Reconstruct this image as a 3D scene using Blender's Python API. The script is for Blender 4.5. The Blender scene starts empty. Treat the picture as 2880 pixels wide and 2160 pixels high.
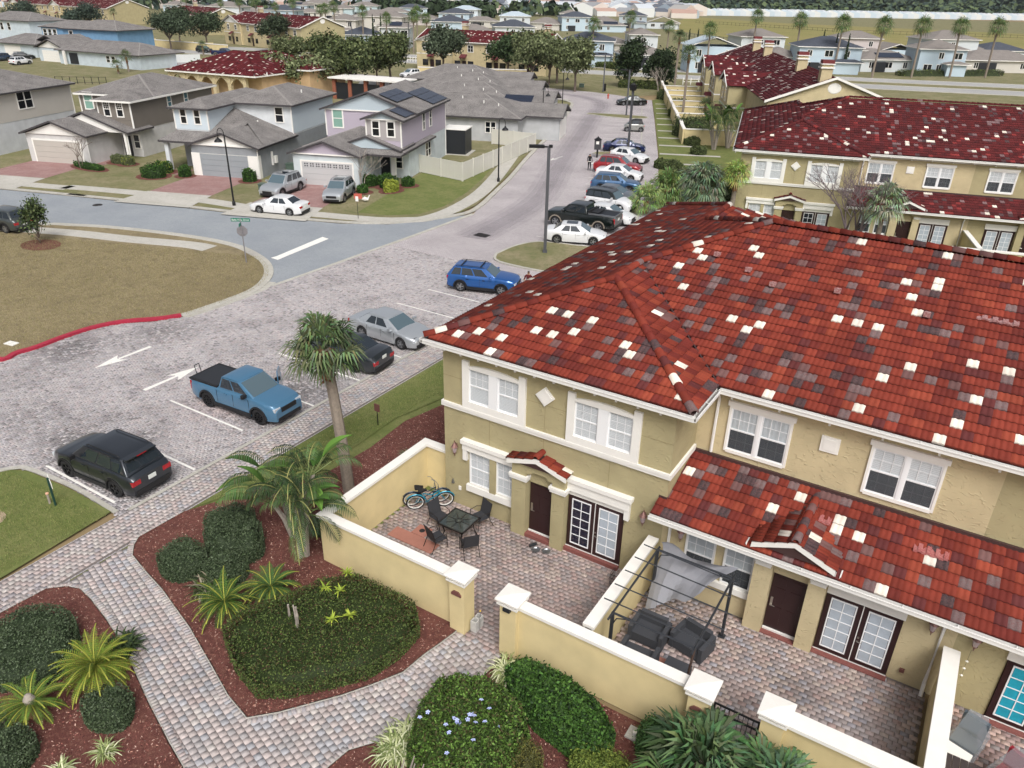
import bpy, bmesh, math, random
import numpy as np
from math import sin, cos, pi, radians, sqrt, atan2
S = bpy.context.scene
COL = S.collection
# ------------------------ camera, light, exposure
cd = bpy.data.cameras.new('camera'); cam = bpy.data.objects.new('camera', cd); COL.objects.link(cam); S.camera = cam
cd.sensor_width = 36.0; cd.lens = 2166.5 / 2880 * 36; cd.clip_start = 0.3; cd.clip_end = 12000
from mathutils import Matrix, Vector
_F = Vector((-0.463667, 0.758715, -0.457564)); _R = Vector((0.847713, 0.530081, 0.019940)); _U = Vector((-0.257675, 0.378637, 0.888953))
cam.matrix_world = Matrix(((_R.x, _U.x, -_F.x, 0), (_R.y, _U.y, -_F.y, 0), (_R.z, _U.z, -_F.z, 17.0), (0, 0, 0, 1)))
w = bpy.data.worlds.new('World'); S.world = w; w.use_nodes = True
nt = w.node_tree; nt.nodes.clear()
SUN_EL, SUN_AZ = radians(50), radians(-47)     # overcast: broad, weak sun from behind the camera's left
sky = nt.nodes.new('ShaderNodeTexSky'); sky.sky_type = 'NISHITA'; sky.sun_disc = False
sky.sun_elevation = SUN_EL; sky.sun_rotation = pi / 2 - SUN_AZ
sky.air_density = 0.6; sky.dust_density = 6.0; sky.ozone_density = 1.0
hs = nt.nodes.new('ShaderNodeHueSaturation'); hs.inputs['Saturation'].default_value = 0.4
bg = nt.nodes.new('ShaderNodeBackground'); bg.inputs['Strength'].default_value = 0.12
out = nt.nodes.new('ShaderNodeOutputWorld')
nt.links.new(sky.outputs[0], hs.inputs['Color']); nt.links.new(hs.outputs[0], bg.inputs['Color']); nt.links.new(bg.outputs[0], out.inputs['Surface'])
sl = bpy.data.lights.new('sun', 'SUN'); sl.energy = 1.35; sl.angle = radians(26); sl.color = (1.0, 0.98, 0.955)
so = bpy.data.objects.new('sun', sl); COL.objects.link(so)
_d = Vector((cos(SUN_EL) * cos(SUN_AZ), cos(SUN_EL) * sin(SUN_AZ), sin(SUN_EL)))
so.rotation_euler = _d.to_track_quat('Z', 'Y').to_euler(); so.location = (0, 0, 60)
S.view_settings.view_transform = 'Standard'; S.view_settings.look = 'None'; S.view_settings.gamma = 1.0
S.view_settings.exposure = 0.42; S.view_settings.use_curve_mapping = False
# ------------------------ helpers
RND = random.Random(7)
def srgb(h):
 h = h.lstrip('#'); c = [int(h[i:i+2], 16) / 255 for i in (0, 2, 4)]
 return tuple(x / 12.92 if x <= 0.04045 else ((x + 0.055) / 1.055) ** 2.4 for x in c)
def tag(o, label=None, cat=None, group=None, kind=None):
 if label: o['label'] = label
 if cat: o['category'] = cat
 if group: o['group'] = group
 if kind: o['kind'] = kind
 return o
def thing(name, label, cat, loc=(0, 0, 0), rz=0.0, group=None):
 o = bpy.data.objects.new(name, None); COL.objects.link(o)
 o.location = loc if len(loc) == 3 else (loc[0], loc[1], 0); o.rotation_euler = (0, 0, rz)
 o.empty_display_size = 0.2
 return tag(o, label, cat, group)
def dup(root, loc, rz=None, label=None, group=None, scale=None):
 r = root.copy(); COL.objects.link(r); r.location = loc if len(loc) == 3 else (loc[0], loc[1], 0)
 if rz is not None: r.rotation_euler = (0, 0, rz)
 if scale: r.scale = (scale,) * 3 if isinstance(scale, (int, float)) else scale
 if label: r['label'] = label
 if group: r['group'] = group
 for ch in KIDS.get(root.name, []):
  c = ch.copy(); COL.objects.link(c); c.parent = r; KIDS.setdefault(r.name, []).append(c)
  for g in KIDS.get(ch.name, []):
   d = g.copy(); COL.objects.link(d); d.parent = c; KIDS.setdefault(c.name, []).append(d)
 return r
KIDS = {}
def link(o, parent=None):
 COL.objects.link(o)
 if parent is not None: o.parent = parent; KIDS.setdefault(parent.name, []).append(o)
 return o
class MB:
 def __init__(s): s.v = []; s.f = []; s.c = []; s.m = []; s.cm = 0
 def face(s, pts, col=None):
  n = len(s.v); s.v.extend([tuple(p) for p in pts]); s.f.append(tuple(range(n, n + len(pts)))); s.c.append(col); s.m.append(s.cm)
 def box(s, x0, x1, y0, y1, z0, z1, col=None, M=None):
  P = [(x0, y0, z0), (x1, y0, z0), (x1, y1, z0), (x0, y1, z0), (x0, y0, z1), (x1, y0, z1), (x1, y1, z1), (x0, y1, z1)]
  if M is not None: P = [tuple(M @ Vector(p)) for p in P]
  n = len(s.v); s.v.extend(P)
  for q in ((0, 3, 2, 1), (4, 5, 6, 7), (0, 1, 5, 4), (1, 2, 6, 5), (2, 3, 7, 6), (3, 0, 4, 7)):
   s.f.append(tuple(n + i for i in q)); s.c.append(col); s.m.append(s.cm)
  return s
 def prism(s, poly, z0, z1, col=None, bottom=True):      # poly in xy, ccw
  n = len(s.v); k = len(poly)
  s.v.extend([(p[0], p[1], z0) for p in poly]); s.v.extend([(p[0], p[1], z1) for p in poly])
  s.f.append(tuple(n + k + i for i in range(k))); s.c.append(col); s.m.append(s.cm)
  if bottom: s.f.append(tuple(n + k - 1 - i for i in range(k))); s.c.append(col); s.m.append(s.cm)
  for i in range(k):
   j = (i + 1) % k; s.f.append((n + i, n + j, n + k + j, n + k + i)); s.c.append(col); s.m.append(s.cm)
  return s
 def xprism(s, poly, y0, y1, col=None):                  # poly in (x,z), extruded along y
  n = len(s.v); k = len(poly)
  s.v.extend([(p[0], y0, p[1]) for p in poly]); s.v.extend([(p[0], y1, p[1]) for p in poly])
  s.f.append(tuple(n + i for i in range(k))); s.f.append(tuple(n + k + k - 1 - i for i in range(k)))
  for i in range(k):
   j = (i + 1) % k; s.f.append((n + i, n + k + i, n + k + j, n + j))
  for _ in range(k + 2): s.c.append(col); s.m.append(s.cm)
  return s
 def tube(s, pts, r, n=8, col=None, cap=True):
  if not isinstance(r, (list, tuple)): r = [r] * len(pts)
  rings = []
  for i, p in enumerate(pts):
   p = Vector(p); a = Vector(pts[max(0, i - 1)]); b = Vector(pts[min(len(pts) - 1, i + 1)])
   t = (b - a).normalized(); u = t.cross(Vector((0, 0, 1)))
   if u.length < 0.05: u = t.cross(Vector((1, 0, 0)))
   u.normalize(); v = t.cross(u)
   base = len(s.v)
   for k in range(n):
    an = 2 * pi * k / n; s.v.append(tuple(p + (u * cos(an) + v * sin(an)) * r[i]))
   rings.append(base)
  for a, b in zip(rings, rings[1:]):
   for k in range(n):
    j = (k + 1) % n; s.f.append((a + k, b + k, b + j, a + j)); s.c.append(col); s.m.append(s.cm)
  if cap:
   s.f.append(tuple(rings[0] + k for k in range(n))); s.f.append(tuple(rings[-1] + n - 1 - k for k in range(n)))
   s.c += [col, col]; s.m += [s.cm, s.cm]
  return s
 def lathe(s, prof, n=16, o=(0, 0, 0), col=None):
  base = len(s.v)
  for r, z in prof:
   for k in range(n):
    a = 2 * pi * k / n; s.v.append((o[0] + r * cos(a), o[1] + r * sin(a), o[2] + z))
  for i in range(len(prof) - 1):
   for k in range(n):
    j = (k + 1) % n; s.f.append((base + i * n + k, base + i * n + j, base + (i + 1) * n + j, base + (i + 1) * n + k)); s.c.append(col); s.m.append(s.cm)
  return s
 def build(s, name, mat, parent=None, smooth=False, loc=None, rz=None, link_=True, M=None):
  me = bpy.data.meshes.new(name); me.from_pydata(s.v if M is None else [tuple(M @ Vector(v)) for v in s.v], [], s.f)
  for m in (mat if isinstance(mat, (list, tuple)) else [mat]): me.materials.append(m)
  if any(s.m): me.polygons.foreach_set('material_index', s.m)
  if any(c is not None for c in s.c):
   a = me.attributes.new('col', 'FLOAT_COLOR', 'FACE') if False else me.color_attributes.new('col', 'FLOAT_COLOR', 'CORNER')
   arr = []
   for f, c in zip(s.f, s.c):
    c = c or (0.5, 0.5, 0.5)
    arr.extend((c[0], c[1], c[2], c[3] if len(c) > 3 else 1.0) * len(f))
   a.data.foreach_set('color', arr)
  if smooth:
   me.polygons.foreach_set('use_smooth', [True] * len(s.f))
   try: me.set_sharp_from_angle(angle=smooth if isinstance(smooth, float) else radians(38))
   except Exception: pass
  me.update()
  o = bpy.data.objects.new(name, me)
  if link_: link(o, parent)
  if loc is not None: o.location = loc
  if rz is not None: o.rotation_euler = (0, 0, rz)
  return o
def npmesh(name, V, Fq, mat, cols=None, parent=None, link_=True, smooth=False):
 """V (n,3), Fq (m,k) equal-size faces, cols (m,3|4)"""
 V = np.asarray(V, dtype=np.float32); Fq = np.asarray(Fq, dtype=np.int32); m, k = Fq.shape
 me = bpy.data.meshes.new(name)
 me.vertices.add(len(V)); me.vertices.foreach_set('co', V.ravel())
 me.loops.add(m * k); me.loops.foreach_set('vertex_index', Fq.ravel())
 me.polygons.add(m); me.polygons.foreach_set('loop_start', np.arange(0, m * k, k, dtype=np.int32))
 me.polygons.foreach_set('loop_total', np.full(m, k, dtype=np.int32))
 if cols is not None:
  cols = np.asarray(cols, dtype=np.float32)
  if cols.shape[1] == 3: cols = np.hstack([cols, np.ones((len(cols), 1), np.float32)])
  a = me.color_attributes.new('col', 'FLOAT_COLOR', 'CORNER'); a.data.foreach_set('color', np.repeat(cols, k, axis=0).ravel())
 me.materials.append(mat)
 if smooth: me.polygons.foreach_set('use_smooth', np.ones(m, dtype=bool))
 me.update(calc_edges=True)
 o = bpy.data.objects.new(name, me)
 if link_: link(o, parent)
 return o
def inside(pts, poly):
 x, y = pts[:, 0], pts[:, 1]; r = np.zeros(len(pts), bool); n = len(poly)
 for i in range(n):
  x0, y0 = poly[i]; x1, y1 = poly[(i + 1) % n]
  if y0 == y1: continue
  c = ((y0 > y) != (y1 > y)) & (x < (x1 - x0) * (y - y0) / (y1 - y0) + x0); r ^= c
 return r
# ------------------------ materials
MC = {}
def mat(name, color=(0.5, 0.5, 0.5), rough=0.7, metal=0.0, noise=None, bump=None, attr=False, coord='Object', spec=0.5, coat=0.0, alpha=None, trans=0.0):
 """noise = (scale, amount[, colour2]); bump = (scale, strength)"""
 if name in MC: return MC[name]
 m = bpy.data.materials.new(name); m.use_nodes = True; nt = m.node_tree; b = nt.nodes['Principled BSDF']; N = nt.nodes.new; L = nt.links.new
 if isinstance(color, str): color = srgb(color)
 b.inputs['Base Color'].default_value = (*color[:3], 1); b.inputs['Roughness'].default_value = rough; b.inputs['Metallic'].default_value = metal
 b.inputs['Specular IOR Level'].default_value = spec; b.inputs['Coat Weight'].default_value = coat; b.inputs['Coat Roughness'].default_value = 0.05
 if trans: b.inputs['Transmission Weight'].default_value = trans
 if alpha is not None: b.inputs['Alpha'].default_value = alpha
 csock = None
 if attr:
  a = N('ShaderNodeAttribute'); a.attribute_name = 'col'; csock = a.outputs['Color']
 tc = None
 def coords():
  nonlocal tc
  if tc is None:
   if coord == 'World': tc = N('ShaderNodeNewGeometry').outputs['Position']
   else: tc = N('ShaderNodeTexCoord').outputs['Object']
  return tc
 if noise:
  n = N('ShaderNodeTexNoise'); n.inputs['Scale'].default_value = noise[0]; n.inputs['Detail'].default_value = 5; n.inputs['Roughness'].default_value = 0.65
  L(coords(), n.inputs['Vector'])
  if len(noise) > 2:
   mx = N('ShaderNodeMix'); mx.data_type = 'RGBA'
   cr = N('ShaderNodeMapRange'); cr.inputs['From Min'].default_value = 0.5 - noise[1]; cr.inputs['From Max'].default_value = 0.5 + noise[1]
   L(n.outputs[0], cr.inputs['Value']); L(cr.outputs[0], mx.inputs['Factor'])
   if csock: L(csock, mx.inputs['A'])
   else: mx.inputs['A'].default_value = (*color[:3], 1)
   c2 = srgb(noise[2]) if isinstance(noise[2], str) else noise[2]; mx.inputs['B'].default_value = (*c2[:3], 1); csock = mx.outputs['Result']
  else:
   cr = N('ShaderNodeMapRange'); cr.inputs['From Min'].default_value = 0.2; cr.inputs['From Max'].default_value = 0.8
   cr.inputs['To Min'].default_value = 1 - noise[1]; cr.inputs['To Max'].default_value = 1 + noise[1]; L(n.outputs[0], cr.inputs['Value'])
   mm = N('ShaderNodeMix'); mm.data_type = 'RGBA'; mm.blend_type = 'MULTIPLY'; mm.inputs['Factor'].default_value = 1
   if csock: L(csock, mm.inputs['A'])
   else: mm.inputs['A'].default_value = (*color[:3], 1)
   L(cr.outputs[0], mm.inputs['B']); csock = mm.outputs['Result']
 if bump:
  n2 = N('ShaderNodeTexNoise'); n2.inputs['Scale'].default_value = bump[0]; n2.inputs['Detail'].default_value = 3; L(coords(), n2.inputs['Vector'])
  bp = N('ShaderNodeBump'); bp.inputs['Strength'].default_value = bump[1]; bp.inputs['Distance'].default_value = 0.02; L(n2.outputs[0], bp.inputs['Height']); L(bp.outputs[0], b.inputs['Normal'])
 if csock: L(csock, b.inputs['Base Color'])
 MC[name] = m; return m
# ------------------------ ground, roads, pavements
def gmat(name, ca, cb, cc, s1, s2, patch=None, rough=0.95, bump=0.6):
 m = bpy.data.materials.new(name); m.use_nodes = True; nt = m.node_tree; b = nt.nodes['Principled BSDF']; N = nt.nodes.new; L = nt.links.new
 b.inputs['Roughness'].default_value = rough; b.inputs['Specular IOR Level'].default_value = 0.2
 P = N('ShaderNodeNewGeometry').outputs['Position']
 def nz(s, d=6, r=0.7):
  n = N('ShaderNodeTexNoise'); n.inputs['Scale'].default_value = s; n.inputs['Detail'].default_value = d; n.inputs['Roughness'].default_value = r; L(P, n.inputs['Vector']); return n.outputs[0]
 def mr(v, a, c):
  n = N('ShaderNodeMapRange'); n.inputs['From Min'].default_value = a; n.inputs['From Max'].default_value = c; L(v, n.inputs['Value']); return n.outputs[0]
 def mix(f, a, c):
  n = N('ShaderNodeMix'); n.data_type = 'RGBA'; L(f, n.inputs['Factor'])
  for s, x in (('A', a), ('B', c)):
   if isinstance(x, tuple): n.inputs[s].default_value = (*x, 1)
   else: L(x, n.inputs[s])
  return n.outputs['Result']
 ca, cb, cc = (srgb(x) if isinstance(x, str) else x for x in (ca, cb, cc))
 c = mix(mr(nz(s1), 0.40, 0.60), ca, cb); c = mix(mr(nz(s2, 4, 0.8), 0.50, 0.68), c, cc)
 c = mix(mr(nz(s2 * 9, 3, 0.8), 0.35, 0.75), c, mix(mr(nz(s1 * .5), .3, .7), tuple(x * .55 for x in ca), tuple(x * .7 for x in cb)))
 L(c, b.inputs['Base Color'])
 bp = N('ShaderNodeBump'); bp.inputs['Strength'].default_value = bump; bp.inputs['Distance'].default_value = 0.05; L(nz(s2 * 6, 3), bp.inputs['Height']); L(bp.outputs[0], b.inputs['Normal'])
 MC[name] = m; return m
g_lawn = gmat('lawn_mixed', '#757650', '#90876a', '#656c45', 0.35, 2.0)
g_green = gmat('lawn_green', '#6a7540', '#7d8050', '#5a673a', 0.5, 2.5)
g_dry = gmat('lawn_dry', '#968a6c', '#877b60', '#6e6250', 0.22, 1.2)
g_field = gmat('field', '#8c7b5e', '#a08a68', '#6f6a45', 0.006, 0.02)
g_mulch = gmat('mulch', '#80524a', '#6b433d', '#97705f', 1.5, 9.0, bump=1.0)
m_asph = gmat('asphalt', '#93999f', '#9ca1a5', '#8a9096', 0.3, 4.0, rough=0.9, bump=0.2)
m_conc = gmat('concrete', '#bab7ae', '#c3c0b8', '#aca99f', 0.5, 3.0, rough=0.85, bump=0.15)
m_kerb = gmat('kerb_concrete', '#c4c1b8', '#b3b0a6', '#a29f94', 0.8, 4.0, rough=0.85, bump=0.15)
m_redk = gmat('red_paint', '#b5344a', '#a83246', '#95303f', 1.0, 6.0, rough=0.6, bump=0.1)
m_white = mat('white_line', '#e2e0da', 0.7, noise=(6, 0.12), coord='World')
m_bound = gmat('boulevard', '#a9a9a8', '#b1b0ad', '#a09f9d', 0.1, 1.0, rough=0.9, bump=0.1)
def sheet(name, poly, z, m, kind='structure', parent=None):
 o = MB(); o.face([(p[0], p[1], z) for p in poly]); o = o.build(name, m, parent)
 if kind: o['kind'] = kind
 return o
BIG = 9000
base = sheet('ground', [(-BIG, -BIG), (BIG, -BIG), (BIG, BIG), (-BIG, BIG)], -0.09, g_field)
def herring(name): ...
def brick_mat():
 m = bpy.data.materials.new('paver_far'); m.use_nodes = True; nt = m.node_tree; b = nt.nodes['Principled BSDF']; N = nt.nodes.new; L = nt.links.new
 P = N('ShaderNodeNewGeometry').outputs['Position']
 mp = N('ShaderNodeMapping'); mp.inputs['Rotation'].default_value = (0, 0, radians(0)); L(P, mp.inputs['Vector'])
 t = N('ShaderNodeTexBrick'); t.inputs['Scale'].default_value = 1; t.inputs['Brick Width'].default_value = 0.2; t.inputs['Row Height'].default_value = 0.1; t.inputs['Mortar Size'].default_value = 0.008
 t.inputs['Color1'].default_value = (*srgb('#b8b1b2'), 1); t.inputs['Color2'].default_value = (*srgb('#a9a3a5'), 1); t.inputs['Mortar'].default_value = (*srgb('#6d6663'), 1)
 L(mp.outputs[0], t.inputs['Vector'])
 n = N('ShaderNodeTexNoise'); n.inputs['Scale'].default_value = 0.25; n.inputs['Detail'].default_value = 6; L(P, n.inputs['Vector'])
 r = N('ShaderNodeMapRange'); r.inputs['From Min'].default_value = .3; r.inputs['From Max'].default_value = .7; r.inputs['To Min'].default_value = .86; r.inputs['To Max'].default_value = 1.12; L(n.outputs[0], r.inputs['Value'])
 mm = N('ShaderNodeMix'); mm.data_type = 'RGBA'; mm.blend_type = 'MULTIPLY'; mm.inputs['Factor'].default_value = 1; L(t.outputs['Color'], mm.inputs['A']); L(r.outputs[0], mm.inputs['B'])
 L(mm.outputs['Result'], b.inputs['Base Color']); b.inputs['Roughness'].default_value = .85; MC['paver_far'] = m; return m
m_pfar = brick_mat()
m_pav = mat('paver', (.4, .4, .4), 0.85, attr=True, noise=(9, 0.22), coord='World', bump=(60, 0.25))
m_joint = mat('paver_joint', '#6b6460', 0.95, noise=(3, 0.3), coord='World')
def wear(x, y):
 """slow stain field over the paving, 0 dark .. 1 clean"""
 return 0.5 + 0.25 * np.sin(x * 0.9 + 1.3 * np.sin(y * 0.6)) * np.cos(y * 0.8 + np.sin(x * 0.5)) + 0.15 * np.sin(x * 2.1 + y * 1.3) * np.cos(y * 2.7 - x)
def bricks_np(cx, cy, w, l, ang, h, cols, name, parent, top=0.004, kind='stuff', jit=0.0):
 n = len(cx); b = 0.004
 t = np.array([[-.5, -.5, 0, 0], [.5, -.5, 0, 0], [.5, .5, 0, 0], [-.5, .5, 0, 0], [-.5, -.5, 1, 1], [.5, -.5, 1, 1], [.5, .5, 1, 1], [-.5, .5, 1, 1]], float)
 X = np.zeros((n, 8)); Y = np.zeros((n, 8)); Z = np.zeros((n, 8))
 rs = np.random.RandomState(3); tz = rs.uniform(-.0035, .0035, n); tx = rs.uniform(-jit, jit, (n, 8))
 for i in range(8):
  lx = t[i, 0] * (l - 2 * b * t[i, 2]) ; ly = t[i, 1] * (w - 2 * b * t[i, 2])
  X[:, i] = cx + lx * np.cos(ang) - ly * np.sin(ang); Y[:, i] = cy + lx * np.sin(ang) + ly * np.cos(ang)
  Z[:, i] = (top + tz + tx[:, i] if t[i, 2] else top - h)
 V = np.stack([X, Y, Z], -1).reshape(-1, 3)
 q = np.array([[4, 5, 6, 7], [0, 1, 5, 4], [1, 2, 6, 5], [2, 3, 7, 6], [3, 0, 4, 7]])
 F = (np.arange(n)[:, None, None] * 8 + q[None]).reshape(-1, 4)
 o = npmesh(name, V, F, m_pav, np.repeat(cols, 5, axis=0), parent)
 if kind: o['kind'] = kind
 return o
def palette_cols(n, pal, x, y, seed=1, stain=0.35, dark=0.0):
 rs = np.random.RandomState(seed); P = np.array([srgb(c) for c in pal]); c = P[rs.randint(0, len(P), n)] * rs.uniform(.88, 1.12, (n, 1))
 wv = wear(x, y); c = c * (1 - stain * np.clip(0.55 - wv, 0, 1) * 1.6)[:, None]
 if dark: c = np.where((rs.rand(n) < dark * np.clip(1.2 - wv, 0, 1))[:, None], c * .62, c)
 return c
ROADPAL = ['#b2acab', '#aca8a8', '#b3a9a8', '#aaa6a8', '#b6b0af', '#ada6a5', '#afabad', '#a5a0a1']
WALKPAL = ['#aea6a4', '#a5a09f', '#b3a8a4', '#a19b9d', '#afa19d', '#b6afaa', '#a79d9a', '#a4a3a6', '#aea4a0']
PATPAL = ['#a3938f', '#9a8c89', '#a8978f', '#928785', '#a3918b', '#9a908e', '#aa9c94', '#a08b86']
def lay(poly, w, l, ang, bond=0.5, gap=0.008, holes=()):
 P = np.array(poly); c, s = cos(-ang), sin(-ang)
 R = np.stack([P[:, 0] * c - P[:, 1] * s, P[:, 0] * s + P[:, 1] * c], -1)
 xs, ys = R.min(0), R.max(0)
 rows = np.arange(xs[1], ys[1], w); out = []
 for i, y in enumerate(rows):
  x = np.arange(xs[0] - l + (i % 2) * bond * l, ys[0] + l, l); out.append(np.stack([x, np.full(len(x), y)], -1))
 Q = np.concatenate(out); c, s = cos(ang), sin(ang); Q = np.stack([Q[:, 0] * c - Q[:, 1] * s, Q[:, 0] * s + Q[:, 1] * c], -1)
 k = inside(Q, poly)
 for h in holes: k &= ~inside(Q, h)
 return Q[k], w - gap, l - gap
def in_view(x, y):
 d = np.stack([x, y, np.full(len(x), -17.0)], -1); F = np.array(_F); z = d @ F
 u = d @ np.array(_R) / z * 2166.5; v = -(d @ np.array(_U)) / z * 2166.5
 return (z > 0) & (abs(u) < 1450) & (abs(v) < 1090), z
def paving(name, parent, poly, w, l, ang, pal, bond=0.5, parts=300, stain=.35, dark=0.0, holes=(), seed=1, top=0.004, h=.03, occl=None):
 Q, bw, bl = lay(poly, w, l, ang, bond, holes=holes); x, y = Q[:, 0], Q[:, 1]
 cols = palette_cols(len(Q), pal, x, y, seed, stain, dark)
 vis, z = in_view(x, y)
 if occl is not None: vis &= ~occl(x, y)
 order = np.argsort(np.where(vis, z, 1e9)); pick = np.zeros(len(Q), bool); pick[order[:parts]] = True; pick &= vis
 if (~pick).any(): bricks_np(x[~pick], y[~pick], bw, bl, np.full((~pick).sum(), ang), h, cols[~pick], 'pavers', parent, top)
 me = []
 for i in np.where(pick)[0][:16]:
  o = bricks_np(np.array([0.]), np.array([0.]), bw, bl, np.array([0.]), h, cols[i:i+1], 'paver', None, 0, None); COL.objects.unlink(o); me.append(o.data)
 r = random.Random(seed)
 for i in np.where(pick)[0]:
  o = bpy.data.objects.new('paver', r.choice(me)); o.location = (x[i], y[i], top + r.uniform(-.003, .003)); o.rotation_euler = (r.uniform(-.006, .006), r.uniform(-.006, .006), ang); link(o, parent)
def border(poly, w=0.1, l=0.2, closed=False, off=0.1):
 out = []
 n = len(poly)
 for i in range(n if closed else n - 1):
  a, b = Vector(poly[i]).to_2d(), Vector(poly[(i + 1) % n]).to_2d(); d = (b - a); L_ = d.length
  if L_ < 0.05: continue
  d /= L_; nrm = Vector((-d.y, d.x)); k = max(1, int(round(L_ / w)))
  for j in range(k):
   p = a + d * (L_ * (j + .5) / k) + nrm * off; out.append((p.x, p.y, atan2(nrm.y, nrm.x), L_ / k))
 return out
# --- main paved road
ROADL = [(-60, 16.5), (-41.5, 15.6), (-39.6, 17.1), (-39.62, 19.2), (-39.6, 20.6), (-39.3, 21.7), (-38.7, 22.6), (-37.8, 23.5), (-37.15, 24.6), (-36.95, 25.8), (-36.9, 28.6), (-36.9, 31.1)]
ROADL2 = [(-36.6, 40), (-36.55, 52.9), (-37.4, 55.2), (-39.1, 60.2), (-41.4, 66.7), (-45, 75.7), (-48.5, 85.1), (-52.7, 96.7), (-58.2, 109.9), (-61.5, 117.2), (-63.3, 120.7), (-66, 123.2), (-70, 124.1), (-120, 121), (-175, 112)]
ROADR = [(-175, 122), (-120, 132), (-78, 137.5), (-68, 137.5), (-61, 136), (-56, 133.2), (-46.9, 112), (-35.6, 86), (-28.1, 68.0), (-24.2, 58.8), (-23.45, 56), (-23.4, 11.6)]
road_poly = ROADL + ROADL2 + ROADR + [(-23.6, 11.6), (-26.3, 11.75), (-28.8, 11.52), (-29.45, 11.25), (-29.9, 10.6), (-31, 8), (-33, 2), (-33, -6), (-60, -6)]
road = sheet('paved_road', road_poly, -0.025, m_pfar)
near = [(-45, -2), (-45, 14), (-41.5, 15.6)] + ROADL[2:] + [(-36.6, 42), (-23.4, 42), (-23.4, 11.6)] + road_poly[-8:-2] + [(-33, -2)]
def herringbone(poly, a=0.103):
 P = np.array(poly); x0, y0 = np.floor(P.min(0) / a).astype(int) - 2; x1, y1 = np.ceil(P.max(0) / a).astype(int) + 2
 gx, gy = np.meshgrid(np.arange(x0, x1), np.arange(y0, y1)); k = (gx - gy) % 4
 h = k == 0; v = k == 3
 cx = np.concatenate([(gx[h] + 1) * a, (gx[v] + .5) * a]); cy = np.concatenate([(gy[h] + .5) * a, (gy[v] + 1) * a])
 an = np.concatenate([np.zeros(h.sum()), np.full(v.sum(), pi / 2)]); m = inside(np.stack([cx, cy], -1), poly); vis, z = in_view(cx, cy)
 m &= vis; return cx[m], cy[m], an[m], z[m]
cx, cy, an, zz = herringbone(near)
def patchd(x, y, px, py, r): return np.exp(-((x - px) ** 2 + (y - py) ** 2) / (2 * r * r))
rc = palette_cols(len(cx), ROADPAL, cx, cy, 5, .35, .12)
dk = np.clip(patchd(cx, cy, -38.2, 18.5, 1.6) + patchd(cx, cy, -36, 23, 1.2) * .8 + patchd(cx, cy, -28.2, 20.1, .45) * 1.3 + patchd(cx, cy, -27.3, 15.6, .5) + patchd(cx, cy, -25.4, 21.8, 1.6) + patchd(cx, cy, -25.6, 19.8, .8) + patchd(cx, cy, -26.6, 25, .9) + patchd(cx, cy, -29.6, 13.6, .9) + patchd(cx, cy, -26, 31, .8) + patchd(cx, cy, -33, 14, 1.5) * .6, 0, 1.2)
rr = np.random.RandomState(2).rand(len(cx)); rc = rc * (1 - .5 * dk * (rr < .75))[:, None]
pk = patchd(cx, cy, -27, 19.5, 1.2)[:, None] * .6; rc = rc * (1 - pk) + rc * np.array([[1.1, .92, .9]]) * pk
order = np.argsort(zz); first = np.zeros(len(cx), bool); first[order[:300]] = True
sheet('road_joints', near, -0.012, m_joint, parent=None)
bricks_np(cx[~first], cy[~first], .095, .199, an[~first], .03, rc[~first], 'paving_bricks', road)
me_b = []
for i in np.where(first)[0][:20]:
 o = bricks_np(np.array([0.]), np.array([0.]), .095, .199, np.array([0.]), .03, rc[i:i+1], 'paving_brick', None, 0, None); COL.objects.unlink(o); me_b.append(o.data)
for i in np.where(first)[0]:
 o = bpy.data.objects.new('paving_brick', RND.choice(me_b)); o.location = (cx[i], cy[i], .004); o.rotation_euler = (0, 0, an[i]); link(o, road)
# --- asphalt street and stop bar
street = sheet('asphalt_street', [(-37, 31.3), (-36.7, 40), (-36.6, 52.6), (-38.3, 48.9), (-40.2, 46.2), (-43.3, 44.2), (-50.6, 41.7), (-54.1, 40.9), (-61.5, 38.9), (-68.9, 36.7), (-75, 34.8), (-160, 9), (-160, 0), (-66.5, 28.6), (-60.6, 30.9), (-57.4, 32.4), (-53.5, 33.7), (-49.3, 34.7), (-46.6, 35), (-44.5, 34.9), (-42, 34.2), (-40.4, 33.2), (-39.2, 32.2), (-38, 31.3)], -0.006, m_asph)
def ribbon(name, pts, w, z, m, h=0.0, kind='structure', parent=None, off=0.0):
 mb = MB(); n = len(pts); Lp = []; Rp = []
 for i, p in enumerate(pts):
  a = Vector(pts[max(0, i-1)]).to_2d(); b = Vector(pts[min(n-1, i+1)]).to_2d(); d = (b - a).normalized(); nn = Vector((-d.y, d.x)); c = Vector(p).to_2d() + nn * off
  Lp.append(c + nn * w / 2); Rp.append(c - nn * w / 2)
 for i in range(n - 1):
  a, b, c, d = Rp[i], Rp[i+1], Lp[i+1], Lp[i]
  mb.face([(q.x, q.y, z) for q in (a, b, c, d)])
  if h:
   for q, r in ((a, b), (c, d)): mb.face([(q.x, q.y, z - h), (r.x, r.y, z - h), (r.x, r.y, z), (q.x, q.y, z)])
 o = mb.build(name, m, parent)
 if kind: o['kind'] = kind
 return o
ribbon('kerb', [(-36.9, 31.1), (-36.75, 36), (-36.6, 45), (-36.55, 52.9)], .3, 0.012, m_kerb, .05)
def smooth_path(pts, n=5):
 out = []; P = [Vector(p).to_2d() for p in pts]; P = [P[0]] + P + [P[-1]]
 for i in range(1, len(P) - 2):
  for t in range(n):
   t /= n; a, b, c, d = P[i-1], P[i], P[i+1], P[i+2]
   out.append(0.5 * ((2 * b) + (c - a) * t + (2*a - 5*b + 4*c - d) * t*t + (3*b - a - 3*c + d) * t**3))
 out.append(P[-2]); return [(p.x, p.y) for p in out]
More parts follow.
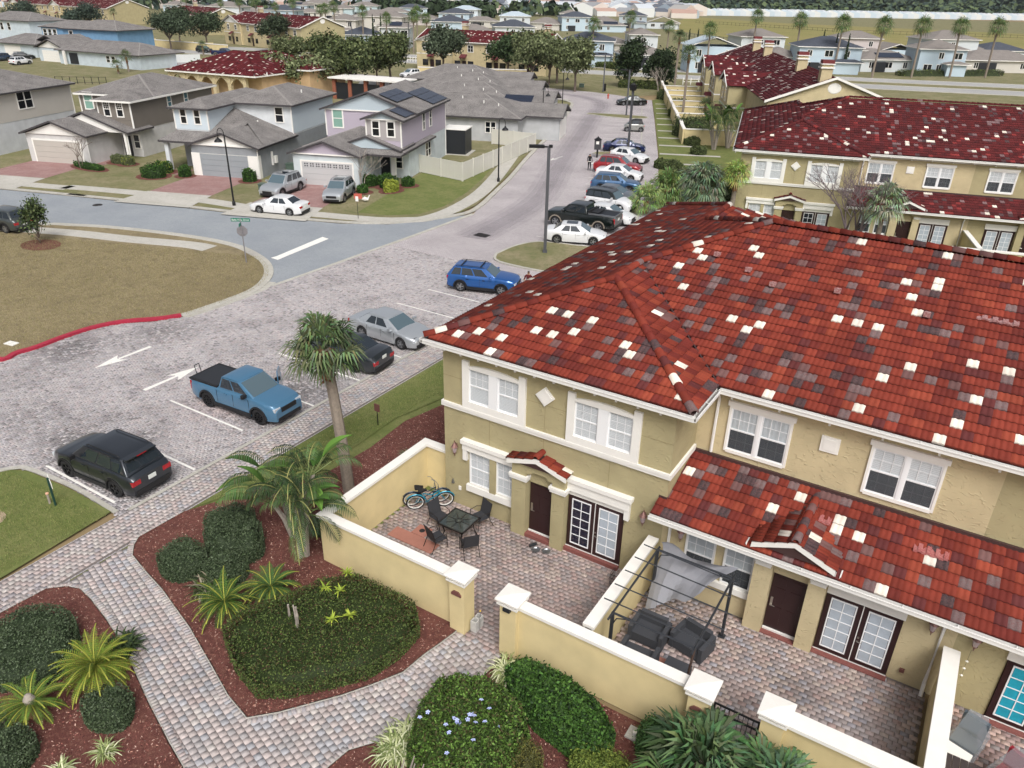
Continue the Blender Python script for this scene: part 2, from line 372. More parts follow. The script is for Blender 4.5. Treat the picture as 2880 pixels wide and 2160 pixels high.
m_trk = mat('tyre_wear', '#77707c', .8, alpha=.08, noise=(.8, .2), coord='World')
for i, w_ in enumerate((3.4, 2.4, 1.3)):
 for tr, pts in enumerate(([(-32.6, 47), (-34.5, 60), (-40, 74), (-47, 92), (-54, 110), (-58, 121), (-64, 128.5), (-75, 130.5), (-120, 126.5)],)): ribbon('tyre_wear', smooth_path(pts), w_, .0125 + .001 * i + .0003 * tr, m_trk)
# red painted kerb round the big lawn, bare concrete beyond it
RK = smooth_path([(-60, 16.7), (-41.5, 15.75), (-39.75, 17.1), (-39.75, 19.2), (-39.72, 20.6), (-39.4, 21.8), (-38.8, 22.75), (-37.9, 23.7), (-37.28, 24.75)])
ribbon('red_kerb', RK, .3, .13, m_redk, .15)
CK = smooth_path([(-37.28, 24.75), (-37.1, 25.8), (-37.05, 28.6), (-37.2, 29.9), (-37.75, 31.2), (-38.8, 32.6), (-40.3, 33.8), (-42, 34.6), (-44.5, 35.3), (-46.6, 35.4), (-49.3, 35.1), (-53.5, 34.1), (-57.4, 32.8), (-60.6, 31.3), (-66.5, 29.0), (-110, 15.7), (-160, .3)])
ribbon('kerb', CK, .6, .05, m_kerb, .08)
ribbon('kerb_apron', [(-37.0, 24.8), (-36.85, 26), (-36.78, 28.6), (-36.9, 30.4), (-37.4, 31.6)], .5, .02, m_kerb, .04)
lotA = [(-60, 16.8)] + RK[1:] + CK[1:] + [(-160, -6), (-60, -6)]
sheet('dry_lawn', lotA, .03, g_dry)
ribbon('sidewalk', smooth_path([(-46.2, 33.9), (-48.2, 33.6), (-52.7, 32.0), (-57.3, 30.6), (-61.6, 28.9), (-68, 26.5), (-110, 13.7), (-160, -1.7)]), 1.4, .05, m_conc, .06)
# far side of the street
SWL = [(-160, 10.4), (-78.9, 35.8), (-71.6, 38.6), (-63.6, 41.2), (-57, 42.7), (-52.1, 43.4), (-45.4, 45.4), (-41.6, 46.7), (-39.7, 48.1), (-38.7, 49.4), (-38.6, 52.7), (-39.7, 58), (-41.8, 63.8), (-45.4, 72.2), (-50, 82.7), (-54.3, 93.8), (-59.5, 106.8), (-62.6, 115.1)]
sheet('lawn', [(-160, 9.6), (-75, 35.6), (-68.9, 37.5), (-61.5, 39.7), (-54.1, 41.7), (-50.6, 42.5), (-43.5, 45.0), (-40.6, 46.9), (-39.0, 49.1), (-37.6, 52.5), (-37.9, 55.3), (-39.6, 60.3), (-41.9, 66.8), (-45.5, 75.8), (-49.0, 85.2), (-53.2, 96.8), (-58.7, 110), (-62, 117.3), (-63.7, 121.2), (-66.2, 122.5), (-70, 123.4), (-120, 120.3), (-175, 111), (-420, 111), (-420, -60)], .03, g_lawn)
ribbon('sidewalk', smooth_path(SWL, 3), 1.45, .055, m_conc, .05)
ribbon('kerb', smooth_path([(-160, 9.3), (-75, 35.2), (-68.9, 37.1), (-61.5, 39.3), (-54.1, 41.3), (-50.6, 42.1), (-43.4, 44.6), (-40.4, 46.5), (-38.5, 49.1), (-37.15, 52.5), (-37.5, 55.3), (-39.2, 60.3), (-41.5, 66.8), (-45.1, 75.8), (-48.6, 85.2), (-52.8, 96.8), (-58.3, 110), (-61.6, 117.3), (-63.4, 120.9), (-66.1, 123.2), (-70, 123.9), (-120, 120.8)], 3), .45, .07, m_kerb, .09)
sheet('corner_lawn', [(-48.2, 58), (-47.2, 55.6), (-44.5, 47.4), (-41.8, 48.2), (-40.0, 50.2), (-39.9, 53.4), (-41.2, 58.6), (-43.3, 64.4), (-47.0, 73), (-52.5, 72.5)], .036, g_green)
def drive(a, b, c, d):
 sheet('driveway', [a, b, c, d], .045, m_drv)
m_drv = gmat('driveway_pavers', '#9a7672', '#a58884', '#8b6e6b', 0.8, 6.0, rough=.85, bump=.3)
def lf(o, ang):
 c, s = cos(radians(ang)), sin(radians(ang)); return lambda x, y: (o[0] + c * x - s * y, o[1] + s * x + c * y)
H2o, H3o, H4o, H1o = (-77.656, 49.825), (-60.230, 51.041), (-48.527, 58.556), (-90.974, 43.873)
l2, l3, l4 = lf(H2o, 20), lf(H3o, 20), lf(H4o, 20)
drive(l2(-9.4, -3.9), l2(-9.6, -10.6), l2(-2.4, -10.2), l2(-2.6, -3.9)); drive(l3(-6.9, 0), l3(-7.0, -7.1), l3(-.9, -7.3), l3(-.9, 0)); drive(l4(-9.5, -3.6), l4(-9.9, -11.3), l4(-3.4, -11.6), l4(-3.4, -3.6))
sheet('walk_path', [l3(-9.4, 2), l3(-9.0, -.4), l3(-6.9, -1.6), l3(-6.9, -.3), l3(-8.0, .6), l3(-8.2, 2)], .05, m_drv)
sheet('walk_path', [l2(-3.0, .2), l2(-2.6, -3.9), l2(-1.2, -3.6), l2(-1.0, .2)], .05, m_drv)
for l_, xs, y0 in ((l2, (-9.7, -2.3), -10.4), (l3, (-7.1, -.8), -7.2), (l4, (-10, -3.3), -11.4)):
 sheet('driveway_apron', [l_(xs[0], y0), l_(xs[0] - .4, y0 - 4.2), l_(xs[1] + .4, y0 - 4.2), l_(xs[1], y0)], .068, m_conc)
# right hand pavement beside the parking bays, strip lawns, islands
SWR = [(-23.4, -6), (-23.4, 56), (-24.2, 58.8), (-28.1, 68.0), (-35.6, 86), (-46.9, 112), (-56, 133.2), (-54.5, 133.9), (-45.2, 112.8), (-33.9, 86.8), (-26.4, 68.8), (-22.5, 59.5), (-21.65, 56.3), (-21.65, -6)]
swr = sheet('pavement', SWR, -.008, m_pfar)
sheet('strip_lawn', [(-21.6, 48.1), (-21.6, 56.2), (-22.4, 59.5), (-26.3, 68.8), (-33.8, 86.8), (-45.1, 112.8), (-54.4, 133.9), (-52, 146), (-30, 150), (10, 175), (60, 190), (120, 150), (120, 42), (-14.5, 42), (-14.5, 48.1)], .012, g_green)
for i in range(12):                      # cross paths to the yards
 t = i / 11; x = -27.5 - 24.5 * t; y = 72 + 57 * t
 sheet('garden_path', [(x + .2, y), (x + 4.6 + 2 * (i % 2), y + 1.9 + .8 * (i % 2)), (x + 4.3 + 2 * (i % 2), y + 2.6 + .8 * (i % 2)), (x - .1, y + .7)], .03, m_conc)
ribbon('kerb', [(-23.4, 12), (-23.4, 56), (-24.2, 58.8), (-28.1, 68.0), (-35.6, 86), (-46.9, 112), (-56, 133.2)], .15, .02, m_kerb, .03)
def island(pts, lab=None):
 P = smooth_path(pts + [pts[0]], 4)[:-1]
 sheet('grass_island', P, .06, g_lawn); ribbon('kerb', P + [P[0]], .18, .075, m_kerb, .09)
island([(-28.9, 44.7), (-28.8, 47.3), (-27.8, 49.2), (-25.2, 49.9), (-23.6, 49.8), (-23.6, 44), (-24, 43.4), (-27.8, 43.4)])
island([(-40.5, 83.2), (-40.2, 84.6), (-36.2, 86.3), (-34.9, 83.6), (-37, 82.2)])
island([(-55.6, 111.2), (-55.2, 112.6), (-47.6, 114.6), (-46.9, 112.2), (-50, 110.8)])
sheet('front_lawn', [(-23.8, 11.6), (-26.3, 11.6), (-28.8, 11.4), (-29.4, 11.1), (-29.8, 10.4), (-30.8, 8), (-32.8, 2), (-32.8, -6), (-23.5, -6), (-23.5, 7.7)], .02, g_green)
ribbon('kerb', smooth_path([(-23.6, 11.68), (-26.3, 11.75), (-28.8, 11.52), (-29.45, 11.25), (-29.95, 10.4), (-31, 8), (-33, 2), (-33, -6)]), .18, .035, m_kerb, .05)
# --- painted lines
def line(a, b, w=.1, name='bay_line'): return ribbon(name, [a, b], w, .0115, m_white)
for y, x0, x1 in [(12, -28.6, -24.2), (15, -28.9, -23.6), (18.05, -29.2, -24.4), (21.3, -28.9, -23.5), (24.35, -29.0, -23.5), (27.5, -28.9, -23.5), (30.4, -28.8, -24), (33.3, -28.6, -24.4), (36.25, -28.5, -24.6), (39.2, -28.5, -24)]:
 line((x0, y), (x1, y))
for y in (50.4, 53.3, 56.2): line((-28.9, y), (-24.2, y))
for i in range(22):
 t = 59.5 + i * 2.75; x = -24.6 - (t - 59.5) * .4127
 if 82 < t < 86 or 109 < t < 113.5: continue
 ux, uy = -.924, -.381
 line((x - .3, t), (x - .3 + ux * 4.9, t + uy * 4.9), .1)
sheet('stop_bar', [(-41.166, 35.507), (-41.899, 40.695), (-41.163, 40.585), (-40.608, 35.911), (-40.460, 34.923), (-41.201, 34.978)], .006, m_white)
def arrow(x, y0, y1, sgn):
 ym = y0 + (y1 - y0) * .42; tip, tail = (y0, y1) if sgn < 0 else (y1, y0); ym = tip + (tail - tip) * .42
 sheet('road_arrow', [(x - .08, ym + .05), (x - .12, tail), (x + .12, tail), (x + .08, ym)], .0115, m_white)
 sheet('road_arrow', [(x, tip), (x - .42, tip + (tail - tip) * .5), (x - .12, tip + (tail - tip) * .42), (x + .12, tip + (tail - tip) * .42), (x + .42, tip + (tail - tip) * .5)], .0113, m_white)
arrow(-35.05, 18.05, 21.2, -1); arrow(-31.05, 18.0, 21.05, 1); arrow(-42.5, 76.5, 79.5, -1); arrow(-38.0, 77.6, 80.2, 1)
m_iron = mat('cast_iron', '#3b3838', .6, .6, bump=(40, .4))
mh = MB(); mh.box(-.55, .55, -.4, .4, 0, .02)
for i in range(6): mh.box(-.5, .5, -.36 + i * .125, -.30 + i * .125, .02, .03)
tag(mh.build('drain_cover', m_iron, loc=(-32.4, 48.1, .005)), 'dark square iron drain cover in the middle of the paved road', 'drain cover')
mh = MB(); mh.lathe([(.0, .03), (.36, .03), (.4, .0)], 20); tag(mh.build('manhole_cover', m_iron, loc=(*(-63.652, 36.483), -.006)), 'round dark manhole cover in the blue grey asphalt street', 'manhole cover')
# --- boulevard and distant fields
bl = []
for nm, pts, w_ in (('boulevard', [(-330, 118), (-200, 142), (-128, 165), (-86, 172), (-60, 178), (-20, 188.5), (40, 207), (240, 270)], 9.0), ('boulevard', [(-330, 134), (-200, 159), (-130, 181), (-90, 187.5), (-64, 193), (-22, 204), (36, 223), (236, 286)], 8.5)):
 ribbon(nm, smooth_path(pts), w_, -.02, m_bound)
 ribbon('kerb', smooth_path(pts), .35, .05, m_kerb, .1, off=w_ / 2); ribbon('kerb', smooth_path(pts), .35, .05, m_kerb, .1, off=-w_ / 2)
sheet('verge', [(-420, 100), (-420, 112), (-175, 112), (-175, 122), (-120, 132), (-78, 137.5), (-60, 136), (-52, 150), (60, 190), (260, 262), (260, 300), (500, 900), (-900, 700), (-900, 100)], -.05, g_lawn)
sheet('meadow', [(-160, 400), (-60, 300), (60, 300), (400, 420), (430, 560), (150, 520), (-140, 560), (-230, 620)], -.035, gmat('meadow_mat', '#8b8752', '#94895a', '#7d7c48', .01, .1))
sheet('garden_soil', [(-21.65, -4), (-21.65, 48), (-14.5, 48), (-14.5, 19), (-15, 12), (-3, 12), (-3, -4)], -.02, g_green)
# --- garden: walkway, beds, patio paving
BEDA = [(-21.66, 13.01), (-21.71, 11.25), (-21.48, 10.92), (-21.06, 10.57), (-20.05, 10.32), (-18.86, 10.08), (-16.76, 9.49), (-14.96, 8.86), (-13.85, 8.46), (-12.87, 8.24), (-12.33, 8.79), (-11.32, 10.1), (-10.87, 10.82), (-10.44, 11.61), (-10.35, 12.4), (-10.2, 13.1), (-10.1, 13.68)]
BEDB = [(-21.95, 6.78), (-21.84, 8.12), (-21.43, 8.52), (-20.97, 8.69), (-20.24, 8.6), (-19.08, 8.35), (-17.73, 8.0), (-15.45, 7.18), (-13.89, 6.68), (-13.02, 6.43), (-12.3, 5.7), (-12.0, 4.5), (-12.0, -2)]
BEDC = [(-10.3, -2), (-10.25, 6), (-10.14, 8.0), (-10.0, 8.95), (-9.38, 9.75), (-9.04, 10.53), (-8.61, 11.86), (-8.46, 12.9), (-8.45, 13.65)]
sheet('mulch_bed', BEDA + [(-10.1, 14), (-15.4, 14), (-15.4, 19.2), (-14.4, 19.2), (-14.4, 28), (-16.5, 27), (-18.6, 25.2), (-19.2, 22.5), (-19.0, 20), (-19.2, 17.4), (-20.5, 15.5)], .03, g_mulch)
sheet('mulch_bed', BEDB + [(-21.95, -2)], .03, g_mulch); sheet('mulch_bed', BEDC + [(-3.2, 13.65), (-3.0, -2)], .03, g_mulch)
sheet('side_lawn', [(-21.6, 13.3), (-20.9, 15.2), (-19.6, 17.4), (-19.6, 20), (-19.7, 22.5), (-19.0, 25.6), (-16.7, 27.5), (-14.6, 28.4), (-14.6, 48), (-21.6, 48)], .024, g_green)
sheet('lawn_disc', [(-26.9 + .55 * cos(a / 8 * pi), 9.0 + .5 * sin(a / 8 * pi)) for a in range(16)], .026, mat('sandy', '#a3907a', .95, noise=(5, .2), coord='World'))
sheet('mulch_disc', [(-25.8 + .6 * cos(a / 8 * pi), 6.2 + .9 * sin(a / 8 * pi)) for a in range(16)], .026, g_mulch)
WALK = BEDA[3:] + [(-8.45, 13.68)] + BEDC[::-1][1:] + [(-12, -2)] + BEDB[::-1][1:-3] + [(-21.6, 8.5), (-21.6, 10.7)]
walk = sheet('walkway', WALK, -.01, m_joint); paving('w', walk, WALK, .19, .2, radians(-16), WALKPAL, parts=300, stain=.25, seed=4)
bd = []
for pl, sg in ((BEDA, -1), (BEDB, 1), (BEDC, -1)): bd += border(pl, .12, off=-.1 if sg < 0 and pl is not BEDC else (.1 if pl is BEDB else .1))
bx = np.array([b[0] for b in bd]); by = np.array([b[1] for b in bd]); ba = np.array([b[2] for b in bd])
bricks_np(bx, by, .112, .2, ba, .03, palette_cols(len(bx), WALKPAL, bx, by, 6, .2), 'edging_pavers', walk, top=.012)
# concrete lip round the beds
for pl in (BEDA, BEDB, BEDC): ribbon('bed_edging', pl, .05, .03, m_kerb, .05, off=-.0)
SWN = [(-23.35, -4), (-23.35, 56), (-21.7, 56), (-21.7, -4)]
sheet('pavement_joints', SWN, -.004, m_joint); paving('s', swr, [(-23.3, 0), (-23.3, 47), (-21.7, 47), (-21.7, 0)], .19, .2, radians(90), WALKPAL, parts=200, stain=.3, seed=9, top=.01)
PAT1 = [(-15.3, 14.0), (-6.3, 14.0), (-6.3, 18.9), (-15.3, 18.9)]; GATE1 = [(-9.8, 13.65), (-8.5, 13.65), (-8.5, 14.0), (-9.8, 14.0)]
pat1 = sheet('patio', [(-15.3, 14.0), (-9.8, 14.0), (-9.8, 13.6), (-8.5, 13.6), (-8.5, 14), (-6.3, 14.0), (-6.3, 18.9), (-15.3, 18.9)], -.008, m_joint)
paving('p1', pat1, [(-15.3, 14.0), (-9.8, 14.0), (-9.8, 13.62), (-8.55, 13.62), (-8.55, 14), (-6.3, 14.0), (-6.3, 18.9), (-15.3, 18.9)], .15, .21, 0, PATPAL, parts=300, stain=.4, seed=11, occl=lambda x, y: (y < 15.6) & ((x < -9.8) | (x > -8.5)))
PAT2 = [(-6.0, 14.0), (-2.6, 14.0), (-2.6, 12), (-1.4, 12), (-1.4, 14), (2.0, 14), (2.0, 18.9), (-6, 18.9)]
pat2 = sheet('patio', PAT2, -.008, m_joint); paving('p2', pat2, PAT2, .15, .22, 0, PATPAL + ['#a39a9a', '#959196'], parts=300, stain=.5, seed=13, occl=lambda x, y: (y < 15.4) & (x < -2.4))
PAT3 = [(2.3, 13), (9, 13), (9, 18.9), (2.3, 18.9)]
pat3 = sheet('patio', PAT3, -.008, m_joint); paving('p3', pat3, PAT3, .15, .22, 0, ['#a88f89', '#98807c', '#b49a90', '#8f8482'], parts=120, stain=.5, seed=15)
# ------------------------ building parts
def stucco_mat(name, color, relief=True):
 m = bpy.data.materials.new(name); m.use_nodes = True; nt = m.node_tree; b = nt.nodes['Principled BSDF']; N = nt.nodes.new; L = nt.links.new
 tc = N('ShaderNodeTexCoord').outputs['Object']; b.inputs['Roughness'].default_value = .9; b.inputs['Specular IOR Level'].default_value = .25
 n = N('ShaderNodeTexNoise'); n.inputs['Scale'].default_value = 1.2; n.inputs['Detail'].default_value = 6; L(tc, n.inputs['Vector'])
 r = N('ShaderNodeMapRange'); r.inputs['From Min'].default_value = .3; r.inputs['From Max'].default_value = .7; r.inputs['To Min'].default_value = .9; r.inputs['To Max'].default_value = 1.07; L(n.outputs[0], r.inputs['Value'])
 mm = N('ShaderNodeMix'); mm.data_type = 'RGBA'; mm.blend_type = 'MULTIPLY'; mm.inputs['Factor'].default_value = 1; mm.inputs['A'].default_value = (*srgb(color), 1); L(r.outputs[0], mm.inputs['B']); L(mm.outputs['Result'], b.inputs['Base Color'])
 fine = N('ShaderNodeTexNoise'); fine.inputs['Scale'].default_value = 45; L(tc, fine.inputs['Vector'])
 bp = N('ShaderNodeBump'); bp.inputs['Strength'].default_value = .15; bp.inputs['Distance'].default_value = .01; L(fine.outputs[0], bp.inputs['Height']); last = bp
 if relief:                       # hand trowelled ridges
  for k, (sc, rot) in enumerate(((2.6, .7), (2.9, 2.2))):
   mp = N('ShaderNodeMapping'); mp.inputs['Rotation'].default_value = (0, rot, 0); mp.inputs['Location'].default_value = (k * 3.3, 0, 1.7 * k); mp.inputs['Scale'].default_value = (sc, sc, sc * 2.2); L(tc, mp.inputs['Vector'])
   wv = N('ShaderNodeTexNoise'); wv.inputs['Scale'].default_value = 1.0; wv.inputs['Detail'].default_value = 0.6; wv.inputs['Distortion'].default_value = .5; L(mp.outputs[0], wv.inputs['Vector'])
   a = N('ShaderNodeMath'); a.operation = 'SUBTRACT'; a.inputs[1].default_value = .5; L(wv.outputs[0], a.inputs[0])
   c = N('ShaderNodeMath'); c.operation = 'ABSOLUTE'; L(a.outputs[0], c.inputs[0])
   d = N('ShaderNodeMapRange'); d.inputs['From Min'].default_value = 0; d.inputs['From Max'].default_value = .028; d.inputs['To Min'].default_value = 1; d.inputs['To Max'].default_value = 0; L(c.outputs[0], d.inputs['Value'])
   mk = N('ShaderNodeTexNoise'); mk.inputs['Scale'].default_value = 2.2; mk.inputs['Detail'].default_value = 0; L(mp.outputs[0], mk.inputs['Vector'])
   e = N('ShaderNodeMapRange'); e.inputs['From Min'].default_value = .47; e.inputs['From Max'].default_value = .56; L(mk.outputs[0], e.inputs['Value'])
   f = N('ShaderNodeMath'); f.operation = 'MULTIPLY'; L(d.outputs[0], f.inputs[0]); L(e.outputs[0], f.inputs[1])
   b2 = N('ShaderNodeBump'); b2.inputs['Strength'].default_value = .42; b2.inputs['Distance'].default_value = .03; L(f.outputs[0], b2.inputs['Height']); L(last.outputs[0], b2.inputs['Normal']); last = b2
 L(last.outputs[0], b.inputs['Normal']); MC[name] = m; return m
def tile_mat():
 m = bpy.data.materials.new('roof_tile'); m.use_nodes = True; nt = m.node_tree; b = nt.nodes['Principled BSDF']; N = nt.nodes.new; L = nt.links.new
 a = N('ShaderNodeAttribute'); a.attribute_name = 'col'; P = N('ShaderNodeNewGeometry').outputs['Position']
 n = N('ShaderNodeTexNoise'); n.inputs['Scale'].default_value = 14; n.inputs['Detail'].default_value = 6; n.inputs['Roughness'].default_value = .75; n.inputs['Distortion'].default_value = 1.5; L(P, n.inputs['Vector'])
 r = N('ShaderNodeMapRange'); r.inputs['From Min'].default_value = .44; r.inputs['From Max'].default_value = .58; L(n.outputs[0], r.inputs['Value'])
 inv = N('ShaderNodeMath'); inv.operation = 'SUBTRACT'; inv.inputs[0].default_value = 1; L(a.outputs['Alpha'], inv.inputs[1])
 f = N('ShaderNodeMath'); f.operation = 'MULTIPLY'; L(r.outputs[0], f.inputs[0]); L(inv.outputs[0], f.inputs[1])
 mx = N('ShaderNodeMix'); mx.data_type = 'RGBA'; L(f.outputs[0], mx.inputs['Factor']); L(a.outputs['Color'], mx.inputs['A']); mx.inputs['B'].default_value = (*srgb('#6a4a49'), 1)
 n2 = N('ShaderNodeTexNoise'); n2.inputs['Scale'].default_value = 1.1; n2.inputs['Detail'].default_value = 7; L(P, n2.inputs['Vector'])
 r2 = N('ShaderNodeMapRange'); r2.inputs['From Min'].default_value = .3; r2.inputs['From Max'].default_value = .7; r2.inputs['To Min'].default_value = .8; r2.inputs['To Max'].default_value = 1.14; L(n2.outputs[0], r2.inputs['Value'])
 mm = N('ShaderNodeMix'); mm.data_type = 'RGBA'; mm.blend_type = 'MULTIPLY'; mm.inputs['Factor'].default_value = 1; L(mx.outputs['Result'], mm.inputs['A']); L(r2.outputs[0], mm.inputs['B']); L(mm.outputs['Result'], b.inputs['Base Color'])
 b.inputs['Roughness'].default_value = .8; b.inputs['Specular IOR Level'].default_value = .2; MC['roof_tile'] = m; return m
m_tile = tile_mat()
m_oliv = stucco_mat('stucco_olive', '#a69c79'); m_crm = stucco_mat('stucco_cream', '#bfb18e'); m_yel = stucco_mat('stucco_yellow', '#d2c193', False)
m_wht = mat('white_trim', '#e4e2dc', .6, noise=(2.5, .04)); m_cap = mat('wall_coping', '#dedbd3', .75, noise=(7, .16, '#9b988f'))
MC.pop('wall_coping'); m_cap = mat('wall_coping', '#e3e0d9', .75, noise=(3.2, .05))
m_pvc = mat('white_vinyl', '#e6e7e8', .35); m_brown = mat('door_brown', '#2e1a1b', .4); m_gut = mat('gutter_white', '#e0dfdb', .35); m_gutin = mat('gutter_inside', '#6f6c68', .8, noise=(8, .4))
m_flash = mat('flashing_brown', '#43302f', .5); m_blind = mat('blind_white', '#d8dde0', .7); m_dark = mat('dark_interior', '#1c1f24', .5); m_curt = mat('curtain', '#c5cdd2', .8, noise=(5, .15)); m_teal = mat('teal_curtain', '#1795ad', .8, noise=(6, .25))
m_glass = mat('window_glass', '#20262c', .04, alpha=.15, spec=.8); m_glassd = mat('dark_glass', '#15191e', .05, spec=.8); m_brass = mat('brushed_metal', '#b8b3aa', .3, .9)
m_screen = mat('insect_screen', '#3b4046', .7, alpha=.5)
TPAL = [('#7c3427', 1, 30), ('#712e23', 1, 26), ('#672922', 1, 18), ('#873d2c', 1, 7), ('#5a2b2a', 1, 8), ('#6f605f', .15, 6), ('#3d3537', .35, 6), ('#dcd3c6', 1, 3.4), ('#6a4e4b', .3, 4)]
TPAL2 = [('#5a2122', 1, 34), ('#521f20', 1, 30), ('#491c1e', 1, 18), ('#522326', 1, 9), ('#7a6668', .2, 6), ('#403437', .4, 4), ('#d8cfc2', 1, 3.6), ('#7c302f', 1, 4)]
TPAL3 = [('#5c1f23', 1, 40), ('#531c20', 1, 30), ('#491a1e', 1, 16), ('#7a5054', .6, 6), ('#d0c5ba', 1, 5)]
def tpick(n, pal, seed):
 rs = np.random.RandomState(seed); w_ = np.array([p[2] for p in pal], float); k = rs.choice(len(pal), n, p=w_ / w_.sum())
 C = np.array([(*srgb(p[0]), p[1]) for p in pal]); c = C[k]; c[:, :3] *= rs.uniform(.93, 1.07, (n, 1)); return c
def tmpl(K, w=.3, e=.36, waves=2, amp=.026, nose=.05):
 u = np.linspace(0, w, K + 1); h = amp * (0.5 - 0.5 * np.cos(2 * pi * waves * u / w)) if K >= waves * 2 else np.zeros(K + 1)
 V = np.concatenate([np.stack([u, np.full(K + 1, -.02), h + nose], -1), np.stack([u, np.full(K + 1, e + .02), h + .006], -1), np.stack([u, np.full(K + 1, -.02), np.full(K + 1, -.01)], -1)])
 i = np.arange(K); top = np.stack([i, i + 1, K + 2 + i, K + 1 + i], -1); nose_ = np.stack([2 * K + 2 + i, 2 * K + 3 + i, i + 1, i], -1)
 return V, top, nose_
def tiles(root, O, e, s, poly, pal=TPAL, K=8, w=.3, ex=.36, parts=0, seed=1, name='roof_tile', rank=None):
 """tile a slope: O origin (3d), e unit vector along the eave, s unit vector up the slope, poly in (u,v)"""
 O = np.array(O, float); e = np.array(e, float); s = np.array(s, float); n = np.cross(e, s); P = np.array(poly, float)
 u0, u1, v0, v1 = P[:, 0].min(), P[:, 0].max(), P[:, 1].min(), P[:, 1].max()
 us = np.arange(u0, u1, w); vs = np.arange(v0, v1, ex); U, Vv = np.meshgrid(us, vs); U = U.ravel(); Vv = Vv.ravel()
 cols = tpick(len(U), pal, seed); V, top, nose_ = tmpl(K, w, ex)
 sc = np.stack([(U[:, None] + w * (np.arange(K) + .5)[None] / K).ravel(), np.repeat(Vv + ex * .5, K)], -1)
 keep = inside(sc, [tuple(p) for p in poly]).reshape(-1, K); full = keep.all(1); anyk = keep.any(1)
 pick = np.zeros(len(U), bool)
 if parts:
  C3 = O + np.outer(U, e) + np.outer(Vv, s); Mw = root_world(root); W3 = C3 @ np.array(Mw.to_3x3()).T + np.array(Mw.translation)
  d = W3 - np.array([0, 0, 17.]); z = d @ np.array(_F); uu = d @ np.array(_R) / z * 2166.5; vv = d @ np.array(_U) / z * 2166.5
  ok = full & (z > 0) & (abs(uu) < 1430) & (abs(vv) < 1070); pick[np.argsort(np.where(ok, z, 1e9))[:parts]] = True; pick &= ok
 idx = np.where(anyk & ~pick)[0]
 R = np.stack([e, s, n])                               # rows
 VV = (O + np.outer(U[idx], e) + np.outer(Vv[idx], s))[:, None, :] + (V @ R)[None]
 jit = np.random.RandomState(seed + 5).uniform(-.006, .006, len(idx)); VV = VV + jit[:, None, None] * n
 Fs = []; Cs = []
 for grp in (top, nose_):
  F = np.arange(len(idx))[:, None, None] * len(V) + grp[None]; m = keep[idx]
  Fs.append(F[m]); Cs.append(np.repeat(cols[idx], K, axis=0)[m.ravel()] * (1 if grp is top else np.array([.5, .5, .5, 1])))  # nose faces get a darkened tile colour, painting the overlap shadow
 o = npmesh('roof_tiles' if name == 'roof_tile' else name + 's', VV.reshape(-1, 3), np.concatenate(Fs), m_tile, np.concatenate(Cs), root); o['kind'] = 'stuff'
 if parts and pick.any():
  meshes = {}; RM = Matrix(((e[0], s[0], n[0]), (e[1], s[1], n[1]), (e[2], s[2], n[2])))
  F1 = np.concatenate([top, nose_]); eul = RM.to_euler()
  for i in np.where(pick)[0]:
   key = tuple(np.round(cols[i], 1)) if False else int(cols[i][0] * 40) * 100 + int(cols[i][3] * 10)
   if key not in meshes:
    t = npmesh(name, V, F1, m_tile, np.concatenate([np.repeat(cols[i:i+1], K, axis=0), np.repeat(cols[i:i+1], K, axis=0) * [.5, .5, .5, 1]]), link_=False); meshes[key] = t.data  # single tiles carry the same painted shadow on their noses
   t = bpy.data.objects.new(name, meshes[key]); p = O + U[i] * e + Vv[i] * s; t.location = p; t.rotation_euler = eul; link(t, root)
def root_world(root):
 return Matrix.Translation(root.location) @ root.rotation_euler.to_matrix().to_4x4() if root is not None else Matrix()
def ridge(root, a, b, pal=TPAL, r=.14, seed=1, ln=.4, singles=True, lift=.05):
 a = np.array(a, float); b = np.array(b, float); d = b - a; Ln = np.linalg.norm(d); d /= Ln; k = max(1, int(round(Ln / ln))); cols = tpick(k, pal, seed)
 side = np.cross(d, [0, 0, 1.]); side /= np.linalg.norm(side); up = np.cross(side, d)
 def piece(c, l):
  n = 7; V = []; 
  for j, (yy, rr) in enumerate(((0, r * 1.06), (l + .05, r * .92))):
   for i in range(n): t = pi * i / (n - 1); V.append((cos(t) * rr, yy, sin(t) * rr - .01 + (.015 if j == 0 else 0)))
  for i in range(n): t = pi * i / (n - 1); V.append((cos(t) * r * .7, 0, sin(t) * r * .7 - .01))
  F = [(i, n + i, n + i + 1, i + 1) for i in range(n - 1)] + [(2 * n + i, i, i + 1, 2 * n + i + 1) for i in range(n - 1)]
  return np.array(V), np.array(F), c
 RM = np.stack([side, d, up])
 if singles:
  cache = {}; eul = Matrix(RM.T.tolist()).to_euler()
  for i in range(k):
   key = int(cols[i][0] * 40) * 100 + int(cols[i][3] * 10)
   if key not in cache:
    V, F, c = piece(cols[i], Ln / k); cache[key] = npmesh('ridge_tile', V, F, m_tile, np.repeat([c], len(F), axis=0), link_=False, smooth=False).data
   o = bpy.data.objects.new('ridge_tile', cache[key]); o.location = a + d * (Ln * i / k) + up * lift; o.rotation_euler = eul; link(o, root)
 else:
  VV = []; FF = []; CC = []
  for i in range(k):
   V, F, c = piece(cols[i], Ln / k); FF.append(F + len(VV) * len(V)); VV.append(V @ RM + a + d * (Ln * i / k) + up * lift); CC.append(np.repeat([c], len(F), axis=0))
  npmesh('ridge_tiles', np.concatenate(VV), np.concatenate(FF), m_tile, np.concatenate(CC), root)
def FR(origin, ang):        # wall frame: x along wall, -y outwards
 return Matrix.Translation(Vector(origin)) @ Matrix.Rotation(radians(ang), 4, 'Z')
def part(mb, name, m, parent, M=None, smooth=False): return mb.build(name, m, parent, M=M, smooth=smooth)
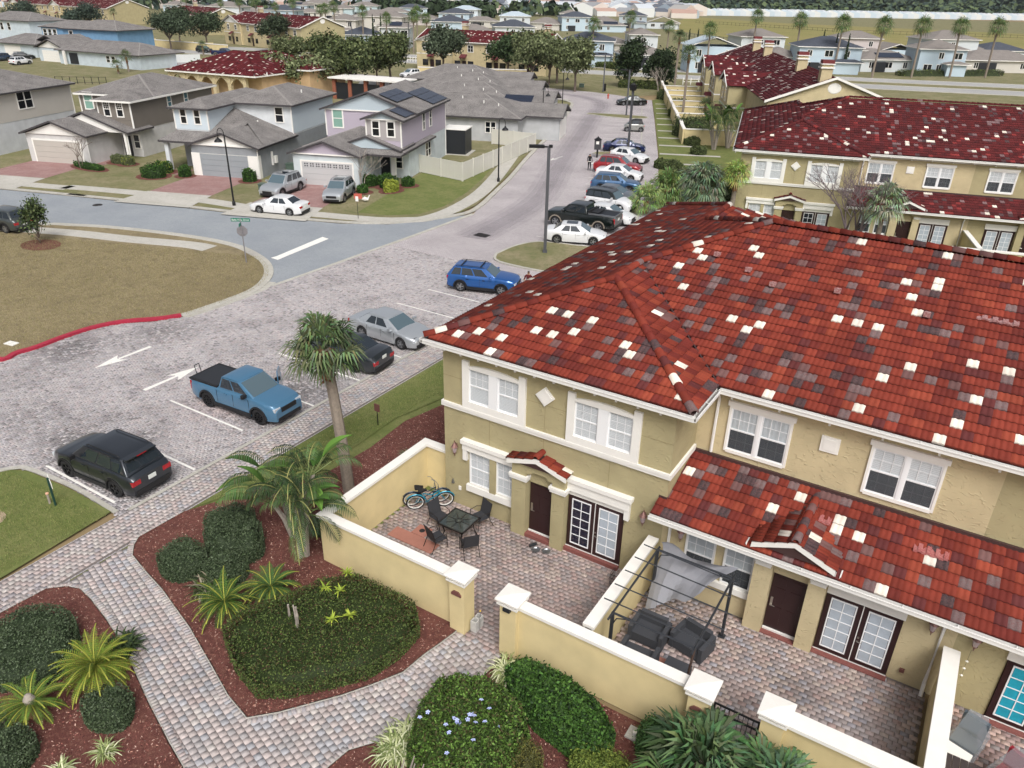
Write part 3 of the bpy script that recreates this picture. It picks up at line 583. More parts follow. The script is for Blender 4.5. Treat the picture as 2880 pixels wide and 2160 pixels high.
def window(root, M, x0, z0, x1, z1, trim=.1, cols=1, grid=None, back='blind', lower='same', sill=True, head=None, arch=0.0, name='window', tm=None, proud=.05, fr=.045, mull=.12, two=True):
 """a window: surround > sash, pane, blind"""
 tm = tm or m_wht; s = MB(); W = x1 - x0
 s.box(x0 - trim, x0, -proud, 0.0, z0 - trim, z1 + trim); s.box(x1, x1 + trim, -proud, 0, z0 - trim, z1 + trim)
 s.box(x0, x1, -proud, 0, z0 - trim * (1.6 if sill else 1), z0); 
 if arch:
  n = 12; top = [(x0 - trim + (W + 2 * trim) * i / n, z1 + .02 + arch * (1 - (2 * i / n - 1) ** 2)) for i in range(n + 1)]
  s.xprism([(x0 - trim, z1)] + top[::1] + [(x1 + trim, z1)], -proud - .002, 0)
 else: s.box(x0, x1, -proud, 0, z1, z1 + trim)
 if head: s.box(x0 - trim - head, x1 + trim + head, -proud - .03, 0, z1 + trim, z1 + trim + .16)
 wd = part(s, name, tm, root, M)
 cw = (W - mull * (cols - 1)) / cols; sash = MB(); gl = MB(); bk = MB(); bl = MB()
 for c in range(cols):
  a = x0 + c * (cw + mull); b = a + cw; zm = (z0 + z1) / 2
  if c: sash.box(a - mull, a, -proud + .004, 0, z0, z1)
  for q in ((a, a + fr, z0, z1), (b - fr, b, z0, z1), (a + fr, b - fr, z0, z0 + fr), (a + fr, b - fr, z1 - fr, z1)): sash.box(q[0], q[1], -.034, -.004, q[2], q[3])
  if two: sash.box(a + fr, b - fr, -.037, -.004, zm - .025, zm + .025)
  gl.face([(a + fr, -.021, z0 + fr), (b - fr, -.021, z0 + fr), (b - fr, -.021, z1 - fr), (a + fr, -.021, z1 - fr)])
  if grid:
   gx, gz = grid; rows = ((zm, z1),) if lower == 'plain' else ((zm, z1), (z0, zm))
   for (lo, hi) in rows:
    for i in range(1, gx): xx = a + cw * i / gx; sash.box(xx - .009, xx + .009, -.028, -.022, lo + .02, hi - .02)
    for j in range(1, gz): zz_ = lo + (hi - lo) * j / gz; sash.box(a + fr, b - fr, -.0275, -.0225, zz_ - .009, zz_ + .009)
  if back == 'blind':
   bk.box(a + .01, b - .01, -.006, -.002, z0, z1)
   k = int((z1 - z0) / .055)
   for i in range(k): zz_ = z0 + .03 + i * .055; bl.face([(a + fr, -.016, zz_), (b - fr, -.016, zz_), (b - fr, -.008, zz_ + .047), (a + fr, -.008, zz_ + .047)])
  elif back == 'curtain':
   bk.box(a + .01, b - .01, -.005, -.002, z0, z1); n = max(4, int(cw / .07)); 
   for i in range(n): xa = a + fr + (cw - 2 * fr) * i / n; xb = a + fr + (cw - 2 * fr) * (i + 1) / n; ya, yb = ((-.016, -.008) if i % 2 else (-.008, -.016)); bl.face([(xa, ya, z0 + fr), (xb, yb, z0 + fr), (xb, yb, z1 - fr), (xa, ya, z1 - fr)])
  else: bk.box(a + .01, b - .01, -.006, -.002, z0, z1)
 part(sash, 'sash', m_pvc, wd, M); part(bk, 'dark_backing', m_dark, wd, M)  # dark panel on the wall, painted as the unlit room behind the glass
 if bl.f: part(bl, 'blind' if back == 'blind' else 'curtain', m_blind if back == 'blind' else m_curt, wd, M)
 part(gl, 'pane', m_glass, wd, M)
 if lower == 'screen':
  sc = MB()
  for c in range(cols): a = x0 + c * (cw + mull); sc.box(a + fr, a + cw - fr, -.0325, -.030, z0 + fr, (z0 + z1) / 2 - .025)
  part(sc, 'insect_screen', m_screen, wd, M)
 return wd
def panel_door(root, M, x0, x1, z0, z1, m=None, lock=True, name='front_door', side=-1):
 s = MB(); s.box(x0, x1, -.05, 0, z0, z1); W = x1 - x0; H = z1 - z0
 d = part(s, name, m or m_brown, root, M); p = MB()
 for cx_ in (.27, .73):
  for zc, hh in ((.86, .07), (.62, .13), (.26, .15)): p.box(x0 + W * cx_ - .15 * W, x0 + W * cx_ + .15 * W, -.062, -.05, z0 + H * (zc - hh), z0 + H * (zc + hh))
 part(p, 'door_panel', m or m_brown, d, M)
 if lock:
  h = MB(); xx = x0 + .09 if side < 0 else x1 - .09; h.box(xx - .035, xx + .035, -.075, -.05, z0 + H * .40, z0 + H * .56); h.lathe([(0, .0), (.03, .0), (.03, .03), (0, .035)], 8, (xx, -.09, z0 + H * .43)); h.tube([(xx, -.09, z0 + H * .42), (xx + .12, -.10, z0 + H * .42)], .012, 6); part(h, 'handle', m_brass, d, M)
 return d
def french(root, M, x0, x1, z0, z1, backs=('dark', 'blind')):
 s = MB(); s.box(x0, x1, -.03, 0, z0, z1); d = part(s, 'french_door', m_brown, root, M); xm = (x0 + x1) / 2
 for k, (a, b) in enumerate(((x0 + .02, xm - .012), (xm + .012, x1 - .02))):
  lf_ = MB(); lf_.box(a, b, -.06, -.03, z0 + .03, z1 - .02); part(lf_, 'door_leaf', m_brown, d, M)
  ga, gb, gz0, gz1 = a + .17, b - .17, z0 + .22, z1 - .14; g = MB(); t = .035
  for q in ((ga - t, ga, gz0 - t, gz1 + t), (gb, gb + t, gz0 - t, gz1 + t), (ga, gb, gz0 - t, gz0), (ga, gb, gz1, gz1 + t)): g.box(q[0], q[1], -.085, -.06, q[2], q[3])
  g.box((ga + gb) / 2 - .012, (ga + gb) / 2 + .012, -.082, -.06, gz0, gz1)
  for j in range(1, 5): zz_ = gz0 + (gz1 - gz0) * j / 5; g.box(ga, gb, -.0825, -.06, zz_ - .012, zz_ + .012)
  part(g, 'glazing_bars', m_pvc, d, M)
  for i in range(2):
   for j in range(5):
    pa = ga + (gb - ga) * i / 2 + .012; pb = ga + (gb - ga) * (i + 1) / 2 - .012; za = gz0 + (gz1 - gz0) * j / 5 + .012; zb = gz0 + (gz1 - gz0) * (j + 1) / 5 - .012
    bm_ = {'dark': m_navy, 'blind': m_pblind, 'teal': m_teal}[backs[k]]
    part(MB().box(pa, pb, -.068, -.061, za, zb), 'pane', bm_, d, M)
 st = MB(); st.box(xm - .012, xm + .012, -.075, -.03, z0 + .01, z1 - .01); st.box(x0, x1, -.075, -.06, z0, z0 + .03); part(st, 'weather_strip', m_gut, d, M)
 h = MB(); h.lathe([(0, 0), (.03, 0), (.03, .03), (0, .03)], 8, (xm + .07, -.08, z0 + .95)); h.tube([(xm + .07, -.10, z0 + .82), (xm + .18, -.11, z0 + .82)], .012, 6); h.lathe([(0, 0), (.035, .01), (0, .02)], 8, (xm + .07, -.09, z0 + .82)); part(h, 'handle', m_brass, d, M)
 return d
m_navy = mat('night_blue_glass', '#12152c', .06, spec=.9); m_pblind = mat('veiled_glass', '#a9b3bd', .12, noise=(7, .12), spec=.7)
m_copper = mat('aged_copper', '#8b6a63', .5, .5, noise=(14, .3)); m_lens = mat('lamp_glass', '#a8989a', .15, spec=.8)
def wall_lantern(loc, label, M=None):
 t = thing('wall_lantern', label, 'wall lantern', loc, 0 if M is None else M, 'wall lanterns beside the doors')
 b = MB(); b.lathe([(.0, .0), (.03, .02), (.07, .10), (.0, .12)], 8, (0, -.14, -.2)); b.lathe([(.13, 0), (.11, .03), (.05, .12), (.0, .18)], 8, (0, -.14, .12)); b.box(-.03, .03, -.06, 0, -.02, .2); b.tube([(0, -.02, .18), (0, -.14, .34)], .012, 5); b.tube([(0, -.14, .3), (0, -.14, .36)], .02, 5); b.tube([(0, -.14, -.26), (0, -.14, -.18)], .015, 5); part(b, 'lantern_frame', m_copper, t)
 g = MB(); g.lathe([(.06, 0), (.1, .18), (.11, .24)], 8, (0, -.14, -.1)); part(g, 'lamp_glass', m_lens, t)
 return t
def gutter(root, a, b, z, out, w=.13, h=.13, hang=1.2, m=None):
 """gutter from a to b (xy), `out` = outward unit normal"""
 a = Vector((*a, 0)); b = Vector((*b, 0)); d = (b - a); Ln = d.length; d.normalize(); o = Vector((*out, 0)); M = Matrix(((d.x, o.x, 0, a.x), (d.y, o.y, 0, a.y), (0, 0, 1, z), (0, 0, 0, 1)))
 s = MB(); s.box(0, Ln, w - .015, w, 0, h); s.box(0, Ln, 0, .01, 0, h); s.box(0, Ln, .0, w, -.012, 0); s.box(0, Ln, w, w + .02, h - .03, h)
 g = part(s, 'gutter', m or m_gut, root, M); i = MB(); i.box(0.01, Ln - .01, .01, w - .016, .02, .045)
 part(i, 'gutter_trough', m_gutin, g, M); k = MB(); n = max(1, int(Ln / hang))
 for j in range(n): x = (j + .5) * Ln / n; k.box(x - .012, x + .012, .0, w, h - .005, h + .004)
 part(k, 'hanger', m or m_gut, g, M); return g
def downpipe(root, pts, m=None):
 s = MB(); s.tube(pts, .05, 6); return part(s, 'downpipe', m or m_gut, root)
# ------------------------ the red tiled townhouse rows
m_plinth = mat('brick_threshold', '#7c4a44', .85, noise=(20, .3))
def box_part(root, name, m, *boxes, M=None):
 s = MB()
 for b in boxes: s.box(*b)
 return part(s, name, m, root, M)
def porch_gable(root, xc, hw, yf, yb, zt, sl, pal, seed, lab=None, K=8, gut=False, ztop=None):
 """little tiled gable over a door: fascia boards, soffit, tiles"""
 R_ = part(MB(), 'porch_roof', m_wht, root) if False else None
 s = MB(); th = .16; zr = zt + hw * sl
 s.xprism([(xc - hw, zt - th), (xc, zr - th), (xc + hw, zt - th), (xc + hw, zt), (xc, zr), (xc - hw, zt)], yf, yf + .06)
 f = part(s, 'fascia', m_wht, root)
 s = MB(); s.xprism([(xc - hw + .03, zt - .06), (xc, zr - .06), (xc + hw - .03, zt - .06)], yf + .06, yb); part(s, 'porch_deck', m_flash, f)
 c = 1 / sqrt(1 + sl * sl); ln = hw / c
 for k in (-1, 1):
  if k < 0: O = (xc - hw, yb, zt + .0); e = (0, -1, 0); sd = (c, 0, sl * c)
  else: O = (xc + hw, yf, zt + .0); e = (0, 1, 0); sd = (-c, 0, sl * c)
  tiles(root, O, e, sd, [(0, 0), (yb - yf, 0), (yb - yf, ln), (0, ln)] if ztop is None else [(0, 0), (yb - yf, 0), (yb - yf, ln), (0, ln)], pal, K, parts=0, seed=seed + k, ex=.34)
 ridge(root, (xc, yf - .03, zr + .02), (xc, yb, zr + .02), pal, .12, seed)
 return f
def townhouse(loc, rz, label, pal, K, parts, seed, length=26.0, detail=True):
 T = thing('townhouse_row', label, 'townhouse', loc, rz, 'red tiled townhouse rows')
 X1 = length; WT = 6.34; ye = -.3; xe = -.54                       # wall top, eave lines
 sl = .35; ZE = 6.55; c = 1 / sqrt(1 + sl * sl)
# ---- walls
 box_part(T, 'wall', m_oliv, (0, 8.34, 0, 21.1, -.05, WT))
 box_part(T, 'wall', m_crm, (8.341, 16.53, 2.15, 18.2, 2.8, WT), (8.341, 16.53, .0, 2.1, -.05, 3.0))
 box_part(T, 'wall', m_oliv, (16.531, X1, 2.15, 18.2, 2.8, WT), (16.531, X1, .0, 2.1, -.05, 3.0))
 j = MB()
 for x in (1.9, 4.02, 6.4): j.box(x - .006, x + .006, -.004, 0, .1, 4.0)
 j.box(4.014, 4.026, -.004, 0, 4.22, 6.2); j.box(0, 8.34, -.004, 0, 5.2, 5.21)
 part(j, 'control_joint', mat('joint_olive', '#857a55', .9), T)  # joint strips in a darker olive than the wall
 # string course, soffits, eaves boards
 box_part(T, 'string_course', m_wht, (-.07, 8.41, -.07, 0, 4.01, 4.2), (-.07, 0, 0, 21, 4.01, 4.2), (8.34, 8.41, 0, 2.1, 4.01, 4.2), (-.04, 8.38, -.10, -.07, 4.12, 4.22))
 box_part(T, 'soffit', m_wht, (xe, 8.88, ye, .0, ZE - .22, ZE - .18), (xe, -.001, .0, 21.4, ZE - .22, ZE - .18), (8.342, 8.88, .0, 2.0, ZE - .22, ZE - .18), (8.342, X1, 1.82, 2.149, ZE - .22, ZE - .18))
 box_part(T, 'frieze', m_wht, (-.03, 8.37, -.03, -.001, 6.18, 6.33), (8.37, X1, 2.12, 2.149, 6.18, 6.33), (8.341, 8.37, 0, 2.12, 6.18, 6.33))
 br = MB()
 for i in range(14): br.box(-.5 + i * .7, -.44 + i * .7, -.3, -.02, 6.22, 6.33) if i < 13 else None
 for i in range(int((X1 - 9) / 1.4)): br.box(9.3 + i * 1.4, 9.36 + i * 1.4, 1.84, 2.13, 6.2, 6.33)
 part(br, 'eave_bracket', m_wht, T)
# ---- windows
 M = FR((0, 0, 0), 0); Mm = FR((0, 2.15, 0), 0)
 for k, x in enumerate((0, 4.0)):
  opn = 'plain'
  window(T, M, 1.1 + x, 4.48, 3.06 + x, 5.72, .26, 2, (3, 2), 'blind', 'plain' if not (k and K > 6) else 'same', arch=.17, proud=.09, mull=.34)
 dm = MB(); dm.xprism([(4.02, 5.19), (4.36, 5.53), (4.02, 5.87), (3.68, 5.53)], -.07, 0); dm.xprism([(4.02, 5.27), (4.28, 5.53), (4.02, 5.79), (3.76, 5.53)], -.09, -.07); part(dm, 'diamond_plaque', m_wht, T)
 for n_, x in enumerate((9.27, 13.32, 17.5, 21.6)):
  if x + 1.9 < X1: window(T, Mm, x + .06, 4.36, x + 1.82, 5.8, .07, 2, (3, 2), 'curtain' if n_ == 0 else 'blind', 'screen', head=.06, proud=.06, mull=.1)
 for x in (12.24, 20.4):
  s = MB(); s.box(x - .26, x + .26, -.05, 0, 5.22, 5.72); s.box(x - .18, x + .18, -.065, -.05, 5.3, 5.64); part(s, 'square_plaque', m_wht, T, Mm)
# ---- ground floor of the projecting wing
 box_part(T, 'hood_mould', m_wht, (.86, 2.97, -.16, 0, 2.54, 2.80), (.82, 2.95, -.22, 0, 2.80, 2.95), (.86, 1.03, -.13, 0, 2.1, 2.54), (5.0, 7.25, -.16, 0, 2.45, 2.80), (5.0, 7.32, -.22, 0, 2.80, 2.95), (5.07, 7.08, -.05, 0, 2.24, 2.45), (7.08, 7.25, -.13, 0, 2.06, 2.45))
 window(T, M, 1.12, 1.16, 1.98, 2.5, .02, 1, (3, 2), 'blind', 'same', sill=False); window(T, M, 2.25, 1.16, 3.02, 2.5, .02, 1, (3, 2), 'blind', 'same', sill=False)
 box_part(T, 'window_sill', m_wht, (1.0, 3.03, -.13, 0, .84, 1.1)); box_part(T, 'pier', m_oliv, (1.99, 2.23, -.12, 0, 1.1, 2.54))
 panel_door(T, M, 3.62, 4.52, .2, 2.22); box_part(T, 'door_sill', m_gut, (3.6, 4.56, -.09, -.0, .14, .19)); box_part(T, 'doorstep', m_plinth, (3.56, 4.58, -.3, -.001, 0, .14), (5.06, 7.06, -.2, -.001, 0, .14))
 box_part(T, 'porch_pillar', m_oliv, (3.03, 3.58, -.32, -.001, 0, 3.0)); box_part(T, 'porch_pillar', m_oliv, (4.58, 5.06, -.32, -.001, 0, 3.0))
 s = MB(); s.xprism([(3.58, 2.62), (3.72, 2.62), (3.85, 2.74), (4.31, 2.74), (4.44, 2.62), (4.58, 2.62), (4.58, 3.02), (4.08, 3.2), (3.58, 3.02)], -.318, -.12); s.xprism([(3.03, 3.0), (5.06, 3.0), (4.04, 3.3)], -.316, -.12); s.box(3.58, 4.58, -.12, -.06, 2.22, 3.0); part(s, 'porch_arch', m_oliv, T)
 box_part(T, 'capital', m_wht, (2.98, 3.64, -.38, -.0, 2.30, 2.40), (2.95, 3.67, -.41, -.0, 2.40, 2.5), (4.52, 5.11, -.38, -.0, 2.30, 2.40), (4.49, 5.14, -.41, -.0, 2.40, 2.5))
 porch_gable(T, 4.02, 1.12, -.48, .0, 3.06, .3, pal, seed + 30)
 french(T, M, 5.08, 7.06, .15, 2.24, ('dark', 'blind') if K > 6 else ('blind', 'blind'))
# ---- lower storey units behind the tiled skirt roof
 for n_, x in enumerate((0,)):
  mw = m_crm if x == 0 else m_oliv
  window(T, M, 9.16 + x, 1.08, 10.04 + x, 2.42, .03, 1, (3, 2), 'curtain', 'screen', sill=False); window(T, M, 10.36 + x, 1.08, 11.22 + x, 2.42, .03, 1, (3, 2), 'curtain', 'screen', sill=False)
  box_part(T, 'window_sill', m_wht, (9.05 + x, 11.25 + x, -.12, 0, .82, 1.04))
  if x: continue
  panel_door(T, M, 11.82, 12.78, .1, 2.17); box_part(T, 'door_sill', m_gut, (11.82, 12.78, -.12, 0, .04, .1)); box_part(T, 'doorstep', m_plinth, (11.8, 12.8, -.3, -.001, 0, .035), (13.27, 15.3, -.25, -.001, 0, .03))
  box_part(T, 'porch_pillar', mw, (11.27, 11.8, -.32, -.001, 0, 3.02)); box_part(T, 'porch_pillar', mw, (12.79, 13.27, -.32, -.001, 0, 3.02))
  n = 8; arc = [(11.8 + .99 * i / n, 2.56 + .2 * (1 - (2 * i / n - 1) ** 2)) for i in range(n + 1)]
  s = MB(); s.xprism([(11.27, 3.0)] + [(11.8, 3.0)][:0] + [(11.8, 3.0), (11.8, 2.56)][:0] + arc[:0] + [(13.27, 3.0), (12.27, 3.36)], -.318, -.1)
  for p, q_ in zip(arc, arc[1:]): s.xprism([(p[0], p[1]), (q_[0], q_[1]), (q_[0], 3.0), (p[0], 3.0)], -.316, -.1)
  s.box(11.8, 12.79, -.1, -.05, 2.17, 3.0); part(s, 'porch_arch', mw, T)
  box_part(T, 'capital', m_wht, (11.3, 11.74, -.36, -.32, 2.44, 2.56), (11.28, 11.76, -.38, -.32, 2.53, 2.6), (12.84, 13.26, -.36, -.32, 2.44, 2.56), (12.82, 13.28, -.38, -.32, 2.53, 2.6))
  porch_gable(T, 12.26, 1.13, -.62, 2.1, 3.3, .40, pal, seed + 50)
  gutter(T, (13.40, -.6), (13.40, 1.0), 3.06, (1, 0)); gutter(T, (11.12, 1.0), (11.12, -.6), 3.06, (-1, 0))
  french(T, M, 13.29, 15.28, .04, 2.12, ('blind', 'blind'))
  s = MB(); s.box(13.29, 15.32, -.08, 0, 2.13, 2.52); s.box(13.4, 14.0, -.095, -.08, 2.22, 2.42); s.box(14.6, 15.2, -.095, -.08, 2.22, 2.42); s.lathe([(.1, 0), (.1, .02)], 12); s.v = s.v; part(s, 'door_header', m_wht, T, M)
 if X1 > 18:
  french(T, M, 17.72, 19.7, .04, 2.10, ('teal', 'teal') if seed == 11 else ('blind', 'blind')); box_part(T, 'door_header', m_wht, (17.68, 19.75, -.08, 0, 2.11, 2.5))
  box_part(T, 'doorstep', m_plinth, (17.68, 19.75, -.25, -.001, 0, .03)); panel_door(T, M, 20.2, 21.15, .1, 2.17)
  box_part(T, 'porch_pillar', m_oliv, (19.75, 20.2, -.32, -.001, 0, 3.02)); box_part(T, 'porch_pillar', m_oliv, (21.15, 21.6, -.32, -.001, 0, 3.02)); box_part(T, 'porch_arch', m_oliv, (20.2, 21.15, -.3, -.1, 2.5, 3.02))
  porch_gable(T, 20.67, 1.13, -.62, 2.1, 3.2, .33, pal, seed + 70)
# ---- skirt roof
 z0, z1 = 3.06, 3.95; run = 2.75; Ls = sqrt(run ** 2 + (z1 - z0) ** 2); sv = (0, run / Ls, (z1 - z0) / Ls)
 s = MB(); s.v = []; 
 s.face([(8.1, -.6, z0 - .03), (X1, -.6, z0 - .03), (X1, 2.149, z1 - .03), (8.1, 2.149, z1 - .03)]); s.box(8.36, X1, -.58, 0, z0 - .16, z0 - .12); part(s, 'skirt_deck', m_flash, T)
 gl_ = 11.25 - 8.1; 
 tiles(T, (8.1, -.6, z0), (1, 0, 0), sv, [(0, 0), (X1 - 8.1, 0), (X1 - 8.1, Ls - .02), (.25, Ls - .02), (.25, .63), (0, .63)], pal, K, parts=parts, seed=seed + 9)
 box_part(T, 'flashing', m_flash, (8.342, X1, 2.06, 2.148, z1 - .02, z1 + .1), (8.1, 8.36, -.02, -.001, z0 + .2, z0 + .3))
 gutter(T, (8.08, -.6), (X1, -.6), z0 - .16, (0, -1), hang=1.25); downpipe(T, [(8.66, -.68, 2.9), (8.6, -.3, 2.75), (8.6, -.06, 2.6), (8.6, -.06, .0)]); downpipe(T, [(16.2, -.68, 2.9), (16.2, -.3, 2.75), (16.2, -.07, 2.5), (16.2, -.07, .35), (16.2, -.3, .05)])
# ---- main roof. x 8.88 = right eave of the wing, left slope shared
 A = 8.28; D = xe - 0                                            # half depth of the main block
 ym = 1.82; yP = ym + A; xa = xe + 4.71
 ya = ye + 4.71; yb = ym + A * 2; ybw = 21.4; yab = ybw - 4.71
 zap = ZE + 4.71 * sl; zP = ZE + A * sl; xP = xe + A
 def s3(v): return v / c
 deck = MB()
 deck.face([(xe, ye, ZE - .05), (8.88, ye, ZE - .05), (xa, ya, zap - .05)])
 deck.face([(8.88, ye, ZE - .05), (8.88, ym, ZE - .05), (xa, ya + ym - ye, zap - .05), (xa, ya, zap - .05)])
 deck.face([(xe, ybw, ZE - .05), (xe, ye, ZE - .05), (xa, ya, zap - .05), (xa, ya + ym - ye, zap - .05), (xP, yP, zP - .05), (xa, yab - (ybw - yb), zap - .05), (xa, yab, zap - .05)])
 deck.face([(8.88, ym, ZE - .05), (X1, ym, ZE - .05), (X1, yP, zP - .05), (xP, yP, zP - .05), (xa, ya + ym - ye, zap - .05)])
 deck.face([(X1, yb, ZE - .05), (8.88, yb, ZE - .05), (xa, yab - (ybw - yb), zap - .05), (xP, yP, zP - .05), (X1, yP, zP - .05)])
 deck.face([(8.88, ybw, ZE - .05), (xe, ybw, ZE - .05), (xa, yab, zap - .05)]); deck.face([(8.88, yb, ZE - .05), (8.88, ybw, ZE - .05), (xa, yab, zap - .05), (xa, yab - (ybw - yb), zap - .05)])
 deck.face([(X1, ym, ZE - .05), (X1, yb, ZE - .05), (X1, yP, zP - .05)])
 part(deck, 'roof_deck', m_flash, T)
 # wing front hip
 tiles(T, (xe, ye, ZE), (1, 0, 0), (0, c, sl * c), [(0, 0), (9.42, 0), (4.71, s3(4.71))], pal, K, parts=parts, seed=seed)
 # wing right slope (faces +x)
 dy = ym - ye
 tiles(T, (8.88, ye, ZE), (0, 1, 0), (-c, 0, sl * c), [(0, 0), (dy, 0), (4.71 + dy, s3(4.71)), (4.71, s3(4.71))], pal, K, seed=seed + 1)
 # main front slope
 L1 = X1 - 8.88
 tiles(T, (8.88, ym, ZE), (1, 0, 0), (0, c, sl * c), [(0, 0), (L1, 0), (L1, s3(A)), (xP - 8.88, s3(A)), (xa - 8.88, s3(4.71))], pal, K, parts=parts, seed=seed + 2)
 # left slope
 LL = ybw - ye
 tiles(T, (xe, ybw, ZE), (0, -1, 0), (c, 0, sl * c), [(0, 0), (LL, 0), (LL - 4.71, s3(4.71)), (LL - 4.71 - dy, s3(4.71)), (ybw - yP, s3(A)), (ybw - (yab - (ybw - yb)), s3(4.71)), (4.71, s3(4.71))], pal, K, seed=seed + 3)
 # back wing right slope + rear hip, just their upper parts matter
 tiles(T, (8.88, yb, ZE), (0, 1, 0), (-c, 0, sl * c), [(0, 0), (ybw - yb, 0), (ybw - yb - 4.71, s3(4.71)), (-4.71, s3(4.71))], pal, max(2, K // 2), seed=seed + 4)
 tiles(T, (X1, yb, ZE), (-1, 0, 0), (0, -c, sl * c), [(0, 0), (L1, 0), (X1 - xa, s3(4.71)), (X1 - xP, s3(A)), (0, s3(A))], pal, max(2, K // 2), seed=seed + 5)
 for k, (a, b) in enumerate((((xe, ye, ZE), (xa, ya, zap)), ((8.88, ye, ZE), (xa, ya, zap)), ((xa, ya, zap), (xa, ya + dy, zap)), ((xa, ya + dy, zap), (xP, yP, zP)), ((xP, yP, zP), (X1, yP, zP)), ((xa, yab - (ybw - yb), zap), (xP, yP, zP)), ((xa, yab, zap), (xa, yab - (ybw - yb), zap)), ((xe, ybw, ZE), (xa, yab, zap)))):
  ridge(T, a, b, pal, .14, seed + 20 + k, singles=True)
 vl = MB(); vl.tube([(8.88, ym, ZE + .03), (xa, ya + dy, zap + .03)], .035, 5); part(vl, 'valley_flashing', m_flash, T)
 for a, b, o in (((xe, ye), (8.95, ye), (0, -1)), ((8.88, ye - .1), (8.88, ym - .1), (1, 0)), ((8.95, ym), (X1, ym), (0, -1)), ((xe, 21.3), (xe, ye - .1), (-1, 0))): gutter(T, a, b, ZE - .18, o)
 downpipe(T, [(8.75, 1.75, 6.4), (8.9, 1.9, 6.25), (8.9, 2.08, 6.0), (8.9, 2.08, 4.1)])
 # roof vents and patched tiles
 return T
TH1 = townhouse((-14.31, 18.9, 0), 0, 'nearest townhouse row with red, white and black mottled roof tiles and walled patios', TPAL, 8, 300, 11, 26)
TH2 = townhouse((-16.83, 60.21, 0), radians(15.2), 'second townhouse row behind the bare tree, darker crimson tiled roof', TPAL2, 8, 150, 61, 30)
m_mort = mat('painted_mortar', '#b59896', .8, noise=(22, .2, '#7d3a34')); m_redm = mat('red_mortar', '#8f3434', .8, noise=(24, .2, '#b57f7b'))
sl_ = .35; 
def on_roof(x, y): return 6.55 + (y - 1.82) * sl_ + .07
v = MB()
for x, y in ((8.9, 6.6), (7.9, 7.1), (6.6, 7.6), (10.9, 6.9), (13.6, 6.6), (18.2, 6.1)):
 z = on_roof(x, y); v.box(x - .08, x + .08, y - .12, y + .12, z, z + .1); v.box(x - .1, x + .1, y - .16, y - .12, z, z + .16)
part(v, 'roof_vent', m_mort, TH1)
for x, y, wd, m in ((14.9, 6.9, 1.1, m_mort), (17.6, 6.6, 1.2, m_mort)):
 v = MB()
 for i in range(8): a = x + wd * i / 8; z = on_roof(x, y) + (.03 if i % 2 else 0); v.box(a, a + wd / 8 + .01, y, y + .36, z - .02, z + .035 + .0)
 part(v, 'mortar_patch', m, TH1)
for x, y in ((12.0, .9), (15.0, 1.0)):
 v = MB()
 for i in range(8): a = x + .85 * i / 8; z = 3.06 + (y + .6) * .324 + .07 + (.03 if i % 2 else 0); v.box(a, a + .11, y, y + .34, z - .02, z + .05)
 part(v, 'mortar_patch', m_redm, TH1)
for (x, z, yy), nm in (((.52, 2.4, 0), 'pinkish wall lantern by the corner window of the patio'), ((7.73, 2.36, 0), 'pinkish wall lantern right of the blue glazed french doors'), ((8.98, 2.3, 0), 'wall lantern between white downpipe and curtained window'), ((15.95, 2.3, 0), 'wall lantern left of the long leaning downpipe'), ((16.95, 2.3, 0), 'wall lantern with white wind chime hanging below it')):
 wall_lantern((-14.31 + x, 18.9, z), nm)
# ---- patio walls
def patio_wall(name, label, pts, top=1.9, th=.2, cap=.34, closed=False):
 T = thing(name, label, 'patio wall', (*pts[0], 0)); w_ = MB(); cp_ = MB(); ox, oy = pts[0]
 for (x0, y0), (x1, y1) in zip(pts, pts[1:]):
  x0 -= ox; x1 -= ox; y0 -= oy; y1 -= oy; hor = y0 == y1
  for mb_, hw_, z_ in ((w_, th / 2, (-.05, top - .1)), (cp_, cap / 2, (top - .1, top)), (cp_, cap / 2 - .04, (top - .14, top - .1))):
   if hor: mb_.box(min(x0, x1) - hw_, max(x0, x1) + hw_, y0 - hw_, y0 + hw_, *z_)
   else:
    lo, hi = min(y0, y1), max(y0, y1); tl = hw_ if any(q[1] - oy == lo and p[1] == q[1] for p, q in list(zip(pts, pts[1:])) + list(zip(pts[1:], pts))) else 0; th_ = hw_ if any(q[1] - oy == hi and p[1] == q[1] for p, q in list(zip(pts, pts[1:])) + list(zip(pts[1:], pts))) else 0
    mb_.box(x0 - hw_, x0 + hw_, lo + tl, hi - th_, *z_)
 part(w_, 'wall_body', m_yel, T); part(cp_, 'coping', m_cap, T); return T
def gate_pillar(x, y, label, sign=None):
 T = thing('gate_pillar', label, 'gate pillar', (x, y, 0), 0, 'yellow patio gate pillars')
 part(MB().box(-.26, .26, -.26, .26, -.05, 2.0), 'pillar_shaft', m_yel, T)
 s = MB(); s.box(-.33, .33, -.33, .33, 1.86, 1.92); s.prism([(-.37, -.37), (.37, -.37), (.37, .37), (-.37, .37)], 2.02, 2.07)
 n = len(s.v); s.v += [(-.37, -.37, 2.071), (.37, -.37, 2.071), (.37, .37, 2.071), (-.37, .37, 2.071), (0, 0, 2.13)]
 for a, b in ((0, 1), (1, 2), (2, 3), (3, 0)): s.f.append((n + a, n + b, n + 4)); s.c.append(None); s.m.append(0)
 part(s, 'pillar_cap', m_cap, T)
 if sign:
  p = MB(); p.xprism([(-.17, 1.40), (.17, 1.40), (.17, 1.47), (.08, 1.56), (-.08, 1.56), (-.17, 1.47)], -.30, -.262) if sign == 'plaque' else p.box(-.11, .11, -.36, -.26, 1.73, 1.84)
  part(p, 'number_plaque' if sign == 'plaque' else 'wall_lamp', m_plq if sign == 'plaque' else m_dark, T)
m_plq = mat('plaque_brown', '#6c4640', .6)
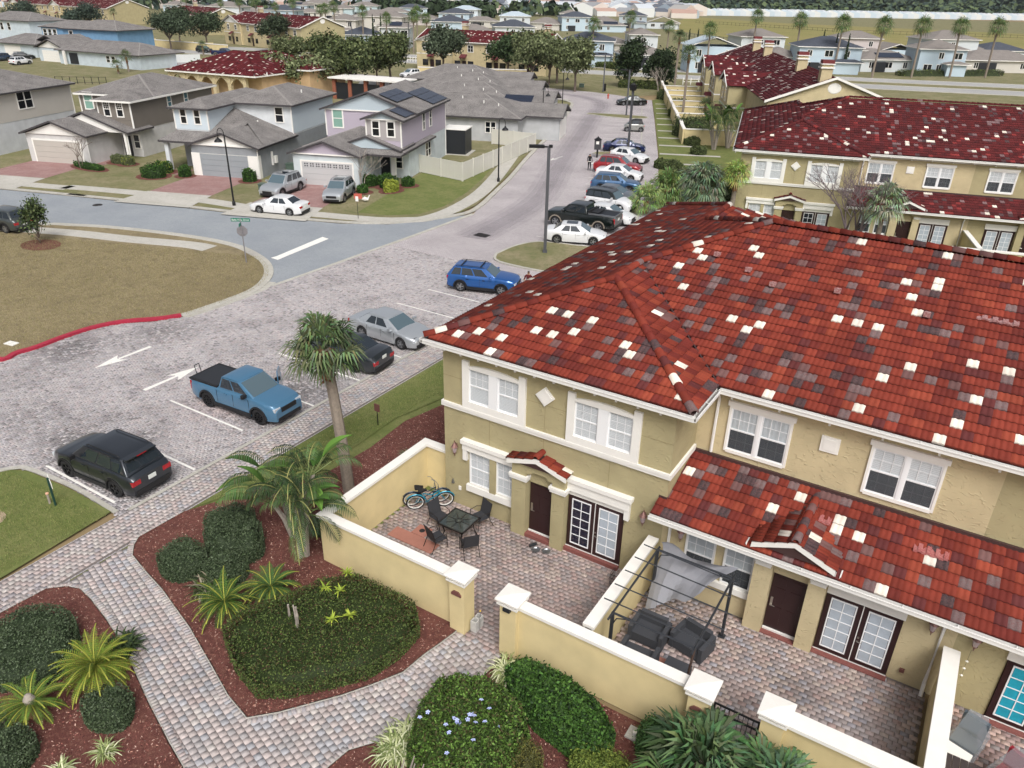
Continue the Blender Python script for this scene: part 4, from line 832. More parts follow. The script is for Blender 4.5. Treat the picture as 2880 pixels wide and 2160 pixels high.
patio_wall('patio_wall', 'yellow stucco patio wall with white coping left of the gate', [(-10.36, 13.95), (-15.5, 13.95), (-15.5, 19.3), (-14.45, 19.3)])
patio_wall('patio_wall', 'yellow stucco patio wall right of the gate, in front of the gazebo', [(-8.06, 13.95), (-3.12, 13.95)])
patio_wall('patio_wall', 'dividing patio wall with lichen stained coping beside the gazebo', [(-6.15, 14.25), (-6.15, 18.72)])
patio_wall('patio_wall', 'right hand dividing wall with stained coping beside the downpipe', [(2.2, 9), (2.2, 18.72)], cap=.4)
patio_wall('patio_wall', 'low corner of yellow patio wall behind the fan palm at the bottom edge', [(-.78, 14.2), (1.95, 14.2)], cap=.5)
gate_pillar(-10.08, 13.95, 'gate pillar with brown plaque left of the open patio entrance', 'plaque'); gate_pillar(-8.34, 13.95, 'gate pillar with small black lamp right of the open patio entrance', 'lamp')
gate_pillar(-2.84, 13.88, 'gate pillar with brown plaque beside the black iron gate', 'plaque'); gate_pillar(-1.14, 14.15, 'gate pillar partly hidden by the fan palm fronds')
T = thing('patio_wall', 'white coped yellow yard walls in front of the second townhouse row, over the ridge', 'patio wall', (-16.83, 60.21, 0), radians(15.2))
for x0, x1, y0, y1 in ((9, 13.4, -5.1, -4.9), (14.0, 24, -5.1, -4.9), (16.4, 16.6, -4.899, 0), (24.1, 24.3, -4.899, 0)):
 part(MB().box(x0, x1, y0, y1, 0, 1.8), 'wall_body', m_yel, T); part(MB().box(x0 - .07, x1 + .07, y0 - .07, y1 - (.07 if y1 == 0 else -.07) if y1 else -.01, 1.8, 1.9), 'coping', m_cap, T)
# ------------------------ timber and block houses
def siding_mat(name, col, dark, lap=.15):
 m = bpy.data.materials.new(name); m.use_nodes = True; nt = m.node_tree; b = nt.nodes['Principled BSDF']; N = nt.nodes.new; L = nt.links.new
 tc = N('ShaderNodeTexCoord').outputs['Object']; n = N('ShaderNodeTexNoise'); n.inputs['Scale'].default_value = .7; n.inputs['Detail'].default_value = 5; L(tc, n.inputs['Vector'])
 mx = N('ShaderNodeMix'); mx.data_type = 'RGBA'; mx.inputs['A'].default_value = (*srgb(col), 1); mx.inputs['B'].default_value = (*srgb(dark), 1); L(n.outputs[0], mx.inputs['Factor']); L(mx.outputs['Result'], b.inputs['Base Color']); b.inputs['Roughness'].default_value = .7
 MC[name] = m; return m
m_shin = mat('asphalt_shingle', '#6f6b69', .95, noise=(2.2, .3, '#5c5957'), bump=(9, .8)); 
def shingle(name, ca, cb):
 m = bpy.data.materials.new(name); m.use_nodes = True; nt = m.node_tree; b = nt.nodes['Principled BSDF']; N = nt.nodes.new; L = nt.links.new
 P = N('ShaderNodeTexCoord').outputs['Object']; v = N('ShaderNodeTexVoronoi'); mp = N('ShaderNodeMapping'); mp.inputs['Scale'].default_value = (4.5, 4.5, 14); L(P, mp.inputs['Vector']); L(mp.outputs[0], v.inputs['Vector'])
 n = N('ShaderNodeTexNoise'); n.inputs['Scale'].default_value = .8; n.inputs['Detail'].default_value = 6; L(P, n.inputs['Vector'])
 sx = N('ShaderNodeSeparateColor'); L(v.outputs['Color'], sx.inputs[0]); a = N('ShaderNodeMath'); a.operation = 'MULTIPLY_ADD'; a.inputs[1].default_value = .95; L(sx.outputs[0], a.inputs[0]); L(n.outputs[0], a.inputs[2])
 r = N('ShaderNodeMapRange'); r.inputs['From Min'].default_value = .45; r.inputs['From Max'].default_value = 1.4; L(a.outputs[0], r.inputs['Value'])
 mx = N('ShaderNodeMix'); mx.data_type = 'RGBA'; mx.inputs['A'].default_value = (*srgb(ca), 1); mx.inputs['B'].default_value = (*srgb(cb), 1); L(r.outputs[0], mx.inputs['Factor']); L(mx.outputs['Result'], b.inputs['Base Color']); b.inputs['Roughness'].default_value = .95
 MC[name] = m; return m
m_shg = shingle('shingle_grey', '#494645', '#8a8683'); m_shd = shingle('shingle_dark', '#363b44', '#4c515b'); m_shb = shingle('shingle_brown', '#6e6863', '#86807b')
m_fasc = mat('dark_fascia', '#423f41', .6); m_gdoor = mat('garage_door', '#b9b9b9', .5)
def roofpart(root, kind, x0, x1, y0, y1, ze, sl, m, axis='x', fm=None, name='roof', th=.16, over=0.0, gable_m=None):
 """hip or gable roof over a rectangle; axis = ridge direction for gables"""
 s = MB(); W = x1 - x0; D = y1 - y0
 if kind == 'hip':
  if W >= D: r = D / 2; A, B = (x0 + r, y0 + r), (x1 - r, y0 + r)
  else: r = W / 2; A, B = (x0 + r, y0 + r), (x0 + r, y1 - r)
  zr = ze + r * sl; c = [(x0, y0, ze), (x1, y0, ze), (x1, y1, ze), (x0, y1, ze)]; a = (*A, zr); b = (*B, zr)
  if W >= D: fs = [(c[0], c[1], b, a), (c[1], c[2], b), (c[2], c[3], a, b), (c[3], c[0], a)]
  else: fs = [(c[0], c[1], a), (c[1], c[2], b, a), (c[2], c[3], b), (c[3], c[0], a, b)]
 elif kind == 'gable':
  if axis == 'x': zr = ze + D / 2 * sl; a = (x0, y0 + D / 2, zr); b = (x1, y0 + D / 2, zr); fs = [((x0, y0, ze), (x1, y0, ze), b, a), ((x1, y1, ze), (x0, y1, ze), a, b)]; ends = [((x0, y1, ze), (x0, y0, ze), a), ((x1, y0, ze), (x1, y1, ze), b)]
  else: zr = ze + W / 2 * sl; a = (x0 + W / 2, y0, zr); b = (x0 + W / 2, y1, zr); fs = [((x1, y0, ze), (x1, y1, ze), b, a), ((x0, y1, ze), (x0, y0, ze), a, b)]; ends = [((x0, y0, ze), (x1, y0, ze), a), ((x1, y1, ze), (x0, y1, ze), b)]
 for f in fs: s.face(f)
 r_ = part(s, name, m, root); f_ = MB(); t = th
 def edge(p, q, drop=th, w=.05):
  p = Vector(p); q = Vector(q); d = (q - p).normalized(); o = d.cross(Vector((0, 0, 1))).normalized() * w
  V = [p, q, q + Vector((0, 0, -drop)), p + Vector((0, 0, -drop))]; U = [v + o for v in V]; n = len(f_.v); f_.v += [tuple(v + Vector((0, 0, .015))) if i < 2 else tuple(v) for i, v in enumerate(V)] + [tuple(v + Vector((0, 0, .015))) if i < 2 else tuple(v) for i, v in enumerate(U)]
  for g in ((0, 1, 2, 3), (7, 6, 5, 4), (4, 5, 1, 0), (3, 2, 6, 7), (0, 3, 7, 4), (1, 5, 6, 2)): f_.f.append(tuple(n + i for i in g)); f_.c.append(None); f_.m.append(0)
 C = [(x0, y0, ze), (x1, y0, ze), (x1, y1, ze), (x0, y1, ze)]
 if kind == 'hip':
  for i in range(4): edge(C[i], C[(i + 1) % 4])
 else:
  for f in fs: edge(f[0], f[1])
  for f in ends: edge(f[0], f[2]); edge(f[2], f[1])
 part(f_, 'fascia', fm or m_fasc, r_)
 sf = MB(); sf.face([(x0, y1, ze - t), (x1, y1, ze - t), (x1, y0, ze - t), (x0, y0, ze - t)]) if kind == 'hip' else None
 if sf.f: part(sf, 'soffit', m_wht, r_)
 if kind == 'hip' and zr - ze > 1.0 and m in (m_shg,):
  h = MB(); ends_ = [(C[0], a), (C[1], a if W < D else b), (C[2], b), (C[3], b if W < D else a), (a, b)]
  for p, q in ends_:
   p = Vector(p); q = Vector(q); k = max(1, int((q - p).length / .3)); d = (q - p) / k; sd = d.cross(Vector((0, 0, 1))).normalized() * .13
   h.face([tuple(p - sd + Vector((0, 0, -.01))), tuple(p + Vector((0, 0, .035))), tuple(q + Vector((0, 0, .035))), tuple(q - sd + Vector((0, 0, -.01)))]); h.face([tuple(p + Vector((0, 0, .035))), tuple(p + sd + Vector((0, 0, -.01))), tuple(q + sd + Vector((0, 0, -.01))), tuple(q + Vector((0, 0, .035)))])
  part(h, 'hip_cap', m_hip, r_)
 return r_
m_hip = mat('hip_cap', '#85817e', .95, noise=(5, .15))
def clap(root, M, x0, x1, z0, z1, m, lap=.16, name='siding'):
 """lap siding: each course its own tilted board"""
 s = MB(); z = z0
 while z < z1 - .01:
  t = min(z + lap, z1); s.face([(x0, -.028, z), (x1, -.028, z), (x1, -.008, t), (x0, -.008, t)]); s.face([(x0, -.004, z), (x1, -.004, z), (x1, -.028, z), (x0, -.028, z)]); z = t
 o = part(s, name, m, root, M); o['kind'] = 'stuff'; return o
def corner_boards(root, *pts, w=.12):
 s = MB()
 for x, y, z0, z1 in pts: s.box(x - w / 2, x + w / 2, y - w / 2, y + w / 2, z0, z1)
 return part(s, 'corner_board', m_wht, root)
def garage(root, M, x0, x1, z1, windows=False, m=None, trim=.16):
 s = MB(); s.box(x0 - trim, x0, -.05, 0, 0, z1 + trim); s.box(x1, x1 + trim, -.05, 0, 0, z1 + trim); s.box(x0, x1, -.05, 0, z1, z1 + trim); d = part(s, 'garage_door', m_wht, root, M)
 for k in range(4):
  za = .02 + (z1 - .02) * k / 4; zb = .02 + (z1 - .02) * (k + 1) / 4 - .02; part(MB().box(x0, x1, -.035, 0, za, zb), 'door_panel', m or m_gdoor, d, M)
  if windows and k == 3:
   g = MB()
   for i in range(16):
    for j in range(2): xa = x0 + .2 + i * (x1 - x0 - .35) / 16 + (0 if i % 2 else .06); g.box(xa, xa + .13, -.045, -.035, za + .1 + j * .2, za + .22 + j * .2)
   part(g, 'door_window', m_dark, d, M)
 return d
def housewin(root, M, x, z, w_=.85, h=1.4, trim=.12, cols=1, grid=None, fine=True, m=None):
 """dark sash window, bottom left at x,z"""
 s = MB(); t = trim; s.box(x - t, x, -.07, 0, z - t, z + h + t); s.box(x + w_, x + w_ + t, -.07, 0, z - t, z + h + t); s.box(x, x + w_, -.07, 0, z - t, z); s.box(x, x + w_, -.07, 0, z + h, z + h + t); s.box(x, x + w_, -.06, 0, z + h / 2 - .035, z + h / 2 + .035)
 for c in range(1, cols): xx = x + w_ * c / cols; s.box(xx - .07, xx + .07, -.068, 0, z, z + h)
 if grid:
  for i in range(1, grid[0]): xx = x + w_ * i / grid[0]; s.box(xx - .012, xx + .012, -.055, 0, z + h / 2, z + h)
  for j in range(1, grid[1]): s.box(x, x + w_, -.054, 0, z + h / 2 + h / 2 * j / grid[1] - .012, z + h / 2 + h / 2 * j / grid[1] + .012)
 wn = part(s, 'window', m_wht, root, M)
 for a, b in ((z, z + h / 2 - .035), (z + h / 2 + .035, z + h)): part(MB().box(x, x + w_, -.04, -.005, a, b), 'pane', m or m_glassd, wn, M)
 return wn
m_green = mat('green_blind_glass', '#7fa396', .15); m_blueg = mat('blue_blind_glass', '#456d78', .12)
def house(name, label, o, ang=20): return thing(name, label, 'house', (*o, 0), radians(ang), 'suburban houses')
# --- H2 taupe house
s_taupe = siding_mat('siding_taupe', '#7b746c', '#6d675f'); w_taupe = stucco_mat('render_pale', '#c4c3c1', False); m_tdoor = mat('garage_pale', '#b5b0a8', .5, noise=(1, .05))
T = house('house', 'taupe clapboard two storey house with beige garage and black front door', H2o)
box_part(T, 'wall', w_taupe, (-9.35, -2.4, -3.9, 4, 0, 2.85), (-2.39, -.01, 1.4, 12, 0, 2.85), (-9.2, 0, 2, 16, 0, 2.9)); box_part(T, 'wall', s_taupe, (-3.8, 0, .56, 5, 2.9, 5.75), (-9.1, -.01, 4.6, 16, 2.9, 5.75))
clap(T, FR((0, .55, 0), 0), -3.8, 0, 3.9, 5.7, s_taupe); clap(T, FR((.005, .55, 0), 90), 0, 15.4, 2.85, 5.72, s_taupe); clap(T, FR((0, 4.59, 0), 0), -9.1, -3.8, 3.4, 5.7, s_taupe); corner_boards(T, (-3.8, .55, 4.1, 5.7), (0, .55, 2.95, 5.7), (-9.1, 4.59, 3.4, 5.7))
roofpart(T, 'gable', -9.75, -2.0, -4.3, 2, 2.92, .34, m_shg, 'y'); roofpart(T, 'gable', -9.7, .45, -1.2, 3.2, 2.93, .36, m_shg, 'y')
box_part(T, 'gable_infill', m_wht, *[]) if False else None
g = MB(); g.xprism([(-9.2, 2.86), (-2.5, 2.86), (-5.87, 3.95)], -4.02, -3.9); g.xprism([(-9.3, 2.86), (.05, 2.86), (-4.6, 4.5)], -1.02, -.9); part(g, 'gable_board', m_wht, T)
roofpart(T, 'hip', -9.5, .42, 4.2, 16.5, 5.8, .33, m_shg, fm=m_wht); roofpart(T, 'hip', -4.2, .44, .1, 8, 5.79, .33, m_shg, fm=m_wht)
M = FR((0, -3.9, 0), 0); garage(T, M, -8.6, -3.2, 2.2, m=m_tdoor); housewin(T, FR((0, .55, 0), 0), -3.05, 4.25, .62, 1.32, .12, grid=(3, 3)); housewin(T, FR((0, .55, 0), 0), -1.55, 4.25, .62, 1.32, .12, grid=(3, 3)); housewin(T, FR((0, 4.59, 0), 0), -8.5, 4.2, .95, 1.6, .13, m=m_green)
Ms = FR((.01, .55, 0), 90); housewin(T, Ms, 6.4, 4.3, .62, 1.3, .1, m=m_blueg); housewin(T, Ms, 9.6, 4.3, .62, 1.3, .1, m=m_blueg)
panel_door(T, FR((0, 1.4, 0), 0), -2.2, -1.25, .05, 2.15, m_dark); housewin(T, FR((0, 1.4, 0), 0), -.85, .95, .6, 1.3, .1); box_part(T, 'porch_post', m_wht, (-.25, 0, -1.0, -.75, 0, 2.86))
downpipe(T, [(.1, .45, 5.6), (.1, .5, 3.1)]); downpipe(T, [(-2.2, -4, 2.8), (-2.3, -3.95, 2.6), (-2.3, -3.95, .1)]); downpipe(T, [(.1, -.9, 2.85), (.05, -.8, 2.5), (.05, -.8, .1)])
# --- H3 light blue house
s_blue = siding_mat('siding_ice_blue', '#c6d0d5', '#bac6ce'); w_grey = stucco_mat('render_grey', '#8d9194', False); w_lt = stucco_mat('render_light', '#cdd1d3', False); m_gblue = mat('garage_grey', '#8f9599', .5, noise=(1, .05))
T = house('house', 'pale ice blue two storey house with grey garage behind the arched street lamp', H3o)
box_part(T, 'wall', w_grey, (-6.9, 0, 0, 8, 0, 2.95), (-10.0, -.01, 3.6, 18, 0, 2.95)); box_part(T, 'wall', w_lt, (-6.4, -.01, 7.78, 18, 2.95, 5.85), (-9.97, -6.36, 2.75, 17.9, 3.2, 5.85))
clap(T, FR((0, 2.73, 0), 0), -9.97, -6.36, 3.85, 5.8, s_blue, .2); clap(T, FR((-6.35, 2.73, 0), 90), 0, 5.05, 3.6, 5.8, s_blue, .2); clap(T, FR((0, 7.77, 0), 90), 0, 10.3, 3.1, 5.8, s_blue, .2); corner_boards(T, (-9.97, 2.73, 3.85, 5.8), (-6.36, 2.73, 3.85, 5.8), (0, 7.77, 3.2, 5.8))
roofpart(T, 'hip', -7.3, .45, 7.3, 18.4, 5.93, .34, m_shg); roofpart(T, 'hip', -10.4, -5.9, 2.3, 16, 5.9, .335, m_shg)
roofpart(T, 'gable', -7.15, .42, -.35, 7.8, 2.97, .34, m_shg, 'y')
lw = MB(); lw.face([(-10.9, .9, 3.0), (.40, .9, 3.02), (-2.6, 3.9, 4.05), (-2.6, 3.92, 4.07), (-6.35, 7.77, 5.35), (-9.9, 2.7, 3.7), (-10.2, 2.0, 3.35)][:0] or [(-10.9, .8, 2.98), (-6.8, .8, 2.98), (-6.35, 2.75, 3.72), (-9.97, 2.75, 3.72)]); lw.face([(-10.9, .8, 2.98), (-9.97, 2.75, 3.72), (-9.97, 8, 3.72), (-10.9, 8, 2.98)])
lw.face([(-7.1, .8, 2.98), (-3.2, .8, 3.0), (-3.2, 4.6, 4.45), (-6.36, 7.75, 5.38), (-6.36, 2.7, 3.74)]); lw.face([(.42, .8, 3.0), (.42, 8, 3.0), (-6.36, 7.75, 5.36), (-3.2, 4.6, 4.4)]); part(lw, 'porch_roof', m_shg, T)
box_part(T, 'fascia', m_fasc, (-10.92, -7.1, .74, .8, 2.82, 3.0), (-10.97, -10.9, .8, 8, 2.82, 3.0), (.42, .47, -.3, 8, 2.82, 2.99)); box_part(T, 'soffit', m_wht, (-10.9, -6.9, .81, 3.6, 2.8, 2.83))
g = MB(); g.xprism([(-6.8, 2.95), (-.1, 2.95), (-3.4, 4.0)], -.08, 0); g.box(-6.7, -.2, -.14, -.08, 2.95, 3.08); part(g, 'gable_board', m_wht, T)
garage(T, FR((0, 0, 0), 0), -6.05, -1.0, 2.15, m=m_gblue, trim=.02); box_part(T, 'garage_pier', m_wht, (-6.93, -6.08, -.06, 0, 0, 2.2), (-.96, .03, -.06, 0, 0, 2.2), (.0, .04, 0, .6, 0, 2.2)); box_part(T, 'porch_post', w_lt, (-10.55, -10.15, 1.1, 1.5, 0, 2.8))
Mb = FR((0, 2.73, 0), 0); housewin(T, Mb, -9.25, 4.42, .55, 1.28, .12); housewin(T, Mb, -7.75, 4.42, .55, 1.28, .12); housewin(T, FR((0, 7.77, 0), 0), -1.72, 4.2, .78, 1.38, .1); housewin(T, FR((0, 3.6, 0), 0), -8.5, 1.3, .6, .8, .1)
v = MB(); v.tube([(-4.2, 11.5, 8.2), (-4.2, 11.5, 8.5)], .07, 6); v.tube([(-1.2, 13, 6.4), (-1.2, 13, 6.8)], .07, 6); v.tube([(-3.2, 6.6, 4.0), (-3.2, 6.6, 4.4)], .07, 6); part(v, 'vent_pipe', m_wht, T)
downpipe(T, [(.2, -.2, 2.85), (.08, -.02, 2.6), (.08, -.02, .1)]); downpipe(T, [(.1, 7.6, 5.8), (.1, 7.68, 3.1)]); bx_ = MB(); bx_.box(.02, .2, 2.6, 2.75, .9, 2.2); bx_.box(.02, .25, 3.1, 3.5, 1.0, 1.7); part(bx_, 'meter_box', m_gut, T)
# --- H4 lavender house
s_lav = siding_mat('siding_lavender', '#aaa1ad', '#aea5b1'); s_lg = siding_mat('siding_putty', '#a5a09e', '#9e9998'); w_mint = stucco_mat('render_mint', '#c0c8ca', False)
T = house('house', 'lavender clapboard corner house with solar panels and white vinyl fence', H4o)
box_part(T, 'wall', w_mint, (-9.6, -3.1, -3.6, 4, 0, 2.75), (-9.3, 0, 1.6, 14.2, 0, 2.99)); box_part(T, 'wall', s_lav, (-3.45, 0, -.3, 14.2, 3.0, 5.78), (-9.2, -3.4, 3.5, 14.1, 3.0, 6.0))
clap(T, FR((0, -.31, 0), 0), -3.45, 0, 3.9, 5.8, s_lg); clap(T, FR((.005, -.31, 0), 90), 0, 14.5, 3.0, 5.75, s_lav); clap(T, FR((0, 3.49, 0), 0), -9.2, -3.45, 3.3, 6.0, s_lav); corner_boards(T, (-3.45, -.31, 4.1, 5.8), (0, -.31, 3.05, 5.75), (-9.2, 3.49, 3.4, 6.0), (0, 14.2, 0, 5.7))
roofpart(T, 'gable', -9.65, .5, 3.1, 14.6, 5.96, .355, m_shg, 'y'); roofpart(T, 'gable', -3.85, .42, -.7, 8, 5.8, .34, m_shg, 'y'); roofpart(T, 'hip', -9.95, .5, -.9, 9, 2.96, .34, m_shg); roofpart(T, 'gable', -9.97, -2.75, -4.0, 3, 2.93, .34, m_shg, 'y'); roofpart(T, 'gable', -6.6, .2, -1.3, 3, 3.2, .34, m_shg, 'y'); roofpart(T, 'hip', -4.5, .46, -2.2, 3, 2.9, .3, m_shg)
m_shk = siding_mat('shake_pale', '#b4c0c6', '#a7b4bb')
g = MB(); g.xprism([(-9.2, 5.98), (0, 5.98), (-4.6, 7.5)], 3.4, 3.49); g.xprism([(-6.0, 3.25), (-.6, 3.25), (-3.2, 4.2)], -1.2, -1.1); g.xprism([(-3.4, 5.82), (-.05, 5.82), (-1.72, 6.35)], -.42, -.31); part(g, 'gable_board', m_shk, T); g = MB(); g.xprism([(-9.3, 2.98), (-3.3, 2.98), (-6.35, 3.95)], -3.72, -3.6); part(g, 'gable_board', s_lav, T); box_part(T, 'frieze', m_wht, (-9.7, -3.0, -3.78, -3.6, 2.84, 2.97), (-9.25, .05, 3.36, 3.49, 5.86, 5.98), (-3.5, .05, -.47, -.31, 5.72, 5.83))
garage(T, FR((0, -3.6, 0), 0), -8.75, -3.75, 2.15, True); housewin(T, FR((0, -.31, 0), 0), -2.8, 4.3, .62, 1.28, .13); housewin(T, FR((0, -.31, 0), 0), -1.3, 4.3, .62, 1.28, .13); housewin(T, FR((0, 3.49, 0), 0), -8.4, 4.25, .95, 1.65, .13, m=m_green)
Ms = FR((.01, 0, 0), 90); housewin(T, Ms, 6.15, 4.0, .65, 1.5, .12); housewin(T, Ms, 8.4, 4.05, .65, 1.5, .12); housewin(T, Ms, 6.85, 1.15, 1.6, 1.35, .1, 2); panel_door(T, FR((0, 1.6, 0), 0), -2.9, -1.95, .05, 2.1, m_dark); housewin(T, FR((0, 1.6, 0), 0), -1.4, 1.0, .7, 1.2, .1); box_part(T, 'porch_post', m_wht, (-1.3, -.9, .1, .5, 0, 2.85))
cnp = MB(); cnp.box(-.5, 2.3, 14.4, 17.4, 2.75, 2.85); part(cnp, 'lanai_roof', m_wht, T); cnp = MB(); cnp.box(-.4, 2.2, 14.5, 17.3, .1, 2.74); part(cnp, 'lanai_screen', m_dark, T); box_part(T, 'lanai_slab', m_conc, (-.6, 2.6, 14.3, 17.6, 0, .12))
def solar(root, O, e, s, n, nx, ny, w_=1.0, h=1.7):
 RM = Matrix(((e[0], s[0], n[0], O[0]), (e[1], s[1], n[1], O[1]), (e[2], s[2], n[2], O[2]), (0, 0, 0, 1)))
 for i in range(nx):
  for j in range(ny): p = part(MB().box(i * w_ + .015, (i + 1) * w_ - .015, j * h + .015, (j + 1) * h - .015, .06, .10), 'solar_panel', m_frame, root, RM); part(MB().box(i * w_ + .035, (i + 1) * w_ - .035, j * h + .035, (j + 1) * h - .035, .10, .104), 'solar_cell', m_solar, p, RM)
m_solar = mat('solar_cell', '#1d2536', .22, noise=(1.5, .2), spec=.9); m_frame = mat('dark_frame', '#22252b', .4)
c_ = 1 / sqrt(1 + .34 ** 2); solar(T, (.22, .5, 5.88), (0, 1, 0), (-c_, 0, .34 * c_), (.34 * c_, 0, c_), 5, 1, 1.7, 1.75); c2_ = 1 / sqrt(1 + .355 ** 2)
solar(T, (.3, 9.0, 6.05), (0, 1, 0), (-c2_, 0, .355 * c2_), (.355 * c2_, 0, c2_), 3, 3, 1.7, 1.0); solar(T, (-1.7, 3.6, 6.78), (0, 1, 0), (-c2_, 0, .355 * c2_), (.355 * c2_, 0, c2_), 3, 2, 1.7, 1.0)
# --- H1 cream clapboard at the left edge
s_crm = siding_mat('siding_cream', '#c0bcb4', '#b6b1a9'); w_pl = stucco_mat('render_bluish', '#c3c6c9', False)
T = house('house', 'cream clapboard house cut off by the left edge, double black window', H1o)
box_part(T, 'wall', w_pl, (-10, 0, -4, 10.9, 0, 3.1)); box_part(T, 'wall', s_crm, (-9.99, -.01, -2, 10.9, 3.1, 6.0)); clap(T, FR((.005, 0, 0), 90), -2, 10.9, 3.1, 6.0, s_crm); corner_boards(T, (0, 10.9, 0, 6.0)); roofpart(T, 'hip', -10.4, .45, -2.4, 11.4, 6.05, .34, m_shg); housewin(T, FR((.01, 0, 0), 90), 2.75, 4.2, 2.0, 1.62, .12, 2)
box_part(T, 'air_handler', m_dark, (.1, .9, 5.6, 7.2, 0, .9))
# --- vinyl fence of the corner garden
m_vinyl = mat('vinyl_fence', '#c9c7bd', .5, noise=(1, .04))
def panel_fence(name, label, pts, h=1.8, pw=.45, m=None, cat='fence', group=None):
 T = thing(name, label, cat, (*pts[0], 0), 0, group); o = Vector((*pts[0], 0))
 for p, q in zip(pts, pts[1:]):
  p = Vector((*p, 0)) - o; q = Vector((*q, 0)) - o; L_ = (q - p).length; M = Matrix.Translation(p) @ Matrix.Rotation(atan2((q - p).y, (q - p).x), 4, 'Z'); k = max(1, round(L_ / 2.4))
  for i in range(k):
   a = L_ * i / k; b = L_ * (i + 1) / k; part(MB().box(a - .065, a + .065, -.065, .065, 0, h + .06), 'fence_post', m or m_vinyl, T, M); s = MB(); s.box(a + .065, b - .065, -.03, .03, .08, .2); s.box(a + .065, b - .065, -.03, .03, h - .12, h); part(s, 'fence_rail', m or m_vinyl, T, M)
   n = max(2, int((b - a - .13) / pw)); 
   for j in range(n): x = a + .065 + (b - a - .13) * j / n; part(MB().box(x + .006, x + (b - a - .13) / n - .006, -.018, .018, .2, h - .12), 'fence_board', m or m_vinyl, T, M)
  part(MB().box(L_ - .065, L_ + .065, -.065, .065, 0, h + .06), 'fence_post', m or m_vinyl, T, M)
 return T
panel_fence('vinyl_fence', 'cream vinyl privacy fence round the corner garden of the lavender house', [l4(.1, 4.6), l4(5.3, 1.95), l4(9.0, 21.0), l4(3.4, 22.5)], pw=.8)
sheet('dirt_lawn', [l4(.3, 4.9), l4(5.1, 2.4), l4(8.8, 20.7), l4(3.2, 22), l4(.3, 14)], .045, g_lawn)
# --- single storey grey homes behind the corner house
w_g2 = stucco_mat('render_dove', '#aeb0b1', False)
for k, (ox, oy, lab) in enumerate(((6.2, 24.2, 'low grey roofed house with the garage nearest the vinyl fence'), (3.2, 37.2, 'low grey roofed house with a black solar panel on its slope'), (-.5, 50, 'low grey roofed house with white garage front by the navy car'), (-4.5, 63, 'last low grey roofed house at the top of the cul-de-sac'))):
 T = house('bungalow', lab, l4(ox - .28 * k, oy), 20)
 box_part(T, 'wall', w_g2, (-16, 0, 0, 11, 0, 2.8)); roofpart(T, 'hip', -16.5, .5, -.5, 11.5, 2.9, .34, m_shg); box_part(T, 'wall', w_g2, (0, 4.6, 3.2, 9.4, 0, 2.75)); roofpart(T, 'gable', -6, 5.1, 2.8, 9.8, 2.85, .34, m_shg, 'x'); garage(T, FR((4.6, 3.2, 0), 90), .7, 5.5, 2.1, m=m_wht)
 if k == 1:
  c_ = 1 / sqrt(1 + .34 ** 2); solar(T, (-1.5, -.2, 3.05), (1, 0, 0), (0, c_, .34 * c_), (0, -.34 * c_, c_), 1, 2, 4.0, 1.1)
 housewin(T, FR((0, 0, 0), 0), -4, 1.1, 1.2, 1.2, .1, 2); v = MB(); v.tube([(-5, 3, 3.9), (-5, 3, 4.4)], .07, 6); v.tube([(-8, 4, 4.2), (-8, 4, 4.7)], .07, 6); v.tube([(-3, 2.5, 3.7), (-3, 2.5, 4.2)], .07, 6); part(v, 'vent_pipe', m_wht, T)
# ------------------------ vehicles
def paint(name, c, metal=.35): return mat('paint_' + name, c, .28, metal, coat=.9, spec=.5)
m_tyre = mat('tyre_rubber', '#1b1b1d', .85); m_rimd = mat('rim_black', '#1e1f21', .35, .6); m_rims = mat('rim_silver', '#9a9c9f', .3, .8); m_blackp = mat('black_plastic', '#1a1a1c', .55); m_headl = mat('headlamp', '#cfd5da', .08, .2, spec=.9); m_tail = mat('tail_lamp', '#a5121c', .15, spec=.8); m_plate = mat('number_plate', '#d9ddd8', .4); m_cglass = mat('car_glass', '#252d34', .03, spec=1.0); m_wsh = mat('windscreen_glass', '#4f6068', .03, spec=1.0); m_chrome = mat('chrome', '#c8cacc', .12, 1.0); m_orange = mat('amber_lamp', '#c96a1d', .2)  # windscreen colour is lightened to paint in the sky's reflection
def wheel(T, x, y, r, w_, rim, spokes, side):
 t = MB(); n = 22; M = Matrix.Translation((x, y, r)) @ Matrix.Rotation(pi / 2, 4, 'X')
 t.lathe([(r * .66, -w_ / 2), (r * .93, -w_ / 2), (r, -w_ / 2 + .03), (r, w_ / 2 - .03), (r * .93, w_ / 2), (r * .66, w_ / 2)], n); tw = part(t, 'wheel', m_tyre, T, M, True)
 g = MB(); yo = -side * (w_ / 2 - .02)                            # rotated X+90: local z -> -y
 s_ = -side
 g.lathe([(0, s_ * (w_ / 2 - .06)), (r * .14, s_ * (w_ / 2 - .03)), (r * .16, s_ * (w_ / 2 - .06))], 10)
 g.lathe([(r * .58, s_ * (w_ / 2 - .10)), (r * .60, s_ * (w_ / 2 - .012)), (r * .67, s_ * (w_ / 2 - .008))], n)
 for k in range(spokes):
  a = 2 * pi * k / spokes; R2 = Matrix.Rotation(a, 4, 'Z'); z0, z1 = sorted((s_ * (w_ / 2 - .05), s_ * (w_ / 2 - .015))); hw = r * (.09 if spokes > 6 else .12); g.box(r * .12, r * .6, -hw, hw, z0, z1, None, R2)
 part(g, 'rim', rim, tw, M)
 h = MB(); z = s_ * (w_ / 2 - .11); h.lathe([(0, z), (r * .6, z)], 14); part(h, 'brake_disc', m_blackp, tw, M)
def interp(pts, x):
 if x <= pts[0][0]: return pts[0][1]
 for (a, b), (c, d) in zip(pts, pts[1:]):
  if x <= c: t = (x - a) / (c - a); t = t * t * (3 - 2 * t) * .35 + t * .65; return b + (d - b) * t
 return pts[-1][1]
